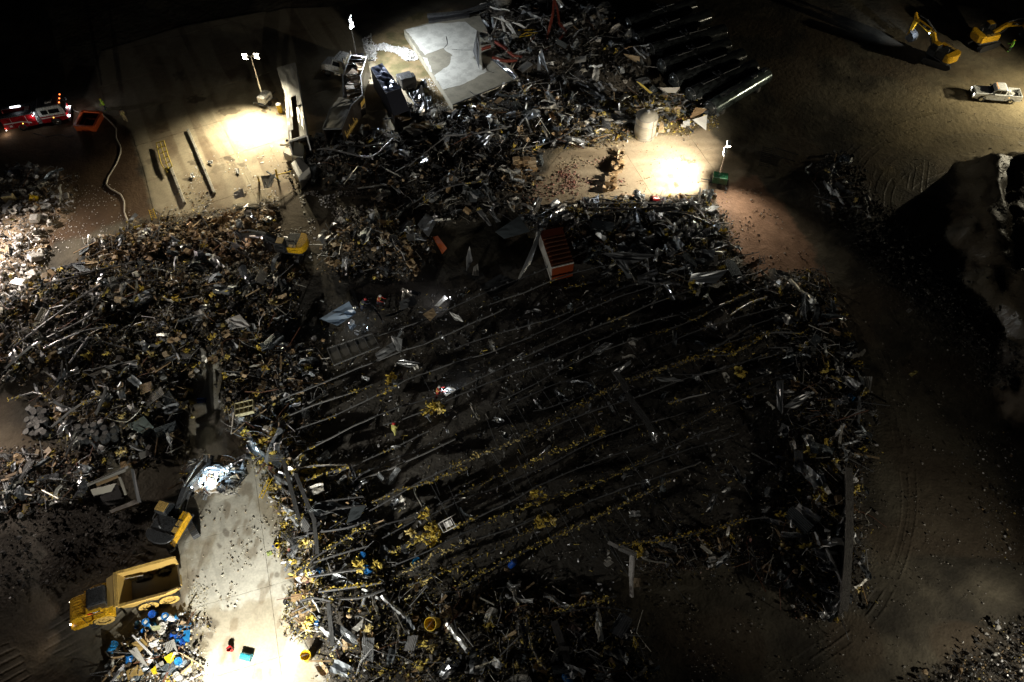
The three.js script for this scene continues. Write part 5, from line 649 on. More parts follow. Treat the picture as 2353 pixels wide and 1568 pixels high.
  const mid = [[[430, 1075], [600, 1030], [760, 1030], [880, 1000]], [[480, 1060], [620, 1080], [800, 1120], [940, 980]], [[870, 800], [1000, 770], [1100, 790]], [[1060, 1180], [1240, 1010], [1330, 960]], [[1300, 980], [1500, 930], [1764, 860]], [[700, 1280], [900, 1280]], [[1100, 1420], [1300, 1330], [1600, 1260]], [[900, 1480], [1050, 1400], [1240, 1330]]];
  for (const p of mid) purlin('bent dark purlin tangled in the wreckage below the trailers', 'bent purlins below the trailers', p.map(q => { const v = GZ(c2, ...q, 1.5); v.y = height(v.x, v.z) + .8 + rr(0, .4); return v; }), { fluff: R() < .3 ? .3 : 0 });
  const st = [[[0, 1050], [250, 960], [420, 900]], [[480, 1400], [900, 1385], [1200, 1400]], [[560, 1340], [800, 1380], [1100, 1410]], [[520, 1440], [900, 1450], [1300, 1400]], [[600, 1500], [900, 1440], [1250, 1480]], [[1170, 1370], [1280, 1440], [1350, 1530], [1500, 1520]], [[1000, 1480], [1200, 1500], [1420, 1560]]];
  for (const p of st) purlin('long dark bent purlin lying below the cleared bay', 'dark bent purlins below the cleared bay', p.map(q => { const v = GZ(c3, ...q, 1.3); v.y = height(v.x, v.z) + .7; return v; }), { fluff: R() < .3 ? .3 : 0, w: .14 });
  // thin sag rods across the purlins
  for (let i = 0; i < 44; i++) { const u = rr(900, 1700), v = rr(760, 1280), p = G(u, v, 1.1), l = rr(2, 6.5), q = p.clone().addScaledVector(nrm, l).addScaledVector(d0, rr(-.4, .4)); const m = new B().bar(V3(0, 0, 0), q.clone().sub(p), .035).build('sag_rod', MAT.steelGrey); m.position.copy(p); tag(m, 'thin straight sag rod lying across the fallen purlins', 'rod', 'thin sag rods across the purlins'); }
}

// ---------------------------------------------------------------- loose wreckage: shapes shared by many single things
function crumple(s, nu, nv, L, W, amp, fold) { const r = rng(s), ph = [r() * 6, r() * 6, r() * 6], P2 = []; for (let j = 0; j <= nv; j++) for (let i = 0; i <= nu; i++) { const u = i / nu - .5, v = j / nv - .5; let x = u * L, z = v * W * (1 - .5 * Math.abs(u) * r()), y = amp * (r() - .5) * 1.6 + fold * Math.sin(u * 5 + ph[0]) * .5 + fold * .5 * Math.sin(v * 6 + ph[1]); x += amp * (r() - .5); z += amp * (r() - .5); P2.push(V3(x, y, z)); }
  const out = [], tri = (a, b, c) => out.push(...a.toArray(), ...b.toArray(), ...c.toArray()), dn = V3(0, -.018, 0), at = (i, j) => P2[j * (nu + 1) + i], lo = (i, j) => at(i, j).clone().add(dn);
  for (let j = 0; j < nv; j++) for (let i = 0; i < nu; i++) { tri(at(i, j), at(i + 1, j + 1), at(i + 1, j)); tri(at(i, j), at(i, j + 1), at(i + 1, j + 1)); tri(lo(i, j), lo(i + 1, j), lo(i + 1, j + 1)); tri(lo(i, j), lo(i + 1, j + 1), lo(i, j + 1)); }
  const e = (a, b, c, d) => { tri(at(a, b), at(c, d), lo(c, d)); tri(at(a, b), lo(c, d), lo(a, b)); }; for (let i = 0; i < nu; i++) { e(i, 0, i + 1, 0); e(i + 1, nv, i, nv); } for (let j = 0; j < nv; j++) { e(0, j + 1, 0, j); e(nu, j, nu, j + 1); }
  const g = new THREE.BufferGeometry(); g.setAttribute('position', new THREE.Float32BufferAttribute(out, 3)); g.computeVertexNormals(); const h = plain(g), p = h.attributes.position, uv = h.attributes.uv; for (let i = 0; i < uv.count; i++) uv.setXY(i, p.getX(i), p.getZ(i)); return h; }
const SHEET = []; for (let s = 0; s < 6; s++) SHEET.push(crumple(200 + s, 5, 3, 2.0, .9, .16, .35)); for (let s = 0; s < 4; s++) SHEET.push(crumple(220 + s, 7, 2, 2.6, .35, .12, .45)); for (let s = 0; s < 3; s++) SHEET.push(crumple(240 + s, 3, 3, 1.4, 1.1, .3, .4));
const PANEL = [0, 1, 2].map(s => { const b = new B(); const n = 7; for (let i = 0; i < n; i++) { const z = (i - n / 2 + .5) * .15, y = .10 * Math.sin(i * .5 + s); b.quad([-1, y, z - .075], [-1, y + .03, z], [1, y + .03 + .06 * s, z], [1, y + .06 * s, z - .075], .015).quad([-1, y + .03, z], [-1, y, z + .075], [1, y + .06 * s, z + .075], [1, y + .03 + .06 * s, z], .015); } return b.geo(); });
const box5 = (flap, sx, sy, sz, lean) => { const b = new B(), t = .02; b.box(sx, t, sz, 0, t / 2, 0).box(sx, sy, t, lean, sy / 2, sz / 2, -lean * .5).box(sx, sy, t, 0, sy / 2, -sz / 2, lean * .4).box(t, sy, sz, sx / 2, sy / 2, 0, 0, 0, -lean).box(t, sy, sz, -sx / 2, sy / 2, 0, 0, 0, lean * .6); if (flap === 0) b.box(sx, t, sz, 0, sy, 0).box(sx, .004, .06, 0, sy + .012, 0); else { b.box(sx, t, sz * .48, 0, sy + .07, sz * .7, -flap).box(sx, t, sz * .48, 0, sy + .05, -sz * .7, flap).box(sx * .48, t, sz, sx * .7, sy + .05, 0, 0, 0, flap * .6); } return b.geo(); };
const BOX = [box5(0, .6, .45, .45, 0), box5(0, .75, .35, .5, .06), box5(.4, .6, .45, .45, .05), box5(-.3, .55, .35, .4, .1), box5(0, .5, .5, .5, .04), box5(.9, .7, .4, .5, .12)];
const FLATCARD = [crumple(301, 3, 2, 1.1, .75, .05, .12), crumple(302, 2, 2, .8, .6, .05, .2), crumple(303, 4, 2, 1.4, .8, .06, .3)];
const BAR = [new B().box(2.2, .06, .06).geo(), new B().bar([-1.2, 0, 0], [.3, .05, 0], .06).bar([.3, .05, 0], [1.2, .1, .5], .06).geo(), new B().tube([[-1.4, 0, 0], [-.4, .1, .15], [.5, .02, -.1], [1.4, .1, .1]], .03, 5, 10).geo(), new B().box(1.8, .02, .10).box(1.8, .10, .02, 0, .05, .04).geo(), new B().tube([[-1, 0, 0], [-.5, .2, .3], [.1, .1, .5], [.7, .3, .1], [1, 0, -.3]], .022, 5, 14).geo()];
const BOARD = [new B().box(2.0, .04, .14).geo(), new B().box(1.4, .04, .22).geo(), new B().box(2.4, .09, .09).geo(), new B().box(1.0, .03, .5).geo()];
const CHUNK = [1, 2, 3, 4].map(s => { const g = new THREE.IcosahedronGeometry(.5, 0), p = g.attributes.position, r = rng(400 + s), m = {}; for (let i = 0; i < p.count; i++) { const k = [p.getX(i), p.getY(i), p.getZ(i)].map(v => v.toFixed(2)).join(); m[k] ??= .6 + .7 * r(); p.setXYZ(i, p.getX(i) * m[k], p.getY(i) * m[k] * .7, p.getZ(i) * m[k]); } g.computeVertexNormals(); return plain(g); });
const SHARD = [1, 2, 3].map(s => crumple(500 + s, 2, 1, .5, .22, .06, .1));
const CHIP = [new B().box(.4, .03, .28).geo(), new B().box(.3, .2, .24).geo(), new B().box(.55, .05, .09).geo(), new B().box(.8, .025, .03).geo()];
const HEAP = k => HEAPS[k][0];
function spread(p, n, f, margin = 0, clump = false) { let guard = 0; for (let i = 0; i < n && guard < n * 30; guard++) { const x = rr(p.x0, p.x1), z = rr(p.z0, p.z1); const d = sd(p, x, z); if (d < margin || (margin < 0 && R() > sm(margin, 2.2, d + 2.4 * (vn(x * .5 + 60, z * .5) - .5)))) continue; if (clump && vn(x * .55 + 9, z * .55) < .3 + .55 * R()) continue; i++; f(x, z); } }
function single(name, geo, mat, x, z, up, scale, tilt, label, cat, group) { const m = mesh(name, geo, mat); m.position.set(x, height(x, z) + up, z); m.rotation.set(rr(-tilt, tilt), rr(0, 2 * PI), rr(-tilt, tilt), 'YXZ'); if (Array.isArray(scale)) m.scale.set(...scale); else m.scale.setScalar(scale); return tag(m, label, cat, group); }
const queue = [];
// where each kind lies: [heap, where in words, boxes, card sheets, metal sheets, bars, boards, tufts, white cartons, ribbed panels]
const PLACES = [
  [HEAP('leftWhite'), 'in the pale heap by the fire engine', 14, 14, 12, 10, 12, 0, 120, 2],
  [HEAP('boxes'), 'in the brown heap beside the black boom', 110, 50, 14, 22, 14, 12, 10, 3],
  [HEAP('leftTangle'), 'in the dark heap above the dump truck', 60, 24, 60, 70, 34, 60, 16, 10],
  [HEAP('midLeft'), 'in the heap beside the yellow excavator', 30, 12, 16, 14, 10, 6, 0, 6],
  [HEAP('centre'), 'in the black wreck below the trailers', 34, 12, 62, 34, 18, 16, 0, 12],
  [HEAP('upper'), 'in the wreck below the raised slab', 26, 12, 40, 26, 18, 10, 0, 6],
  [HEAP('silo'), 'in the dark wreck round the silo', 0, 0, 60, 34, 6, 6, 4, 10],
  [HEAP('tank'), 'in the lit wreck round the steel tank', 8, 6, 30, 36, 14, 40, 14, 8],
  [HEAP('steel'), 'in the steel wreck below the bay', 4, 2, 95, 48, 8, 44, 0, 12],
  [HEAP('rightEdge'), 'in the wreck along the dirt track', 8, 4, 56, 44, 16, 42, 0, 8],
  [HEAP('bottom'), 'in the bottom wreck below the purlins', 16, 8, 40, 44, 24, 44, 0, 6],
  [HEAP('stripEdge'), 'in the wreck lining the concrete lane', 26, 16, 18, 26, 20, 40, 8, 4],
  [HEAP('drums'), 'in the heap of blue drums', 8, 8, 6, 16, 14, 8, 10, 2],
  [HEAP('scoop'), 'in the lit heap under the boom', 10, 5, 14, 12, 10, 4, 20, 2],
  [HEAP('gap'), 'in the dark gap above the concrete lane', 12, 6, 10, 16, 12, 14, 4, 3],
  [HEAP('leftLow'), 'in the low heap below the barrels', 8, 4, 14, 18, 8, 10, 0, 2],
  [poly([[1850, 390], [1940, 360], [2000, 450], [1990, 520], [1890, 490]]), 'on the dark verge of the dirt', 0, 0, 10, 12, 4, 3, 0, 0],
  [HEAP('midRow'), 'along the edge of the dirt', 4, 4, 8, 8, 4, 6, 6, 0],
];
{
  const share = 'bcsrwtfp'.split('').reduce((o, k, i) => (o[k] = Math.min(1, 300 / PLACES.reduce((a, q) => a + q[2 + i], 0)), o), {}), under = (k, n) => Math.round(n * share[k]);
  for (const [p, w, nb, nc, ns, nr, nw, nt, nf, np] of PLACES) {
    spread(p, under('b', nb), (x, z) => single('cardboard_box', pick(BOX), pick(MAT.card), x, z, rr(-.02, .35), rr(.5, 1.1), .5, 'brown cardboard box lying ' + w, 'box', 'brown boxes ' + w), .2);
    spread(p, under('c', nc), (x, z) => single('cardboard_sheet', pick(FLATCARD), pick(MAT.card), x, z, rr(.05, .4), rr(.8, 1.4), .35, 'flattened cardboard sheet lying ' + w, 'cardboard', 'flat cardboard ' + w), .2);
    spread(p, under('s', ns), (x, z) => single('metal_sheet', pick(SHEET), pick(MAT.sheet), x, z, rr(.15, .7), [rr(.6, 1.5), rr(.6, 1.3), rr(.6, 1.3)], .55, 'crumpled grey metal sheet lying ' + w, 'sheet metal', 'crumpled metal ' + w), .2);
    spread(p, under('r', nr), (x, z) => single('steel_bar', pick(BAR), pick([MAT.steelGrey, MAT.steelDark, MAT.steelBright, MAT.rust]), x, z, rr(.2, .8), [rr(.7, 2.0), 1, 1], .35, 'thin bent steel bar lying ' + w, 'bar', 'bent bars ' + w), 0);
    spread(p, under('w', nw), (x, z) => single('wooden_board', pick(BOARD), pick(MAT.wood), x, z, rr(.1, .6), [rr(.6, 1.4), 1, rr(.8, 1.4)], .35, 'splintered wooden board lying ' + w, 'board', 'wooden boards ' + w), .1);
    spread(p, under('t', nt), (x, z) => single('insulation_tuft', pick(TUFT), pick(MAT.yellowFluff), x, z, rr(.1, .6), [rr(.5, 1.3), rr(.6, 1.2), rr(.5, 1.2)], .5, 'torn yellow insulation tuft lying ' + w, 'insulation', 'yellow insulation ' + w), 0);
    spread(p, under('f', nf), (x, z) => single('white_carton', pick(BOX), pick(MAT.foam), x, z, rr(-.02, .4), rr(.45, 1.0), .5, 'small white carton lying ' + w, 'carton', 'white cartons ' + w), .1);
    spread(p, under('p', np), (x, z) => single('ribbed_panel', pick(PANEL), pick(MAT.sheet), x, z, rr(.2, .8), [rr(.6, 1.3), 1, rr(.7, 1.2)], .5, 'ribbed metal cladding panel lying ' + w, 'panel', 'ribbed panels ' + w), .3);
  }
}
const WHs = S(1, 1, 1, .4, .55); // what is past the limit for single things: further sheets and bars, one object per heap
for (const [p, w, , , ns, nr] of PLACES) { const a = Math.round(ns * .6), b = Math.round(nr * .6); for (const [n, g, nm, cols] of [[a, SHEET[2], 'sheet_scrap', [[.5, .51, .52], [.34, .36, .38], [.2, .22, .24]]], [a, SHEET[7], 'sheet_scrap', [[.5, .51, .52], [.34, .36, .38], [.6, .58, .52]]], [b, BAR[2], 'bar_scrap', [[.24, .25, .26], [.1, .1, .1], [.5, .5, .5]]], [b, BAR[1], 'bar_scrap', [[.2, .2, .2], [.17, .09, .05]]]]) if (n > 1) queue.push([nm, `further bent metal scraps ${w}`, p, n, g, cols]); }
// fine debris nobody could count: one object per heap
function stuff(name, label, p, n, geo, mat, cols, s0, s1, up0, up1, tilt, margin = 0, flat = false) {
  const m = new THREE.InstancedMesh(geo, mat, n), M = new THREE.Matrix4(), q = new THREE.Quaternion(), e = new THREE.Euler(), c = new THREE.Color(); let i = 0;
  spread(p, n, (x, z) => { const s = s0 + (s1 - s0) * R() * R(); e.set(rr(-tilt, tilt), rr(0, 6.3), rr(-tilt, tilt), 'YXZ'); q.setFromEuler(e); M.compose(V3(x, (flat ? Math.max(.02, height(x, z)) : height(x, z)) + rr(up0, up1), z), q, V3(s * rr(.6, 1.5), s * rr(.7, 1.2), s * rr(.6, 1.4))); m.setMatrixAt(i, M); const k = pick(cols), v = name === 'loose_debris' ? .12 + 1.0 * Math.pow(R(), 1.7) : rr(.6, 1.25); c.setRGB(k[0] * v, k[1] * v, k[2] * v); m.setColorAt(i, c); i++; }, margin, flat && n < 1000);
  m.count = i; m.name = numbered(name); m.castShadow = m.receiveShadow = true; kindly(m, 'stuff', label); scene.add(m); return m;
}
const WH = S(1, 1, 1, .8), WM = S(1, 1, 1, .4, .5), WF = S(1, 1, 1, 1);
const CBr = [[.40, .27, .14], [.30, .2, .1], [.46, .34, .2]], CDk = [[.06, .055, .05], [.10, .09, .08], [.16, .14, .11], [.03, .03, .03]], CMe = [[.4, .4, .42], [.6, .6, .6], [.2, .21, .23], [.3, .31, .3]], CYe = [[.6, .46, .1], [.5, .38, .07], [.62, .53, .25]], CWh = [[.7, .68, .64], [.6, .57, .52], [.75, .74, .75]], CMx = [...CBr, ...CMe, ...CDk, ...CWh.slice(0, 1), ...CYe.slice(0, 1)], CPk = [[.36, .17, .14], [.28, .12, .09], [.45, .32, .26], [.3, .22, .17]];
const FINE = [
  ['leftWhite', 'pale heap by the fire engine', [[1400, CWh, .35, .9], [500, CMx, .4, 1]]], ['boxes', 'brown heap beside the black boom', [[1400, CBr, .5, 1.2], [800, CMx, .4, 1]]], ['leftTangle', 'dark heap above the dump truck', [[3600, CMx, .4, 1.2], [1400, CDk, .5, 1.4], [1100, CYe, .3, .9], [700, CWh, .25, .6]]],
  ['midLeft', 'heap beside the yellow excavator', [[800, CMx, .4, 1.1], [300, CBr, .4, 1]]], ['centre', 'black wreck below the trailers', [[2200, CDk, .5, 1.3], [900, CMe, .3, 1], [600, CBr, .4, .9]]], ['upper', 'wreck below the raised slab', [[1500, CMx, .3, 1], [700, CDk, .4, 1]]], ['silo', 'dark wreck round the silo', [[1500, CDk, .5, 1.4], [420, CMe, .3, 1.1]]],
  ['tank', 'lit wreck round the steel tank', [[1300, CYe, .25, .8], [900, CMx, .3, 1]]], ['steel', 'steel wreck below the bay', [[1700, CMe, .4, 1.3], [900, CDk, .4, 1.2], [700, CYe, .3, .9]]], ['rightEdge', 'wreck along the dirt track', [[2000, CMx, .3, 1], [1000, CDk, .4, 1], [500, CYe, .3, .8]]],
  ['bottom', 'bottom wreck below the purlins', [[2600, CMx, .3, 1], [900, CYe, .3, .9], [900, CDk, .4, 1]]], ['stripEdge', 'wreck lining the concrete lane', [[900, CYe, .3, .9], [900, CMx, .3, 1], [250, CPk, .3, .9]]], ['drums', 'heap of blue drums', [[700, CMx, .3, 1], [400, CWh, .3, .7], [300, CBr, .3, .9]]], ['scoop', 'lit heap under the boom', [[500, CWh, .3, .8], [250, CMx, .3, .9]]],
  ['verge', 'dark verge of the dirt', [[700, [[.08, .075, .06], [.05, .046, .036], [.13, .12, .1]], .3, .9], [90, CMe, .2, .6]]], ['corner', 'heap at the corner of the dirt track', [[600, CMx, .25, .8], [300, CDk, .3, .8], [120, CWh, .25, .7]]], ['litter', 'dirt beyond the wall girder', [[150, CWh, .2, .5], [200, CMx, .2, .5]]], ['midRow', 'edge of the dirt', [[600, CMx, .25, .8], [180, CPk, .25, .7]]], ['mud', 'muddy slope above the dump truck', [[500, CDk, .3, .9], [90, CWh, .15, .4]]], ['gap', 'dark gap above the concrete lane', [[900, CMx, .3, 1], [400, CDk, .4, 1]]], ['leftLow', 'low heap below the barrels', [[900, CMx, .3, 1], [400, CPk, .2, .6]]],
];
for (const [k, w, list] of FINE) list.forEach(([n, cols, s0, s1]) => { const parts = [CHIP[0], CHIP[1], SHARD[0], CHIP[2], SHARD[1], CHIP[2], CHIP[3], CHUNK[1], CHIP[3]]; const g = cols === CYe ? [WISP[0], WISP[1], SHARD[2]] : cols === CMe ? [SHARD[0], SHARD[1], CHIP[3], CHIP[2]] : k === 'verge' && cols !== CMe ? [CHUNK[0], CHUNK[1], CHUNK[2]] : cols === CDk ? [CHUNK[0], CHIP[2], SHARD[0], CHIP[1], CHIP[3]] : parts; for (const q of g) stuff('loose_debris', `loose fine debris scattered over the ${w}`, HEAP(k), Math.round(n * 3.3 / g.length), q, cols === CMe ? WM : cols === CYe ? WF : WH, cols, s0 * .45, s1 * .62, 0, .45, .8, -1.6); });
for (const [k, w] of FINE) if (!['litter', 'mud', 'corner', 'verge'].includes(k)) { stuff('wire_scrap', `thin bent wires sticking out of the ${w}`, HEAP(k), Math.round((HEAP(k).x1 - HEAP(k).x0) * (HEAP(k).z1 - HEAP(k).z0) * .12), BAR[4], WHs, [[.3, .3, .3], [.1, .1, .1], [.5, .48, .42]], .5, 1.4, .25, .8, .6); stuff('wire_scrap', `straight thin rods sticking out of the ${w}`, HEAP(k), Math.round((HEAP(k).x1 - HEAP(k).x0) * (HEAP(k).z1 - HEAP(k).z0) * .14), CHIP[3], WHs, [[.35, .35, .35], [.12, .12, .12], [.5, .48, .42]], 1.2, 3.2, .25, .8, .5); }
for (const [nm, lab, p, n, g, cols] of queue) stuff(nm, lab, p, n, g, WHs, cols, .6, 1.3, .2, .7, .5, 0);
// small scraps on the floors
const flat = (pts, n, cols, s0, s1, lab, geo = CHIP[0], mat = WH, tilt = .25) => stuff('loose_scraps', lab, poly(pts), n, geo, mat, cols, s0 * .35, s1 * .6, .02, .06, tilt, 0, true);
flat([[690, 440], [830, 440], [840, 520], [720, 530], [690, 480]], 520, CWh, .25, .6, 'pale chips strewn on the dark floor by the excavator', CHUNK[3]); flat([[600, 530], [720, 520], [730, 600], [600, 600]], 260, CWh, .2, .5, 'pale chips strewn round the excavator tracks', CHUNK[3]);
flat([[130, 430], [290, 420], [310, 500], [190, 560], [90, 600]], 420, CWh, .3, .75, 'white paper scraps strewn on brown dirt by the hose', CHIP[0]); flat([[400, 400], [560, 380], [640, 400], [640, 470], [380, 500], [330, 480]], 420, [...CBr, ...CWh], .3, 1.1, 'cardboard and paper scraps strewn over the concrete yard', CHIP[0]); flat([[430, 350], [640, 330], [650, 420], [480, 450]], 110, [...CBr, ...CWh], .3, 1.1, 'few scraps strewn below the light tower', CHIP[0]); flat([[400, 460], [520, 440], [560, 470], [400, 520]], 420, [[.3, .32, .28], [.5, .5, .46], [.2, .19, .12]], .2, .6, 'grey crumbs strewn along the yard edge', SHARD[0]);
flat([[1290, 350], [1450, 325], [1600, 300], [1640, 440], [1400, 460], [1240, 470]], 520, [[.4, .32, .2], [.5, .42, .28], [.3, .2, .12]], .15, .45, 'dusty crumbs strewn over the cleared bay', CHUNK[1]); flat([[1300, 380], [1400, 360], [1440, 420], [1330, 450], [1260, 440]], 420, CPk, .2, .6, 'reddish crumbs strewn in the cleared bay', CHUNK[2]); flat([[1215, 410], [1310, 390], [1330, 430], [1240, 475], [1200, 460]], 420, CPk, .25, .7, 'dark red crumbs strewn beside the stacked cartons', CHUNK[2]);
flat([[420, 1170], [560, 1160], [640, 1200], [660, 1300], [520, 1420], [430, 1330]], 260, [[.3, .27, .2], [.5, .48, .4], [.24, .2, .14]], .12, .4, 'dirt crumbs strewn over the pale concrete lane', CHUNK[0]); flat([[430, 1330], [480, 1350], [470, 1568], [440, 1568]], 420, [[.5, .45, .3], [.6, .58, .5], [.3, .25, .15]], .2, .6, 'pale crumbs strewn beside the blue drums', SHARD[1]);
flat([[1640, 450], [1740, 430], [1870, 600], [1740, 640], [1680, 560]], 300, [[.25, .14, .09], [.12, .08, .06], [.4, .35, .3]], .15, .5, 'clods strewn over reddish dirt', CHUNK[0]); flat([[1900, 650], [2150, 600], [2300, 1000], [2250, 1568], [1900, 1500], [2010, 1100]], 900, [[.2, .18, .15], [.1, .09, .07], [.35, .33, .3]], .12, .35, 'small stones strewn over the dirt track', CHUNK[0]); flat([[1480, 1320], [1700, 1300], [1900, 1430], [2000, 1568], [1520, 1568]], 520, [[.2, .16, .1], [.12, .1, .07], [.4, .38, .35]], .12, .35, 'small stones strewn over the brown dirt', CHUNK[3]); flat([[1900, 150], [2353, 200], [2353, 350], [2000, 450]], 500, [[.2, .16, .1], [.1, .08, .06]], .12, .35, 'clods strewn over the pale dirt', CHUNK[2]);
flat([[850, 108], [880, 100], [905, 108], [935, 112], [965, 125], [958, 138], [930, 140], [910, 122], [880, 115], [862, 118]], 1500, CWh, .7, 2.2, 'white foam scraps trailing over the moss', SHARD[1], WH, .5); flat([[832, 90], [852, 80], [858, 100], [870, 150], [852, 150], [838, 120]], 700, CWh, .6, 1.8, 'white foam scraps piled behind the trailers', SHARD[0], WH, .5); flat([[960, 180], [1000, 180], [1020, 220], [1040, 250], [1010, 250], [985, 205]], 420, CWh, .3, .7, 'white foam scraps along the slab edge', SHARD[1], WH, .5);
flat([[660, 700], [1500, 620], [1740, 700], [1850, 900], [1880, 1280], [1400, 1370], [900, 1320], [660, 1000]], 3600, CMe, .3, 1.5, 'metal shards strewn under the fallen purlins', SHARD[1], WM, .6); flat([[660, 700], [1500, 620], [1740, 700], [1850, 900], [1880, 1280], [1400, 1370], [900, 1320], [660, 1000]], 6000, [...CDk, ...CDk, ...CYe.slice(0, 1)], .4, 1.6, 'dark crumbs strewn under the fallen purlins', CHIP[2], WH, .6);
flat([[640, 420], [700, 330], [720, 340], [780, 430], [700, 480]], 260, CMx, .3, .9, 'mixed scraps strewn beside the overturned chute', SHARD[0], WH, .5); flat([[400, 440], [640, 440], [640, 500], [330, 520]], 500, [...CBr, ...CMx], .4, 1.4, 'mixed scraps strewn along the heap of boxes', SHARD[1], WH, .5);
stuff('clod_litter', 'dark clods scattered over the ridged earth bank', berm, 900, CHUNK[1], WH, [[.09, .075, .05], [.06, .052, .038]], .08, .3, 0, .04, .8); stuff('clod_litter', 'small pale stones scattered over the ridged earth bank', berm, 200, SHARD[0], WH, [[.2, .2, .18], [.1, .1, .09]], .15, .4, 0, .05, .8);
// singles lying in the roof field
{
  const p = poly([[680, 700], [1500, 640], [1740, 740], [1830, 920], [1840, 1230], [1400, 1330], [920, 1290], [680, 1000]]), w = 'among the fallen roof purlins';
  spread(p, 110, (x, z) => single('torn_cladding', pick(SHEET), pick(MAT.sheet), x, z, rr(.4, 1.1), [rr(.3, 1.0), rr(.4, .9), rr(.25, .8)], .5, 'crumpled metal cladding piece lying ' + w, 'sheet metal', 'crumpled cladding ' + w));
  for (const [u, v, n] of [[1010, 1225, 5], [960, 1240, 3], [1000, 950, 5], [900, 880, 3], [1240, 1150, 3], [1250, 1210, 4], [1660, 820, 4], [850, 1310, 4], [1000, 1250, 3], [985, 1190, 2], [720, 1090, 3], [1360, 1000, 2], [1700, 870, 3]]) for (let k = 0; k < n; k++) { const q = G(u + rr(-22, 22), v + rr(-9, 9)); single('insulation_clump', pick(TUFT), pick(MAT.yellowFluff), q.x, q.z, rr(.7, 1.1), [rr(.8, 1.7), rr(.7, 1.2), rr(.7, 1.3)], .4, 'thick yellow insulation clump lying ' + w, 'insulation', 'yellow clumps ' + w); }
}

// ---------------------------------------------------------------- people: one continuous body meshed from joints, clothing bands and helmet as children
function sdfMesh(bones, lo, hi, res, k) {
  const mc = new MarchingCubes(res, MAT.navy, false, false, 120000), s = [hi[0] - lo[0], hi[1] - lo[1], hi[2] - lo[2]], n = res; mc.isolation = 0;
  const cap = (p, a, b, ra, rb) => { const bx = b[0] - a[0], by = b[1] - a[1], bz = b[2] - a[2], px = p[0] - a[0], py = p[1] - a[1], pz = p[2] - a[2], t = Math.min(1, Math.max(0, (px * bx + py * by + pz * bz) / (bx * bx + by * by + bz * bz + 1e-9))); return Math.hypot(px - bx * t, py - by * t, pz - bz * t) - (ra + (rb - ra) * t); };
  for (let z = 0; z < n; z++) for (let y = 0; y < n; y++) for (let x = 0; x < n; x++) { const p = [lo[0] + s[0] * x / n, lo[1] + s[1] * y / n, lo[2] + s[2] * z / n]; let d = 9; for (const [a, b, ra, rb, kk] of bones) { const e = cap(p, a, b, ra, rb), w = kk ?? k, h = Math.max(0, w - Math.abs(d - e)) / w; d = Math.min(d, e) - h * h * w * .25; } mc.field[z * n * n + y * n + x] = -d; }
  mc.update(); const c = mc.count, pos = new Float32Array(mc.positionArray.slice(0, c * 3)), g = new THREE.BufferGeometry(); for (let i = 0; i < c; i++) for (let j = 0; j < 3; j++) pos[i * 3 + j] = lo[j] + s[j] * (pos[i * 3 + j] + 1) / 2; g.setAttribute('position', new THREE.BufferAttribute(pos, 3)); g.computeVertexNormals(); return plain(g);
}
// faces +x; hand with palm, four fingers and a thumb at the side
const handGeo = (() => { const b = [[[0, 0, 0], [0, -.085, 0], .026, .034]]; const L = [.068, .078, .072, .056]; for (let i = 0; i < 4; i++) { const z = -.03 + i * .02; b.push([[0, -.075, z], [.012, -.1 - L[i] * .45, z * 1.15], .010, .0095, .006], [[.012, -.1 - L[i] * .45, z * 1.15], [.035, -.1 - L[i] * .95, z * 1.15], .0095, .008, .006]); } b.push([[.01, -.03, -.032], [.035, -.065, -.058], .013, .011, .012], [[.035, -.065, -.058], [.05, -.10, -.062], .011, .009, .008]); return sdfMesh(b, [-.1, -.22, -.12], [.12, .06, .10], 52, .012); })();
function bodyGeo(pose) {
  const { bend = .1, stride = .15, armL = [.05, .1], armR = [.3, .5] } = pose, hip = .92, c = Math.cos(bend), s = Math.sin(bend), up = (h, x = 0) => [s * h + x * c, hip + c * h - x * s], sh = up(.50), ne = up(.60), hd = up(.70, .03), hd2 = up(.78, .03);
  const B2 = [[[0, hip, -.08], [0, hip, .08], .14, .14], [[0, hip, 0], [up(.3)[0], up(.3)[1], 0], .15, .155], [[up(.3)[0], up(.3)[1], -.07], [sh[0], sh[1], -.11], .14, .11], [[up(.3)[0], up(.3)[1], .07], [sh[0], sh[1], .11], .14, .11], [[sh[0], sh[1], 0], [ne[0], ne[1], 0], .09, .06], [[hd[0], hd[1], 0], [hd2[0], hd2[1], 0], .085, .10, .04], [[hd[0] + .08, hd[1] + .03, 0], [hd[0] + .105, hd[1] + .01, 0], .016, .018, .02]];
  const hands = []; for (const [z, st, ar] of [[-1, stride, armL], [1, -stride, armR]]) {
    B2.push([[0, hip - .05, z * .1], [st * .55, .48, z * .12], .10, .072], [[st * .55, .48, z * .12], [st, .09, z * .13], .072, .05], [[st, .07, z * .13], [st + .17, .05, z * .15], .052, .045]);
    const S0 = [sh[0], sh[1] - .02, z * .2], e = [S0[0] + Math.sin(ar[0]) * .29, S0[1] - Math.cos(ar[0]) * .29, z * .27], w = [e[0] + Math.sin(ar[0] + ar[1]) * .25, e[1] - Math.cos(ar[0] + ar[1]) * .25, z * .25]; B2.push([S0, e, .068, .055], [e, w, .055, .038]); hands.push([w, ar[0] + ar[1], z]);
  }
  const g = [sdfMesh(B2, [-.75, -.05, -.6], [.85, 1.95, .6], 84, .05)]; for (const [w, a, z] of hands) { const h = handGeo.clone(); if (z > 0) { h.scale(1, 1, -1); const p = h.attributes.position.array; for (let i = 0; i < p.length; i += 9) for (let j = 0; j < 3; j++) { const t = p[i + 3 + j]; p[i + 3 + j] = p[i + 6 + j]; p[i + 6 + j] = t; } h.computeVertexNormals(); } h.rotateZ(a); h.translate(...w); g.push(h); } return { geo: mergeGeometries(g), head: hd2, sh, c, s, hip };
}
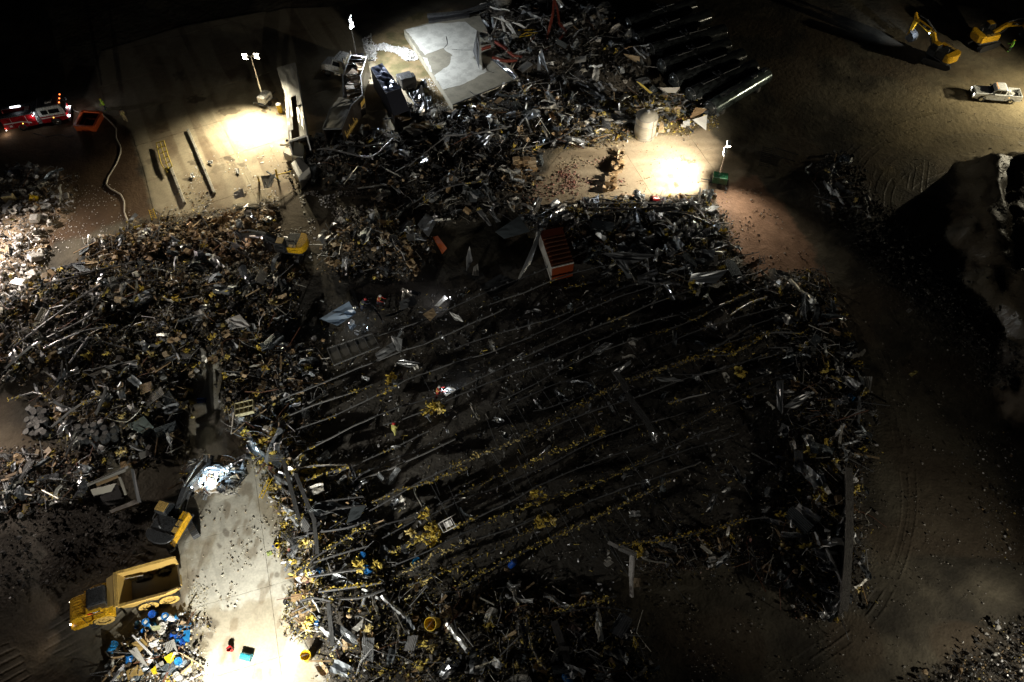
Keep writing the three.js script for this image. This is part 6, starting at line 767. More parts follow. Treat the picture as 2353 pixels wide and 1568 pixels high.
function person(label, p, turn, pose, coat, trousers, helmet, band, group) {
  const t = thing('person', label, 'person', p, turn, group), b = bodyGeo(pose), m = mesh('body', b.geo, coat, t);
  const up = h => [b.s * h, b.hip + b.c * h];
  new B().add(new THREE.SphereGeometry(.125, 16, 8, 0, 2 * PI, 0, 1.75), b.head[0] - .01, b.head[1] + .02, 0, 0, 0, -.1).add(new THREE.CylinderGeometry(.16, .17, .02, 18), b.head[0] - .01, b.head[1] + .03, 0).build('helmet', helmet, t);
  new B().add(new THREE.TorusGeometry(.19, .028, 5, 18), up(.22)[0], up(.22)[1], 0, PI / 2, 0, 0, [.9, 1, 1.1]).build('reflective_band', band, t); new B().add(new THREE.TorusGeometry(.2, .025, 5, 18), up(.4)[0], up(.4)[1], 0, PI / 2, 0, 0, [.85, 1, 1.15]).build('reflective_band', band, t);
  if (trousers) for (const z of [-1, 1]) { const st = z < 0 ? pose.stride : -pose.stride; new B().bar([0, b.hip - .12, z * .1], [st * .55, .48, z * .12], .2, .2).bar([st * .55, .48, z * .12], [st, .12, z * .13], .15, .15).build('trouser_leg', trousers, t); }
  return t;
}
const skinRed = S(.32, .03, .02, .8), lime = S(.55, .62, .05, .6), bandM = S(.75, .72, .2, .5), helmY = S(.6, .45, .03, .4), helmR = S(.4, .02, .02, .35), helmB = S(.03, .03, .03, .4), helmW = S(.6, .6, .58, .35);
const foot = (u, v, up = 0) => { const p = G(u, v); p.y = height(p.x, p.z) + up; return p; };
person('firefighter in lime jacket standing at the orange water tank', foot(243, 252), -2.4, { stride: .12, armL: [.4, .8], armR: [.2, .6], bend: .08 }, MAT.hiVis, MAT.navy, helmY, bandM);
person('firefighter in tan gear standing beyond the hose', foot(289, 278), 2.2, { stride: .2, armL: [.1, .3], armR: [.2, .3], bend: .05 }, MAT.tan, MAT.tan, helmB, bandM);
person('worker in bright green vest standing near the parked excavators', foot(2319, 118), 2.9, { stride: .1, armL: [.1, .4], armR: [.3, .8], bend: .05 }, S(.22, .62, .06, .6), MAT.navy, helmY, bandM);
person('rescuer in red jacket and white helmet stepping over the fallen purlins', foot(873, 706, .3), -.3, { stride: .25, armL: [.7, .6], armR: [.5, .9], bend: .35 }, skinRed, MAT.navy, helmW, bandM);
person('rescuer with red helmet bending down beside the lit blue sheeting', foot(834, 716, .3), .4, { stride: .18, armL: [.9, .3], armR: [.8, .5], bend: .7 }, MAT.navy, MAT.navy, helmR, bandM);
person('rescuer in red jacket with yellow bands shining a light on white sheeting', foot(1007, 916, .3), .15, { stride: .2, armL: [.8, .6], armR: [.9, .5], bend: .3 }, skinRed, skinRed, helmW, bandM);
person('rescuer in olive gear with red helmet among the purlins', foot(908, 1002, .3), 1.2, { stride: .16, armL: [.3, .6], armR: [.3, .9], bend: .2 }, S(.28, .27, .08, .8), S(.28, .27, .08, .8), helmR, bandM);
// hand lamps and work lamps lit in the wreckage
function handLamp(label, p, aim, color, cd) { const t = thing('work_lamp', label, 'lamp', p), d = aim.clone().sub(p).normalize(), q = new THREE.Quaternion().setFromUnitVectors(V3(0, 0, 1), d), g = new THREE.Group(); g.name = 'lamp_head'; g.quaternion.copy(q); g.position.y = .25; t.add(g); new B().cyl(.09, .12, .26, 0, 0, -.06, 'z', 12).build('lamp_body', MAT.black, g); new B().cyl(.10, .10, .03, 0, 0, .09, 'z', 14).build('lamp_lens', lampMat(...color, 40), g); new B().box(.3, .04, .3, 0, .02, 0).bar([0, .02, 0], [0, .25, 0], .03).build('lamp_stand', MAT.black, t); spot(t, V3(d.x * .16, .25 + d.y * .16, d.z * .16), aim.clone().sub(p), color, cd, .9, .9, 4); return t; }
const upH = (u, v, h) => G(u, v, h);
handLamp('small lit work lamp pointing at the blue sheeting', upH(846.6, 758, 1.5), upH(805, 722, .9), [.72, .86, 1], 7); handLamp('small lit work lamp beside the curled white strip', upH(1037, 687, 1.6), upH(1015, 690, 1), [.95, .95, 1], 9); handLamp('small lit lamp beside the rescuer with yellow bands', upH(1013, 898, 1.6), upH(1030, 900, .8), [.8, .88, 1], 9);

// ---------------------------------------------------------------- drums, barrels, pallets, cabinets and other single objects
const drumGeo = new B().add(new THREE.LatheGeometry([[0, 0], [.27, 0], [.29, .03], [.285, .06], [.29, .28], [.305, .3], [.29, .32], [.29, .56], [.305, .58], [.29, .6], [.285, .82], [.3, .85], [.3, .88], [.27, .87], [.27, .845], [0, .845]].map(p => new THREE.Vector2(...p)), 24)).geo(), bungGeo = new B().cyl(.035, .035, .03, .15, .86, 0, 'y', 10).geo(), lidLabel = new B().box(.3, .006, .22, 0, .852, 0).geo();
function drum(label, group, p, rx, ry, rz, mat, s = 1, lid) { const t = thing('plastic_drum', label, 'drum', p, 0, group); t.rotation.set(rx, ry, rz, 'YXZ'); t.scale.setScalar(s); mesh('shell', drumGeo, mat, t); mesh('bung', bungGeo, MAT.black, t); if (lid) mesh('lid_label', lidLabel, MAT.whiteDirty, t); return t; }
const onHeap = (f, X, Y, up = 0) => { const g0 = GZ(f, X, Y, 0), h = height(g0.x, g0.z) + up, p = GZ(f, X, Y, h); return p; };
const DP = 'in the heap beside the dump truck';
for (const [X, Y, tilt, turn, m, lid, lab, s] of [[1255, 440, .35, .3, MAT.blue[2], 0, 'deep blue plastic drum leaning'], [1450, 500, .2, .6, MAT.blue[0], 1, 'blue drum with a labelled lid standing'], [1140, 600, .2, 1, MAT.blue[0], 1, 'blue drum with a labelled lid standing'], [1455, 590, 1.5, 2.2, MAT.blue[1], 0, 'light blue plastic drum lying'], [965, 570, 1.2, .4, MAT.blue[0], 0, 'small blue pail lying', .6], [1250, 615, .3, 0, MAT.blue[1], 1, 'blue drum with a labelled lid standing', .8], [1640, 665, 1.55, 1.7, MAT.blue[1], 0, 'light blue plastic drum lying'], [1560, 790, 1.5, .9, MAT.blue[1], 0, 'light blue plastic drum lying'], [1640, 790, 1.5, .6, MAT.blue[2], 0, 'deep blue plastic drum leaning'], [1500, 920, .8, 2.6, MAT.blue[2], 1, 'deep blue drum tipped over with a pale lid'], [540, 1080, .9, 2.4, MAT.blue[1], 0, 'light blue plastic drum lying'], [845, 1300, .9, 3.1, MAT.blue[0], 0, 'deep blue plastic drum leaning'], [1640, 1250, .25, 1, MAT.blue[1], 0, 'light blue plastic drum standing upright'], [1250, 1040, 1.3, .2, MAT.blue[1], 0, 'small light blue pail lying', .6], [1080, 690, .5, .5, MAT.blue[0], 0, 'small blue pail standing', .55]]) drum(`${lab} ${DP}`, 'blue drums beside the dump truck', onHeap(zD, X, Y + (Y < 800 ? 55 : 10), .1), tilt, turn, 0, m, s ?? 1, lid);
for (const [X, Y, tilt] of [[1370, 545, .4], [1550, 560, .5], [1390, 680, .2], [1385, 770, .1], [1650, 1490, .3], [1840, 1460, 1.3], [1210, 1260, .8]]) drum('cloudy white plastic barrel ' + DP, 'white barrels beside the dump truck', onHeap(zD, X, Y + 40, .05), tilt, X, 0, MAT.foam[1], .9);
const blueAt = [[453, 921, 1.5, 1.6, 'lying on the dark floor below the tangled heap'], [622, 1050, 1.5, 1.5, 'lying at the top of the concrete lane'], [710, 1430, 1.5, 1.5, 'lying beside the wooden pallet'], [836, 1278, .3, 0, 'standing among the bay purlins'], [836, 1308, .5, 1, 'standing beside the tipped drum in the bay'], [842, 1318, .6, 2, 'tipped beside the insulation clump in the bay'], [954, 1292, .4, 1, 'leaning below the fallen roof'], [1172, 1302, .6, 2, 'leaning in the bottom edge of the roof'], [1297, 1552, 1.3, .5, 'lying in the bottom wreck'], [1951, 909, 1.2, .4, 'lying in the wreck along the track'], [725, 1308, 1.3, 1.1, 'crushed in the wreck lining the lane']];
for (const [u, v, a, b, w] of blueAt) { const p = onHeap((X, Y) => [X, Y], u, v, .2); drum('blue plastic drum ' + w, undefined, p, a, b, 0, pick(MAT.blue), rr(.85, 1)); }
drum('turquoise plastic drum lying on the white lit concrete', undefined, G(553, 1507, .3), PI / 2, 1.35, 0, dusty(.03, .26, .34, .4), 1);
{ // dark barrels standing in the heap
  const cl = [[[215, 1270], [340, 1470], 24], [[560, 1380], [820, 1500], 18]]; let k = 0; for (const [a, b, n] of cl) for (let i = 0; i < n; i++) { const c = i % 6, r = Math.floor(i / 6), X = lerp(a[0], b[0], (c + .5 + rr(-.3, .3)) / 6), Y = lerp(a[1], b[1], (r + .5 + rr(-.3, .3)) / Math.ceil(n / 6)); const p = onHeap(c5, X, Y, 0); const t = thing('steel_barrel', 'dark steel barrel standing in the cluster of barrels in the heap', 'barrel', V3(p.x, p.y + .1, p.z), 0, 'dark barrels in the heap'); t.rotation.set(rr(-.25, .25), rr(0, 6), rr(-.25, .25)); mesh('shell', drumGeo, dusty(.06, .065, .07, .5, .3), t); mesh('lid', new B().cyl(.265, .265, .03, 0, .86, 0, 'y', 20).geo(), MAT.concreteDark, t); }
}
function bucket(label, p, mat, tilt = 0, turn = 0, s = 1) { const t = thing('bucket', label, 'bucket', p, turn); t.rotation.z = tilt; t.scale.setScalar(s); new B().add(new THREE.CylinderGeometry(.3, .24, .7, 20, 1, true), 0, .35, 0).add(new THREE.CylinderGeometry(.27, .22, .66, 20, 1, true), 0, .36, 0).add(new THREE.CircleGeometry(.235, 20), 0, .02, 0, -PI / 2).build('pail', mat, t); new B().add(new THREE.TorusGeometry(.3, .025, 6, 22), 0, .69, 0, PI / 2).build('rim', mat, t); new B().tube([[-.3, .66, 0], [-.2, .9, .05], [.2, .9, .05], [.3, .66, 0]], .012, 4, 12).build('handle', MAT.steelGrey, t); return t; }
bucket('yellow plastic bin standing beside the wreck on the concrete lane', G(707, 1514), MAT.yellowPost, 0, .3, 1.35); bucket('small red pail standing on the white lit concrete', G(533, 1494), MAT.red, .2, .4, .75); bucket('blue and yellow pail on the edge of the concrete lane', G(640, 1258), MAT.yellowPost, .1, 0, .7); bucket('navy pail lying beside the small yellow pail on the lane', G(637, 1249), MAT.blue[2], 1.2, 1.2, .65); bucket('dark red drum lying at the edge of the cleared bay', onHeap((X, Y) => [X, Y], 1512, 458, .4), MAT.red, 1.3, .3, 1.3); bucket('open yellow rimmed barrel in the bottom wreck', onHeap((X, Y) => [X, Y], 1003, 1432, .3), MAT.yellowPost, .5, .8, 1.7); bucket('yellow tub in the pale heap by the fire engine', onHeap(zL, 455, 470, .2), MAT.yellowPost, 1.0, .4, 1.3); bucket('orange tub at the foot of the bottom wreck', G(1088 * .33347 + 588.2, 1535 * .33347 + 1045.5), MAT.orangeTarp, .9, 1, .8);
// pallets with their boards
function pallet(label, p, turn, tilt, mat) { const t = thing('wooden_pallet', label, 'pallet', p, turn); t.rotation.z = tilt; t.rotation.x = tilt * .6; for (let k = 0; k < 6; k++) new B().box(1.2, .025, .12, 0, .13, -.44 + k * .176).build('deck_board', mat, t); for (const x of [-.54, 0, .54]) new B().box(.09, .1, 1.0, x, .065, 0).build('stringer', mat, t); for (const z of [-.44, 0, .44]) new B().box(1.2, .02, .12, 0, 0, z).build('base_board', mat, t); return t; }
for (const [f, X, Y, tu, ti, w] of [[c5, 1005, 1110, .25, .25, 'tilted on the dark heap above the barrels'], [c10, 300, 1105, -.7, .05, 'lying at the edge of the concrete lane'], [c10, 1330, 1095, -.5, .1, 'lying beside the yellow rimmed barrel'], [zY, 720, 890, .1, .15, 'lying on the brown heap of boxes'], [zL, 2180, 960, .4, .1, 'lying beside the hose'], [c2, 1510, 730, .2, .05, 'lying beyond the edge of the raised slab'], [c3, 60, 1235, .2, .1, 'lying beside the stacked cartons']]) pallet('brown wooden pallet ' + w, onHeap(f, X, Y, .3), tu, ti, pick(MAT.wood));
{ // compartment crate beside the boom, stacked cartons in the bay
  const p = onHeap(c5, 1690, 1255, .5), t = thing('compartment_crate', 'pale open crate with eight compartments above the floodlit scrap', 'crate', p, .22), m = dusty(.55, .50, .30, .7); new B().box(1.75, .04, 1.35, 0, .02, 0).build('base', m, t); for (const z of [-.66, .66]) new B().box(1.75, .45, .05, 0, .24, z).build('side', m, t); for (const x of [-.86, .86]) new B().box(.05, .45, 1.35, x, .24, 0).build('side', m, t); for (const x of [-.43, 0, .43]) new B().box(.04, .4, 1.28, x, .24, 0).build('divider', m, t); new B().box(1.68, .4, .04, 0, .241, 0).build('divider', m, t); t.rotation.z = .08;
  for (let i = 0; i < 12; i++) { const c = i % 4, r = Math.floor(i / 4), q = GZ(c3, 30 + c * 34, 1190 - r * 2, 0), b = mesh('stacked_carton', BOX[i % 2], pick(MAT.card)); b.position.set(q.x, .06 + r * .52 + .3, q.z - .1 * r); b.rotation.y = .2 + rr(-.12, .12); b.scale.setScalar(1.35); tag(b, 'brown carton in the neat stack beside the cleared bay', 'box', 'stacked cartons beside the bay'); }
}
for (let i = 0; i < 30; i++) { const f = R(), q = GZ(zB, lerp(120, 260, f) + rr(-60, 70), lerp(1130, 720, f) + rr(-40, 40), 0), b = mesh('spilled_carton', pick(BOX), pick(MAT.card)); b.position.set(q.x, .04 + (i % 4 === 0 ? .3 : 0), q.z); b.rotation.set(rr(-.25, .25), rr(0, 6), rr(-.25, .25)); b.scale.setScalar(rr(.6, 1.25)); tag(b, 'brown carton spilled in the ragged row across the cleared bay', 'box', 'spilled cartons across the bay'); }
// white cabinets and cartons in the bright heap
function cabinet(label, f, X, Y, turn, tilt, size, mat = MAT.foam[2]) { const p = onHeap(f, X, Y, .1), t = thing('white_cabinet', label, 'cabinet', p, turn); t.rotation.z = tilt; const [w, h, d] = size; new B().box(w, h, d, 0, h / 2, 0, 0, 0, 0, .03).build('carcass', mat, t); for (const s of [-1, 1]) { new B().box(w * .44, .02, d * .86, s * w * .24, h + .012, 0).build('door_panel', MAT.whiteDirty, t); new B().cyl(.03, .03, .04, s * w * .1, h + .03, d * .3, 'y', 8).build('knob', MAT.steelGrey, t); } return t; }
cabinet('white two door cabinet standing on end beside its long shadow', zL, 430, 1200, .9, -.5, [1.5, .6, .9]); cabinet('white cabinet lying beside the tilted one in the pale heap', zL, 390, 1410, -.9, .2, [1.3, .5, .9]); cabinet('white cabinet lying flat on scattered white cartons', zL, 235, 1495, -.3, .1, [1.5, .4, .9]); cabinet('pale yellow box panel leaning on the heap by the fire engine', zL, 130, 490, .1, .1, [1.3, .9, .5], dusty(.55, .44, .22, .8)); cabinet('low white carton stack on brown dirt', zL, 430, 730, .1, 0, [.9, .6, .9], MAT.foam[1]);
{ // broken crate of crossed planks
  const p = onHeap(zL, 1090, 1270, .5), t = thing('broken_crate', 'broken wooden crate of crossed planks in the brown heap', 'crate', p); for (let i = 0; i < 11; i++) new B().box(rr(1.2, 2.0), .04, .22, rr(-.5, .5), rr(-.1, .5), rr(-.5, .5), rr(-.3, .3), i < 6 ? rr(-.2, .2) : 1.5 + rr(-.3, .3), rr(-.4, .4)).build('plank', MAT.wood[2], t);
}
for (const [f, X, Y, w] of [[c6, 1020, 60, 'lying beside the grey panel'], [c6, 1070, 22, 'leaning beside the grey panel wheel']]) { const p = onHeap(f, X, Y, .5), t = thing('truck_wheel', 'loose truck wheel ' + w, 'wheel', p); t.rotation.set(-.6, .4, .3); mesh('tyre', tyreGeo(.5, .28), MAT.rubber, t); mesh('rim', rimGeo(.5, .28), MAT.steelBright, t); }
// hose, water tank
{
  const pts = [c1(700, 785), c1(760, 840), c1(798, 885), c1(800, 950), c1(828, 1010), c1(828, 1060), c1(800, 1130), c1(745, 1220), c1(732, 1270), c1(760, 1300), c1(830, 1340), c1(855, 1390), c1(855, 1460), c1(880, 1525)].map(p => G(...p, .1)), o = low(pts[6]); const m = new B().tube(pts.map(p => p.clone().sub(o)), .09, 8, 90).build('fire_hose', dusty(.62, .56, .46, .8)); m.position.copy(o); tag(m, 'thick pale fire hose snaking across the brown dirt', 'hose');
  const h2 = [c1(495, 755), c1(520, 768), c1(548, 778)].map(p => G(...p, .1)), o2 = low(h2[0]), m2 = new B().tube(h2.map(p => p.clone().sub(o2)), .06, 6, 16).build('suction_hose', dusty(.55, .5, .42, .8)); m2.position.copy(o2); tag(m2, 'short pale hose running into the orange water tank', 'hose');
  const h3 = [[600, 920], [740, 950], [830, 985], [930, 965], [1100, 940], [1230, 985], [1330, 960]].map(([X, Y]) => G(X * .127, 189.6 + Y * .127, .06)), o3 = low(h3[0]), m3 = new B().tube(h3.map(p => p.clone().sub(o3)), .035, 5, 30).build('dark_hose', MAT.boomBlack); m3.position.copy(o3); tag(m3, 'thin dark hose lying on the dirt below the fire engine', 'hose');
  const q = (X, Y, h) => G(X * .127, 189.6 + Y * .127, h), H = .75, A = q(1340, 790, H), Bq = q(1690, 800, H), C = q(1830, 545, H), D = q(1490, 520, H), t = thing('water_tank', 'square orange folding water tank beside the fire engine', 'water tank', low(A.clone().add(C).multiplyScalar(.5))), org = t.position.clone(), K = p => p.clone().sub(org);
  const cs = [A, Bq, C, D]; for (let i = 0; i < 4; i++) { const a = K(cs[i]), b = K(cs[(i + 1) % 4]), dn = V3(0, -H, 0); new B().quad(a, b, b.clone().add(dn), a.clone().add(dn), .05).build('side_wall', MAT.orangeTarp, t); new B().bar(a, b, .28, .2).build('top_rail', MAT.orangeTarp, t); } new B().quad(...cs.map(p => K(p).add(V3(0, -.5, 0))), .06).build('water', S(.012, .012, .012, .12), t);
}
// white wire cart, conveyor frame, ladders
{
  const p = G(1038, 1200, 1.5), t = thing('wire_cart', 'white wire cart frame lying on the fallen purlins', 'cart', p, .5), w = MAT.whiteDirty; for (const z of [-.45, .45]) new B().tube([[-.7, 0, z], [-.7, .8, z], [.7, .8, z], [.7, 0, z]], .035, 5, 20).build('side_hoop', w, t); for (const x of [-.7, -.23, .23, .7]) new B().bar([x, .8, -.45], [x, .8, .45], .05).build('cross_wire', w, t); for (const y of [.1, .45]) new B().bar([-.7, y, .45], [.7, y, .45], .04).bar([-.7, y, -.45], [.7, y, -.45], .04).build('rail', w, t); new B().box(.8, .03, .5, -.2, .3, 0).build('tray', MAT.foam[2], t); t.rotation.set(.5, .5, .5);
  const f = thing('conveyor_frame', 'long glassy conveyor frame lying across the dark purlins', 'frame', low(GZ(c6, 670, 840))), o = f.position.clone(), q = (X, Y, h) => GZ(c6, X, Y, h).sub(o); for (const e of [[[490, 835], [800, 730]], [[535, 950], [850, 820]]]) new B().bar(q(...e[0], 1.3), q(...e[1], 1.3), .1, .14).build('side_rail', MAT.steelBright, f); for (let k = 0; k <= 5; k++) { const s = k / 5; new B().bar(q(lerp(490, 800, s), lerp(835, 730, s), 1.3), q(lerp(535, 850, s), lerp(950, 820, s), 1.3), .08).build('cross_bar', MAT.steelGrey, f); if (k < 5) new B().quad(q(lerp(498, 808, s), lerp(842, 737, s), 1.25), q(lerp(552, 862, s) , lerp(822, 717, s), 1.25), q(lerp(592, 900, s), lerp(920, 790, s), 1.25), q(lerp(535, 850, s), lerp(945, 815, s), 1.25), .03).build('belt_panel', MAT.concreteDark, f); }
  const lad = (label, f2, a, b, h, wd, mat) => { const A = GZ(f2, ...a, h), Bq = GZ(f2, ...b, h), t2 = thing('ladder', label, 'ladder', low(A)), oo = t2.position.clone(), d = Bq.clone().sub(A), L = d.length(), n = V3(-d.z, 0, d.x).normalize().multiplyScalar(wd / 2); for (const s of [-1, 1]) new B().bar(A.clone().sub(oo).addScaledVector(n, s), Bq.clone().sub(oo).addScaledVector(n, s), .06).build('rail', mat, t2); for (let k = .2; k < L; k += .35) { const c = A.clone().sub(oo).addScaledVector(d, k / L); new B().bar(c.clone().add(n), c.clone().sub(n), .04).build('rung', mat, t2); } };
  lad('small pale ladder on the reddish dirt beside the steel wreck', c7, [1722, 190], [1725, 250], 1, .5, MAT.steelBright); lad('short pale ladder lying among the middle purlins', c7, [775, 1310], [820, 1330], 1.3, .5, MAT.whiteDirty); lad('dark ladder frame lying beyond the lamp at the bay', c3, [1735, 1150], [1764, 1010], .3, 1.2, MAT.steelDark); lad('wide dim ladder frame lying on dark dirt beyond the bay', c4, [40, 1040], [200, 1090], .3, 1.4, MAT.steelDark); lad('yellow ladder frame lying at the end of the concrete kerbs', zY, [195, 610], [235, 735], .5, .5, MAT.yellowPost); lad('thin yellow ladder frame lying on the concrete lane edge', c10, [100, 160], [30, 300], .8, .3, MAT.yellowPost);
}
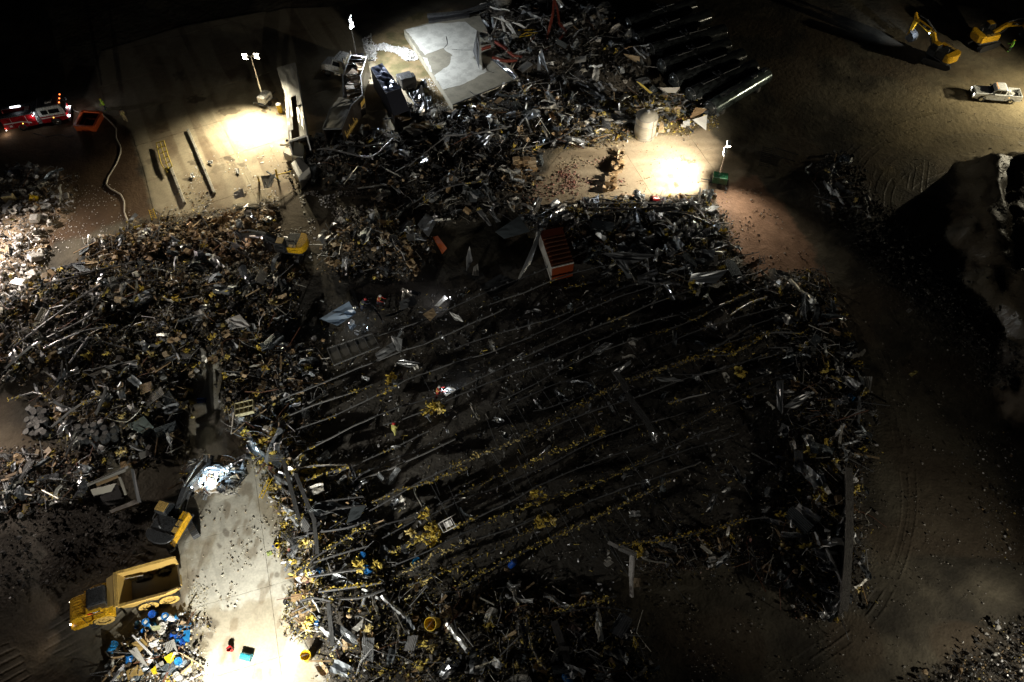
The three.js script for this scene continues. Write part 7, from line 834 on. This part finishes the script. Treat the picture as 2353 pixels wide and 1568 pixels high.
// larger bright sheets and tarps that can be told apart
const BIG = [
  ['silver_sheet', 'silver crumpled sheet lying across the fallen purlins', c6, [[820, 870], [940, 790], [960, 850], [840, 920]], [1.5, 1.8, 1.6, 1.3], MAT.sheet[0]], ['silver_sheet', 'wrinkled silver sheet below the first silver sheet', c6, [[960, 940], [1000, 900], [1130, 935], [1060, 970]], [1.4, 1.6, 1.5, 1.3], MAT.steelBright], ['white_tarp', 'white plastic tarp hanging on purlins beside a metal frame', c6, [[1330, 580], [1400, 610], [1430, 650], [1370, 640]], [1.8, 1.8, 1.4, 1.5], MAT.white], ['silver_sheet', 'upright silver sheet standing on the purlins', c6, [[930, 745], [1010, 770], [1000, 860], [950, 840]], [2.2, 2.1, 1.4, 1.4], MAT.sheet[0]], ['blue_sheeting', 'blue white plastic sheeting lit by a work lamp', c6, [[440, 630], [640, 510], [690, 590], [560, 680]], [1.1, 1.7, 1.2, .9], dusty(.30, .38, .48, .4)], ['white_curl', 'curled white strip lying beside a lit work lamp', c6, [[1230, 540], [1300, 470], [1320, 490], [1260, 545]], [1.4, 1.7, 1.6, 1.3], MAT.white], ['white_sheeting', 'white sheeting lit by a rescuer in red', c6, [[1280, 1130], [1340, 1090], [1380, 1120], [1310, 1165]], [1.4, 1.6, 1.4, 1.2], MAT.white],
  ['grey_board', 'grey ventilated board lying near the rescuers', c6, [[985, 515], [1090, 465], [1110, 530], [1000, 570]], [1.4, 1.5, 1.3, 1.2], MAT.steelGrey], ['pale_box_lid', 'tan cardboard lid lying near the white tarp', c6, [[1150, 600], [1220, 555], [1245, 600], [1200, 645]], [1.3, 1.4, 1.3, 1.2], MAT.card[1]], ['silver_sheet', 'crumpled silver sheet hanging where the purlins cross', c7, [[545, 870], [640, 790], [700, 800], [600, 880]], [1.8, 2, 1.8, 1.5], MAT.steelBright], ['silver_sheet', 'long silver sheet draped over the middle purlins', c7, [[980, 1035], [1120, 1035], [1190, 1060], [1030, 1065]], [1.6, 1.7, 1.5, 1.4], MAT.sheet[0]], ['silver_sheet', 'twisted silver strip on the middle purlins', c7, [[700, 990], [820, 910], [820, 940], [740, 1000]], [1.6, 2, 1.8, 1.4], MAT.sheet[0]], ['silver_sheet', 'folded silver strip hanging at the lower middle purlins', c7, [[960, 1410], [1000, 1420], [1000, 1480], [965, 1470]], [1.8, 1.8, 1.3, 1.3], MAT.sheet[0]], ['silver_sheet', 'tongue of torn silver sheet pointing down from the steel wreck', c7, [[1040, 390], [1080, 400], [1130, 500], [1105, 505]], [1.6, 1.7, 1.0, 1.0], MAT.sheet[4]], ['silver_sheet', 'broad curved silver sheet along the steel wreck', c7, [[1220, 370], [1240, 320], [1490, 290], [1400, 390]], [1.2, 1.9, 1.9, 1.2], MAT.sheet[1]], ['silver_sheet', 'wrinkled silver sheet spread over the steel wreck', c7, [[620, 180], [760, 170], [1010, 190], [800, 260]], [1.7, 1.9, 1.9, 1.5], MAT.sheet[0]], ['silver_sheet', 'long leaning silver sheet in the steel wreck', c7, [[730, 220], [790, 230], [830, 350], [790, 350]], [1.9, 1.9, 1.2, 1.2], MAT.sheet[1]], ['silver_sheet', 'rolled silver sheet in the middle of the steel wreck', c7, [[860, 340], [1000, 280], [1010, 320], [880, 400]], [1.4, 1.7, 1.6, 1.3], MAT.steelBright],
  ['silver_sheet', 'silver sheet bent over the wreck along the track', c8, [[100, 1240], [210, 1160], [310, 1140], [200, 1250]], [1.0, 1.4, 1.4, 1.0], MAT.sheet[0]], ['silver_sheet', 'tall silver strip hanging in the wreck along the track', c8, [[60, 1060], [110, 1050], [100, 1290], [60, 1240]], [1.6, 1.6, .9, .9], MAT.sheet[1]], ['white_sheet', 'large white folded sheet beside the steel tank', zB, [[1110, 300], [1295, 240], [1280, 430], [1220, 380]], [1.6, 2.1, 1.0, 1.2], MAT.white], ['white_sheet', 'small white sheet next to the folded white sheet', zB, [[1000, 320], [1085, 300], [1085, 370], [1010, 370]], [1.4, 1.5, 1.2, 1.1], MAT.white], ['brown_sheet', 'torn brown sheet standing beside the large white sheet', zB, [[1080, 280], [1150, 150], [1290, 170], [1200, 250]], [1.3, 2, 2, 1.4], MAT.card[2]], ['plywood_panel', 'pale plywood panel leaning beside the steel tank', zB, [[700, 450], [735, 310], [770, 340], [775, 460]], [.9, 1.8, 1.8, .9], MAT.wood[2]], ['plywood_panel', 'pale trapezoid panel leaning above the steel tank', c3, [[1020, 605], [1160, 600], [1130, 640], [1070, 640]], [2.2, 2.2, 1.5, 1.5], MAT.foam[1]], ['wood_sheet', 'tan wooden panel standing at the foot of the dark tanks', c3, [[770, 370], [880, 390], [880, 440], [800, 400]], [2.2, 2.2, 1.4, 1.4], MAT.wood[2]], ['yellow_duct', 'long bent yellow insulated duct above the steel tank', c3, [[855, 560], [880, 570], [970, 640], [950, 645]], [2, 2, 1.6, 1.6], MAT.yellowFluff[1]],
  ['white_board', 'white board with brown stains on the blue drum heap', zD, [[840, 1070], [960, 1010], [1150, 1330], [1010, 1250]], [1.2, 1.4, 1.3, 1.2], MAT.foam[1]], ['osb_board', 'tan particle board on the blue drum heap', zD, [[880, 960], [1060, 880], [1135, 960], [1020, 1090]], [1.3, 1.5, 1.5, 1.3], dusty(.45, .30, .10, .85)], ['osb_board', 'large tan particle board at the foot of the blue drum heap', zD, [[800, 1390], [1000, 1290], [1080, 1440], [830, 1540]], [.9, 1.1, 1.0, .8], dusty(.45, .30, .10, .85)], ['grey_tile_board', 'grey panel lying next to the yellow sheet', zD, [[1260, 1290], [1380, 1230], [1430, 1400], [1300, 1450]], [1.1, 1.2, 1.1, 1.0], MAT.concrete], ['yellow_sheet', 'bright yellow plastic sheet on the blue drum heap', zD, [[1390, 1180], [1520, 1100], [1580, 1180], [1470, 1300]], [1.2, 1.3, 1.2, 1.1], dusty(.72, .52, .02, .6)], ['yellow_sheet', 'bright yellow card tucked beside the grey panel', zD, [[1180, 1380], [1260, 1310], [1290, 1430], [1230, 1450]], [1.1, 1.2, 1.1, 1.0], dusty(.72, .52, .02, .6)], ['white_board', 'white ribbed board among the blue drums', zD, [[1150, 960], [1270, 920], [1300, 1000], [1190, 1030]], [1.2, 1.3, 1.2, 1.1], MAT.white], ['green_board', 'pale green board in the middle of the blue drum heap', zD, [[1170, 690], [1340, 670], [1330, 750], [1220, 760]], [1.1, 1.2, 1.1, 1.0], dusty(.42, .42, .24, .8)], ['blue_crate_sheet', 'folded blue plastic crate beside the lit concrete', zD, [[1700, 760], [1810, 740], [1790, 940], [1690, 930]], [.7, .7, .6, .6], MAT.blue[1]], ['brown_plank', 'long brown plank bundle below the blue drums', zD, [[545, 1180], [855, 1130], [860, 1160], [550, 1210]], [.8, .9, .8, .7], MAT.wood[0]], ['white_pole_board', 'long white strip crossing the particle board', zD, [[885, 835], [910, 825], [1220, 1130], [1190, 1160]], [1.7, 1.7, 1.5, 1.4], MAT.foam[2]],
  ['silver_sheet', 'silver sheet leaning over the lit scrap under the boom', c9, [[1340, 90], [1500, 70], [1560, 110], [1390, 130]], [1.3, 1.5, 1.3, 1.2], MAT.sheet[4]], ['white_box_panel', 'white box panel in the lit scrap under the boom', c9, [[1320, 190], [1360, 160], [1390, 220], [1340, 250]], [1.0, 1.1, 1.0, .9], MAT.foam[2]], ['tan_box_panel', 'tan box panel in the lit scrap under the boom', c9, [[1440, 210], [1490, 200], [1490, 250], [1450, 260]], [.9, 1, .9, .8], MAT.card[3]],
  ['teal_panel', 'broken pale teal panel on the heap above the barrels', c5, [[870, 1370], [990, 1300], [1060, 1380], [1010, 1440]], [1.4, 1.6, 1.4, 1.2], dusty(.22, .27, .25, .6)], ['plastic_wrap', 'clump of clear plastic wrap over cartons in the heap', c5, [[1550, 640], [1650, 600], [1720, 680], [1600, 700]], [1.7, 1.9, 1.7, 1.5], MAT.foam[2]], ['plastic_wrap', 'second clump of plastic wrap near the clear wrapped cartons', c5, [[1320, 590], [1400, 560], [1430, 630], [1350, 650]], [1.6, 1.8, 1.6, 1.4], MAT.whiteDirty], ['slat_panel', 'pale slatted panel on the dark heap', c5, [[725, 480], [760, 450], [870, 490], [840, 510]], [1.9, 2.1, 1.9, 1.7], MAT.foam[1]], ['white_curved_strip', 'curved white strip lying beside the barrels', c5, [[330, 1210], [360, 1195], [440, 1150], [420, 1200]], [1.3, 1.5, 1.5, 1.3], MAT.foam[1]], ['long_pale_board', 'long pale board lying on the dark heap', c5, [[600, 1020], [760, 955], [780, 965], [640, 1030]], [1.7, 1.8, 1.8, 1.7], MAT.foam[1]], ['tan_card_panel', 'tan panel standing at the tip of the steel column', c11, [[840, 850], [885, 850], [885, 910], [835, 915]], [1.1, 1.1, .6, .6], MAT.card[3]], ['pink_panel', 'pinkish tan panel lying in the bottom wreck', c11, [[400, 1160], [480, 1200], [430, 1260], [370, 1230]], [1.2, 1.2, 1.0, 1.0], dusty(.42, .31, .26, .8)], ['pale_yellow_wrapped_board', 'small yellow wrapped bundle on the dirt track', c8, [[970, 1010], [1020, 985], [1035, 1000], [990, 1030]], [.3, .35, .3, .25], dusty(.5, .42, .12, .8)], ['torn_grey_sheet', 'torn grey sheet with wrinkles among the bottom bay purlins', c10, [[620, 480], [670, 320], [760, 350], [700, 460]], [1.2, 1.4, 1.2, 1.1], MAT.sheet[3]], ['torn_grey_sheet', 'grey leaning sheet in the bottom bay near the blue drums', c10, [[660, 1200], [740, 1130], [730, 1190], [700, 1220]], [1.2, 1.4, 1.2, 1.1], MAT.sheet[2]],
  ['chrome_sheet', 'bright silver scrap strip in the black wreck', zM, [[880, 75], [960, 60], [1075, 255], [1040, 265]], [1.9, 2, 1.5, 1.4], MAT.steelBright], ['chrome_sheet', 'second bright silver scrap beside the first in the black wreck', zM, [[1020, 50], [1080, 60], [1190, 210], [1130, 220]], [1.9, 2, 1.5, 1.4], MAT.sheet[0]], ['silver_curl', 'curled silver strip in the black wreck below the trailers', c2, [[1250, 1300], [1270, 1230], [1390, 1160], [1330, 1230]], [1.2, 1.8, 2, 1.4], MAT.steelBright], ['silver_strip', 'narrow silver strip in the black wreck below the trailers', c2, [[1540, 1070], [1570, 1055], [1640, 1110], [1615, 1135]], [1.5, 1.6, 1.3, 1.2], MAT.steelBright], ['tan_lattice', 'tan slatted panel beside the wrecked truck', c2, [[1065, 860], [1190, 830], [1210, 880], [1110, 890]], [1.3, 1.5, 1.3, 1.2], MAT.wood[2]], ['white_bag', 'shiny white bag in the black wreck below the trailers', c2, [[1010, 880], [1060, 870], [1150, 910], [1090, 945]], [1.4, 1.9, 1.6, 1.2], MAT.sheet[2]], ['pale_board', 'pale tan panel pair at the concrete yard edge', zY, [[1220, 410], [1330, 350], [1360, 450], [1230, 490]], [.5, .9, .5, .3], MAT.foam[1]], ['white_rag', 'white rag lying on the concrete yard', c1, [[1310, 1200], [1330, 1185], [1340, 1225], [1315, 1240]], [.2, .3, .2, .1], MAT.white], ['white_rag', 'white rag lying beside the kerb on the concrete yard', c1, [[1430, 1110], [1465, 1105], [1465, 1130], [1435, 1130]], [.2, .3, .2, .1], MAT.white], ['white_rag', 'white sheet scrap lying under the light tower pool', c1, [[1620, 1180], [1640, 1155], [1650, 1190], [1635, 1205]], [.2, .3, .2, .1], MAT.white], ['lime_card', 'lime green card lying on the pale concrete lane', c10, [[70, 675], [105, 665], [112, 690], [80, 700]], [.03, .035, .03, .03], dusty(.5, .62, .2, .8)], ['white_stone', 'small white rag on the dark dirt track', c8, [[950, 575], [975, 555], [998, 570], [970, 592]], [.15, .3, .2, .1], MAT.foam[1]],
];
BIG.forEach(([n, lab, f, pts, hs, m], i) => sheetThing(n, lab, 'sheet', f, pts, hs, m, 5, 4, n.includes('silver') || n.includes('chrome') || n.includes('wrap') || n.includes('tarp') || n.includes('bag') || n.includes('sheeting') || n.includes('rag') ? (n.includes('sheeting') ? .26 : .13) : .035, .03, 600 + i));

renderer.render(scene, camera);
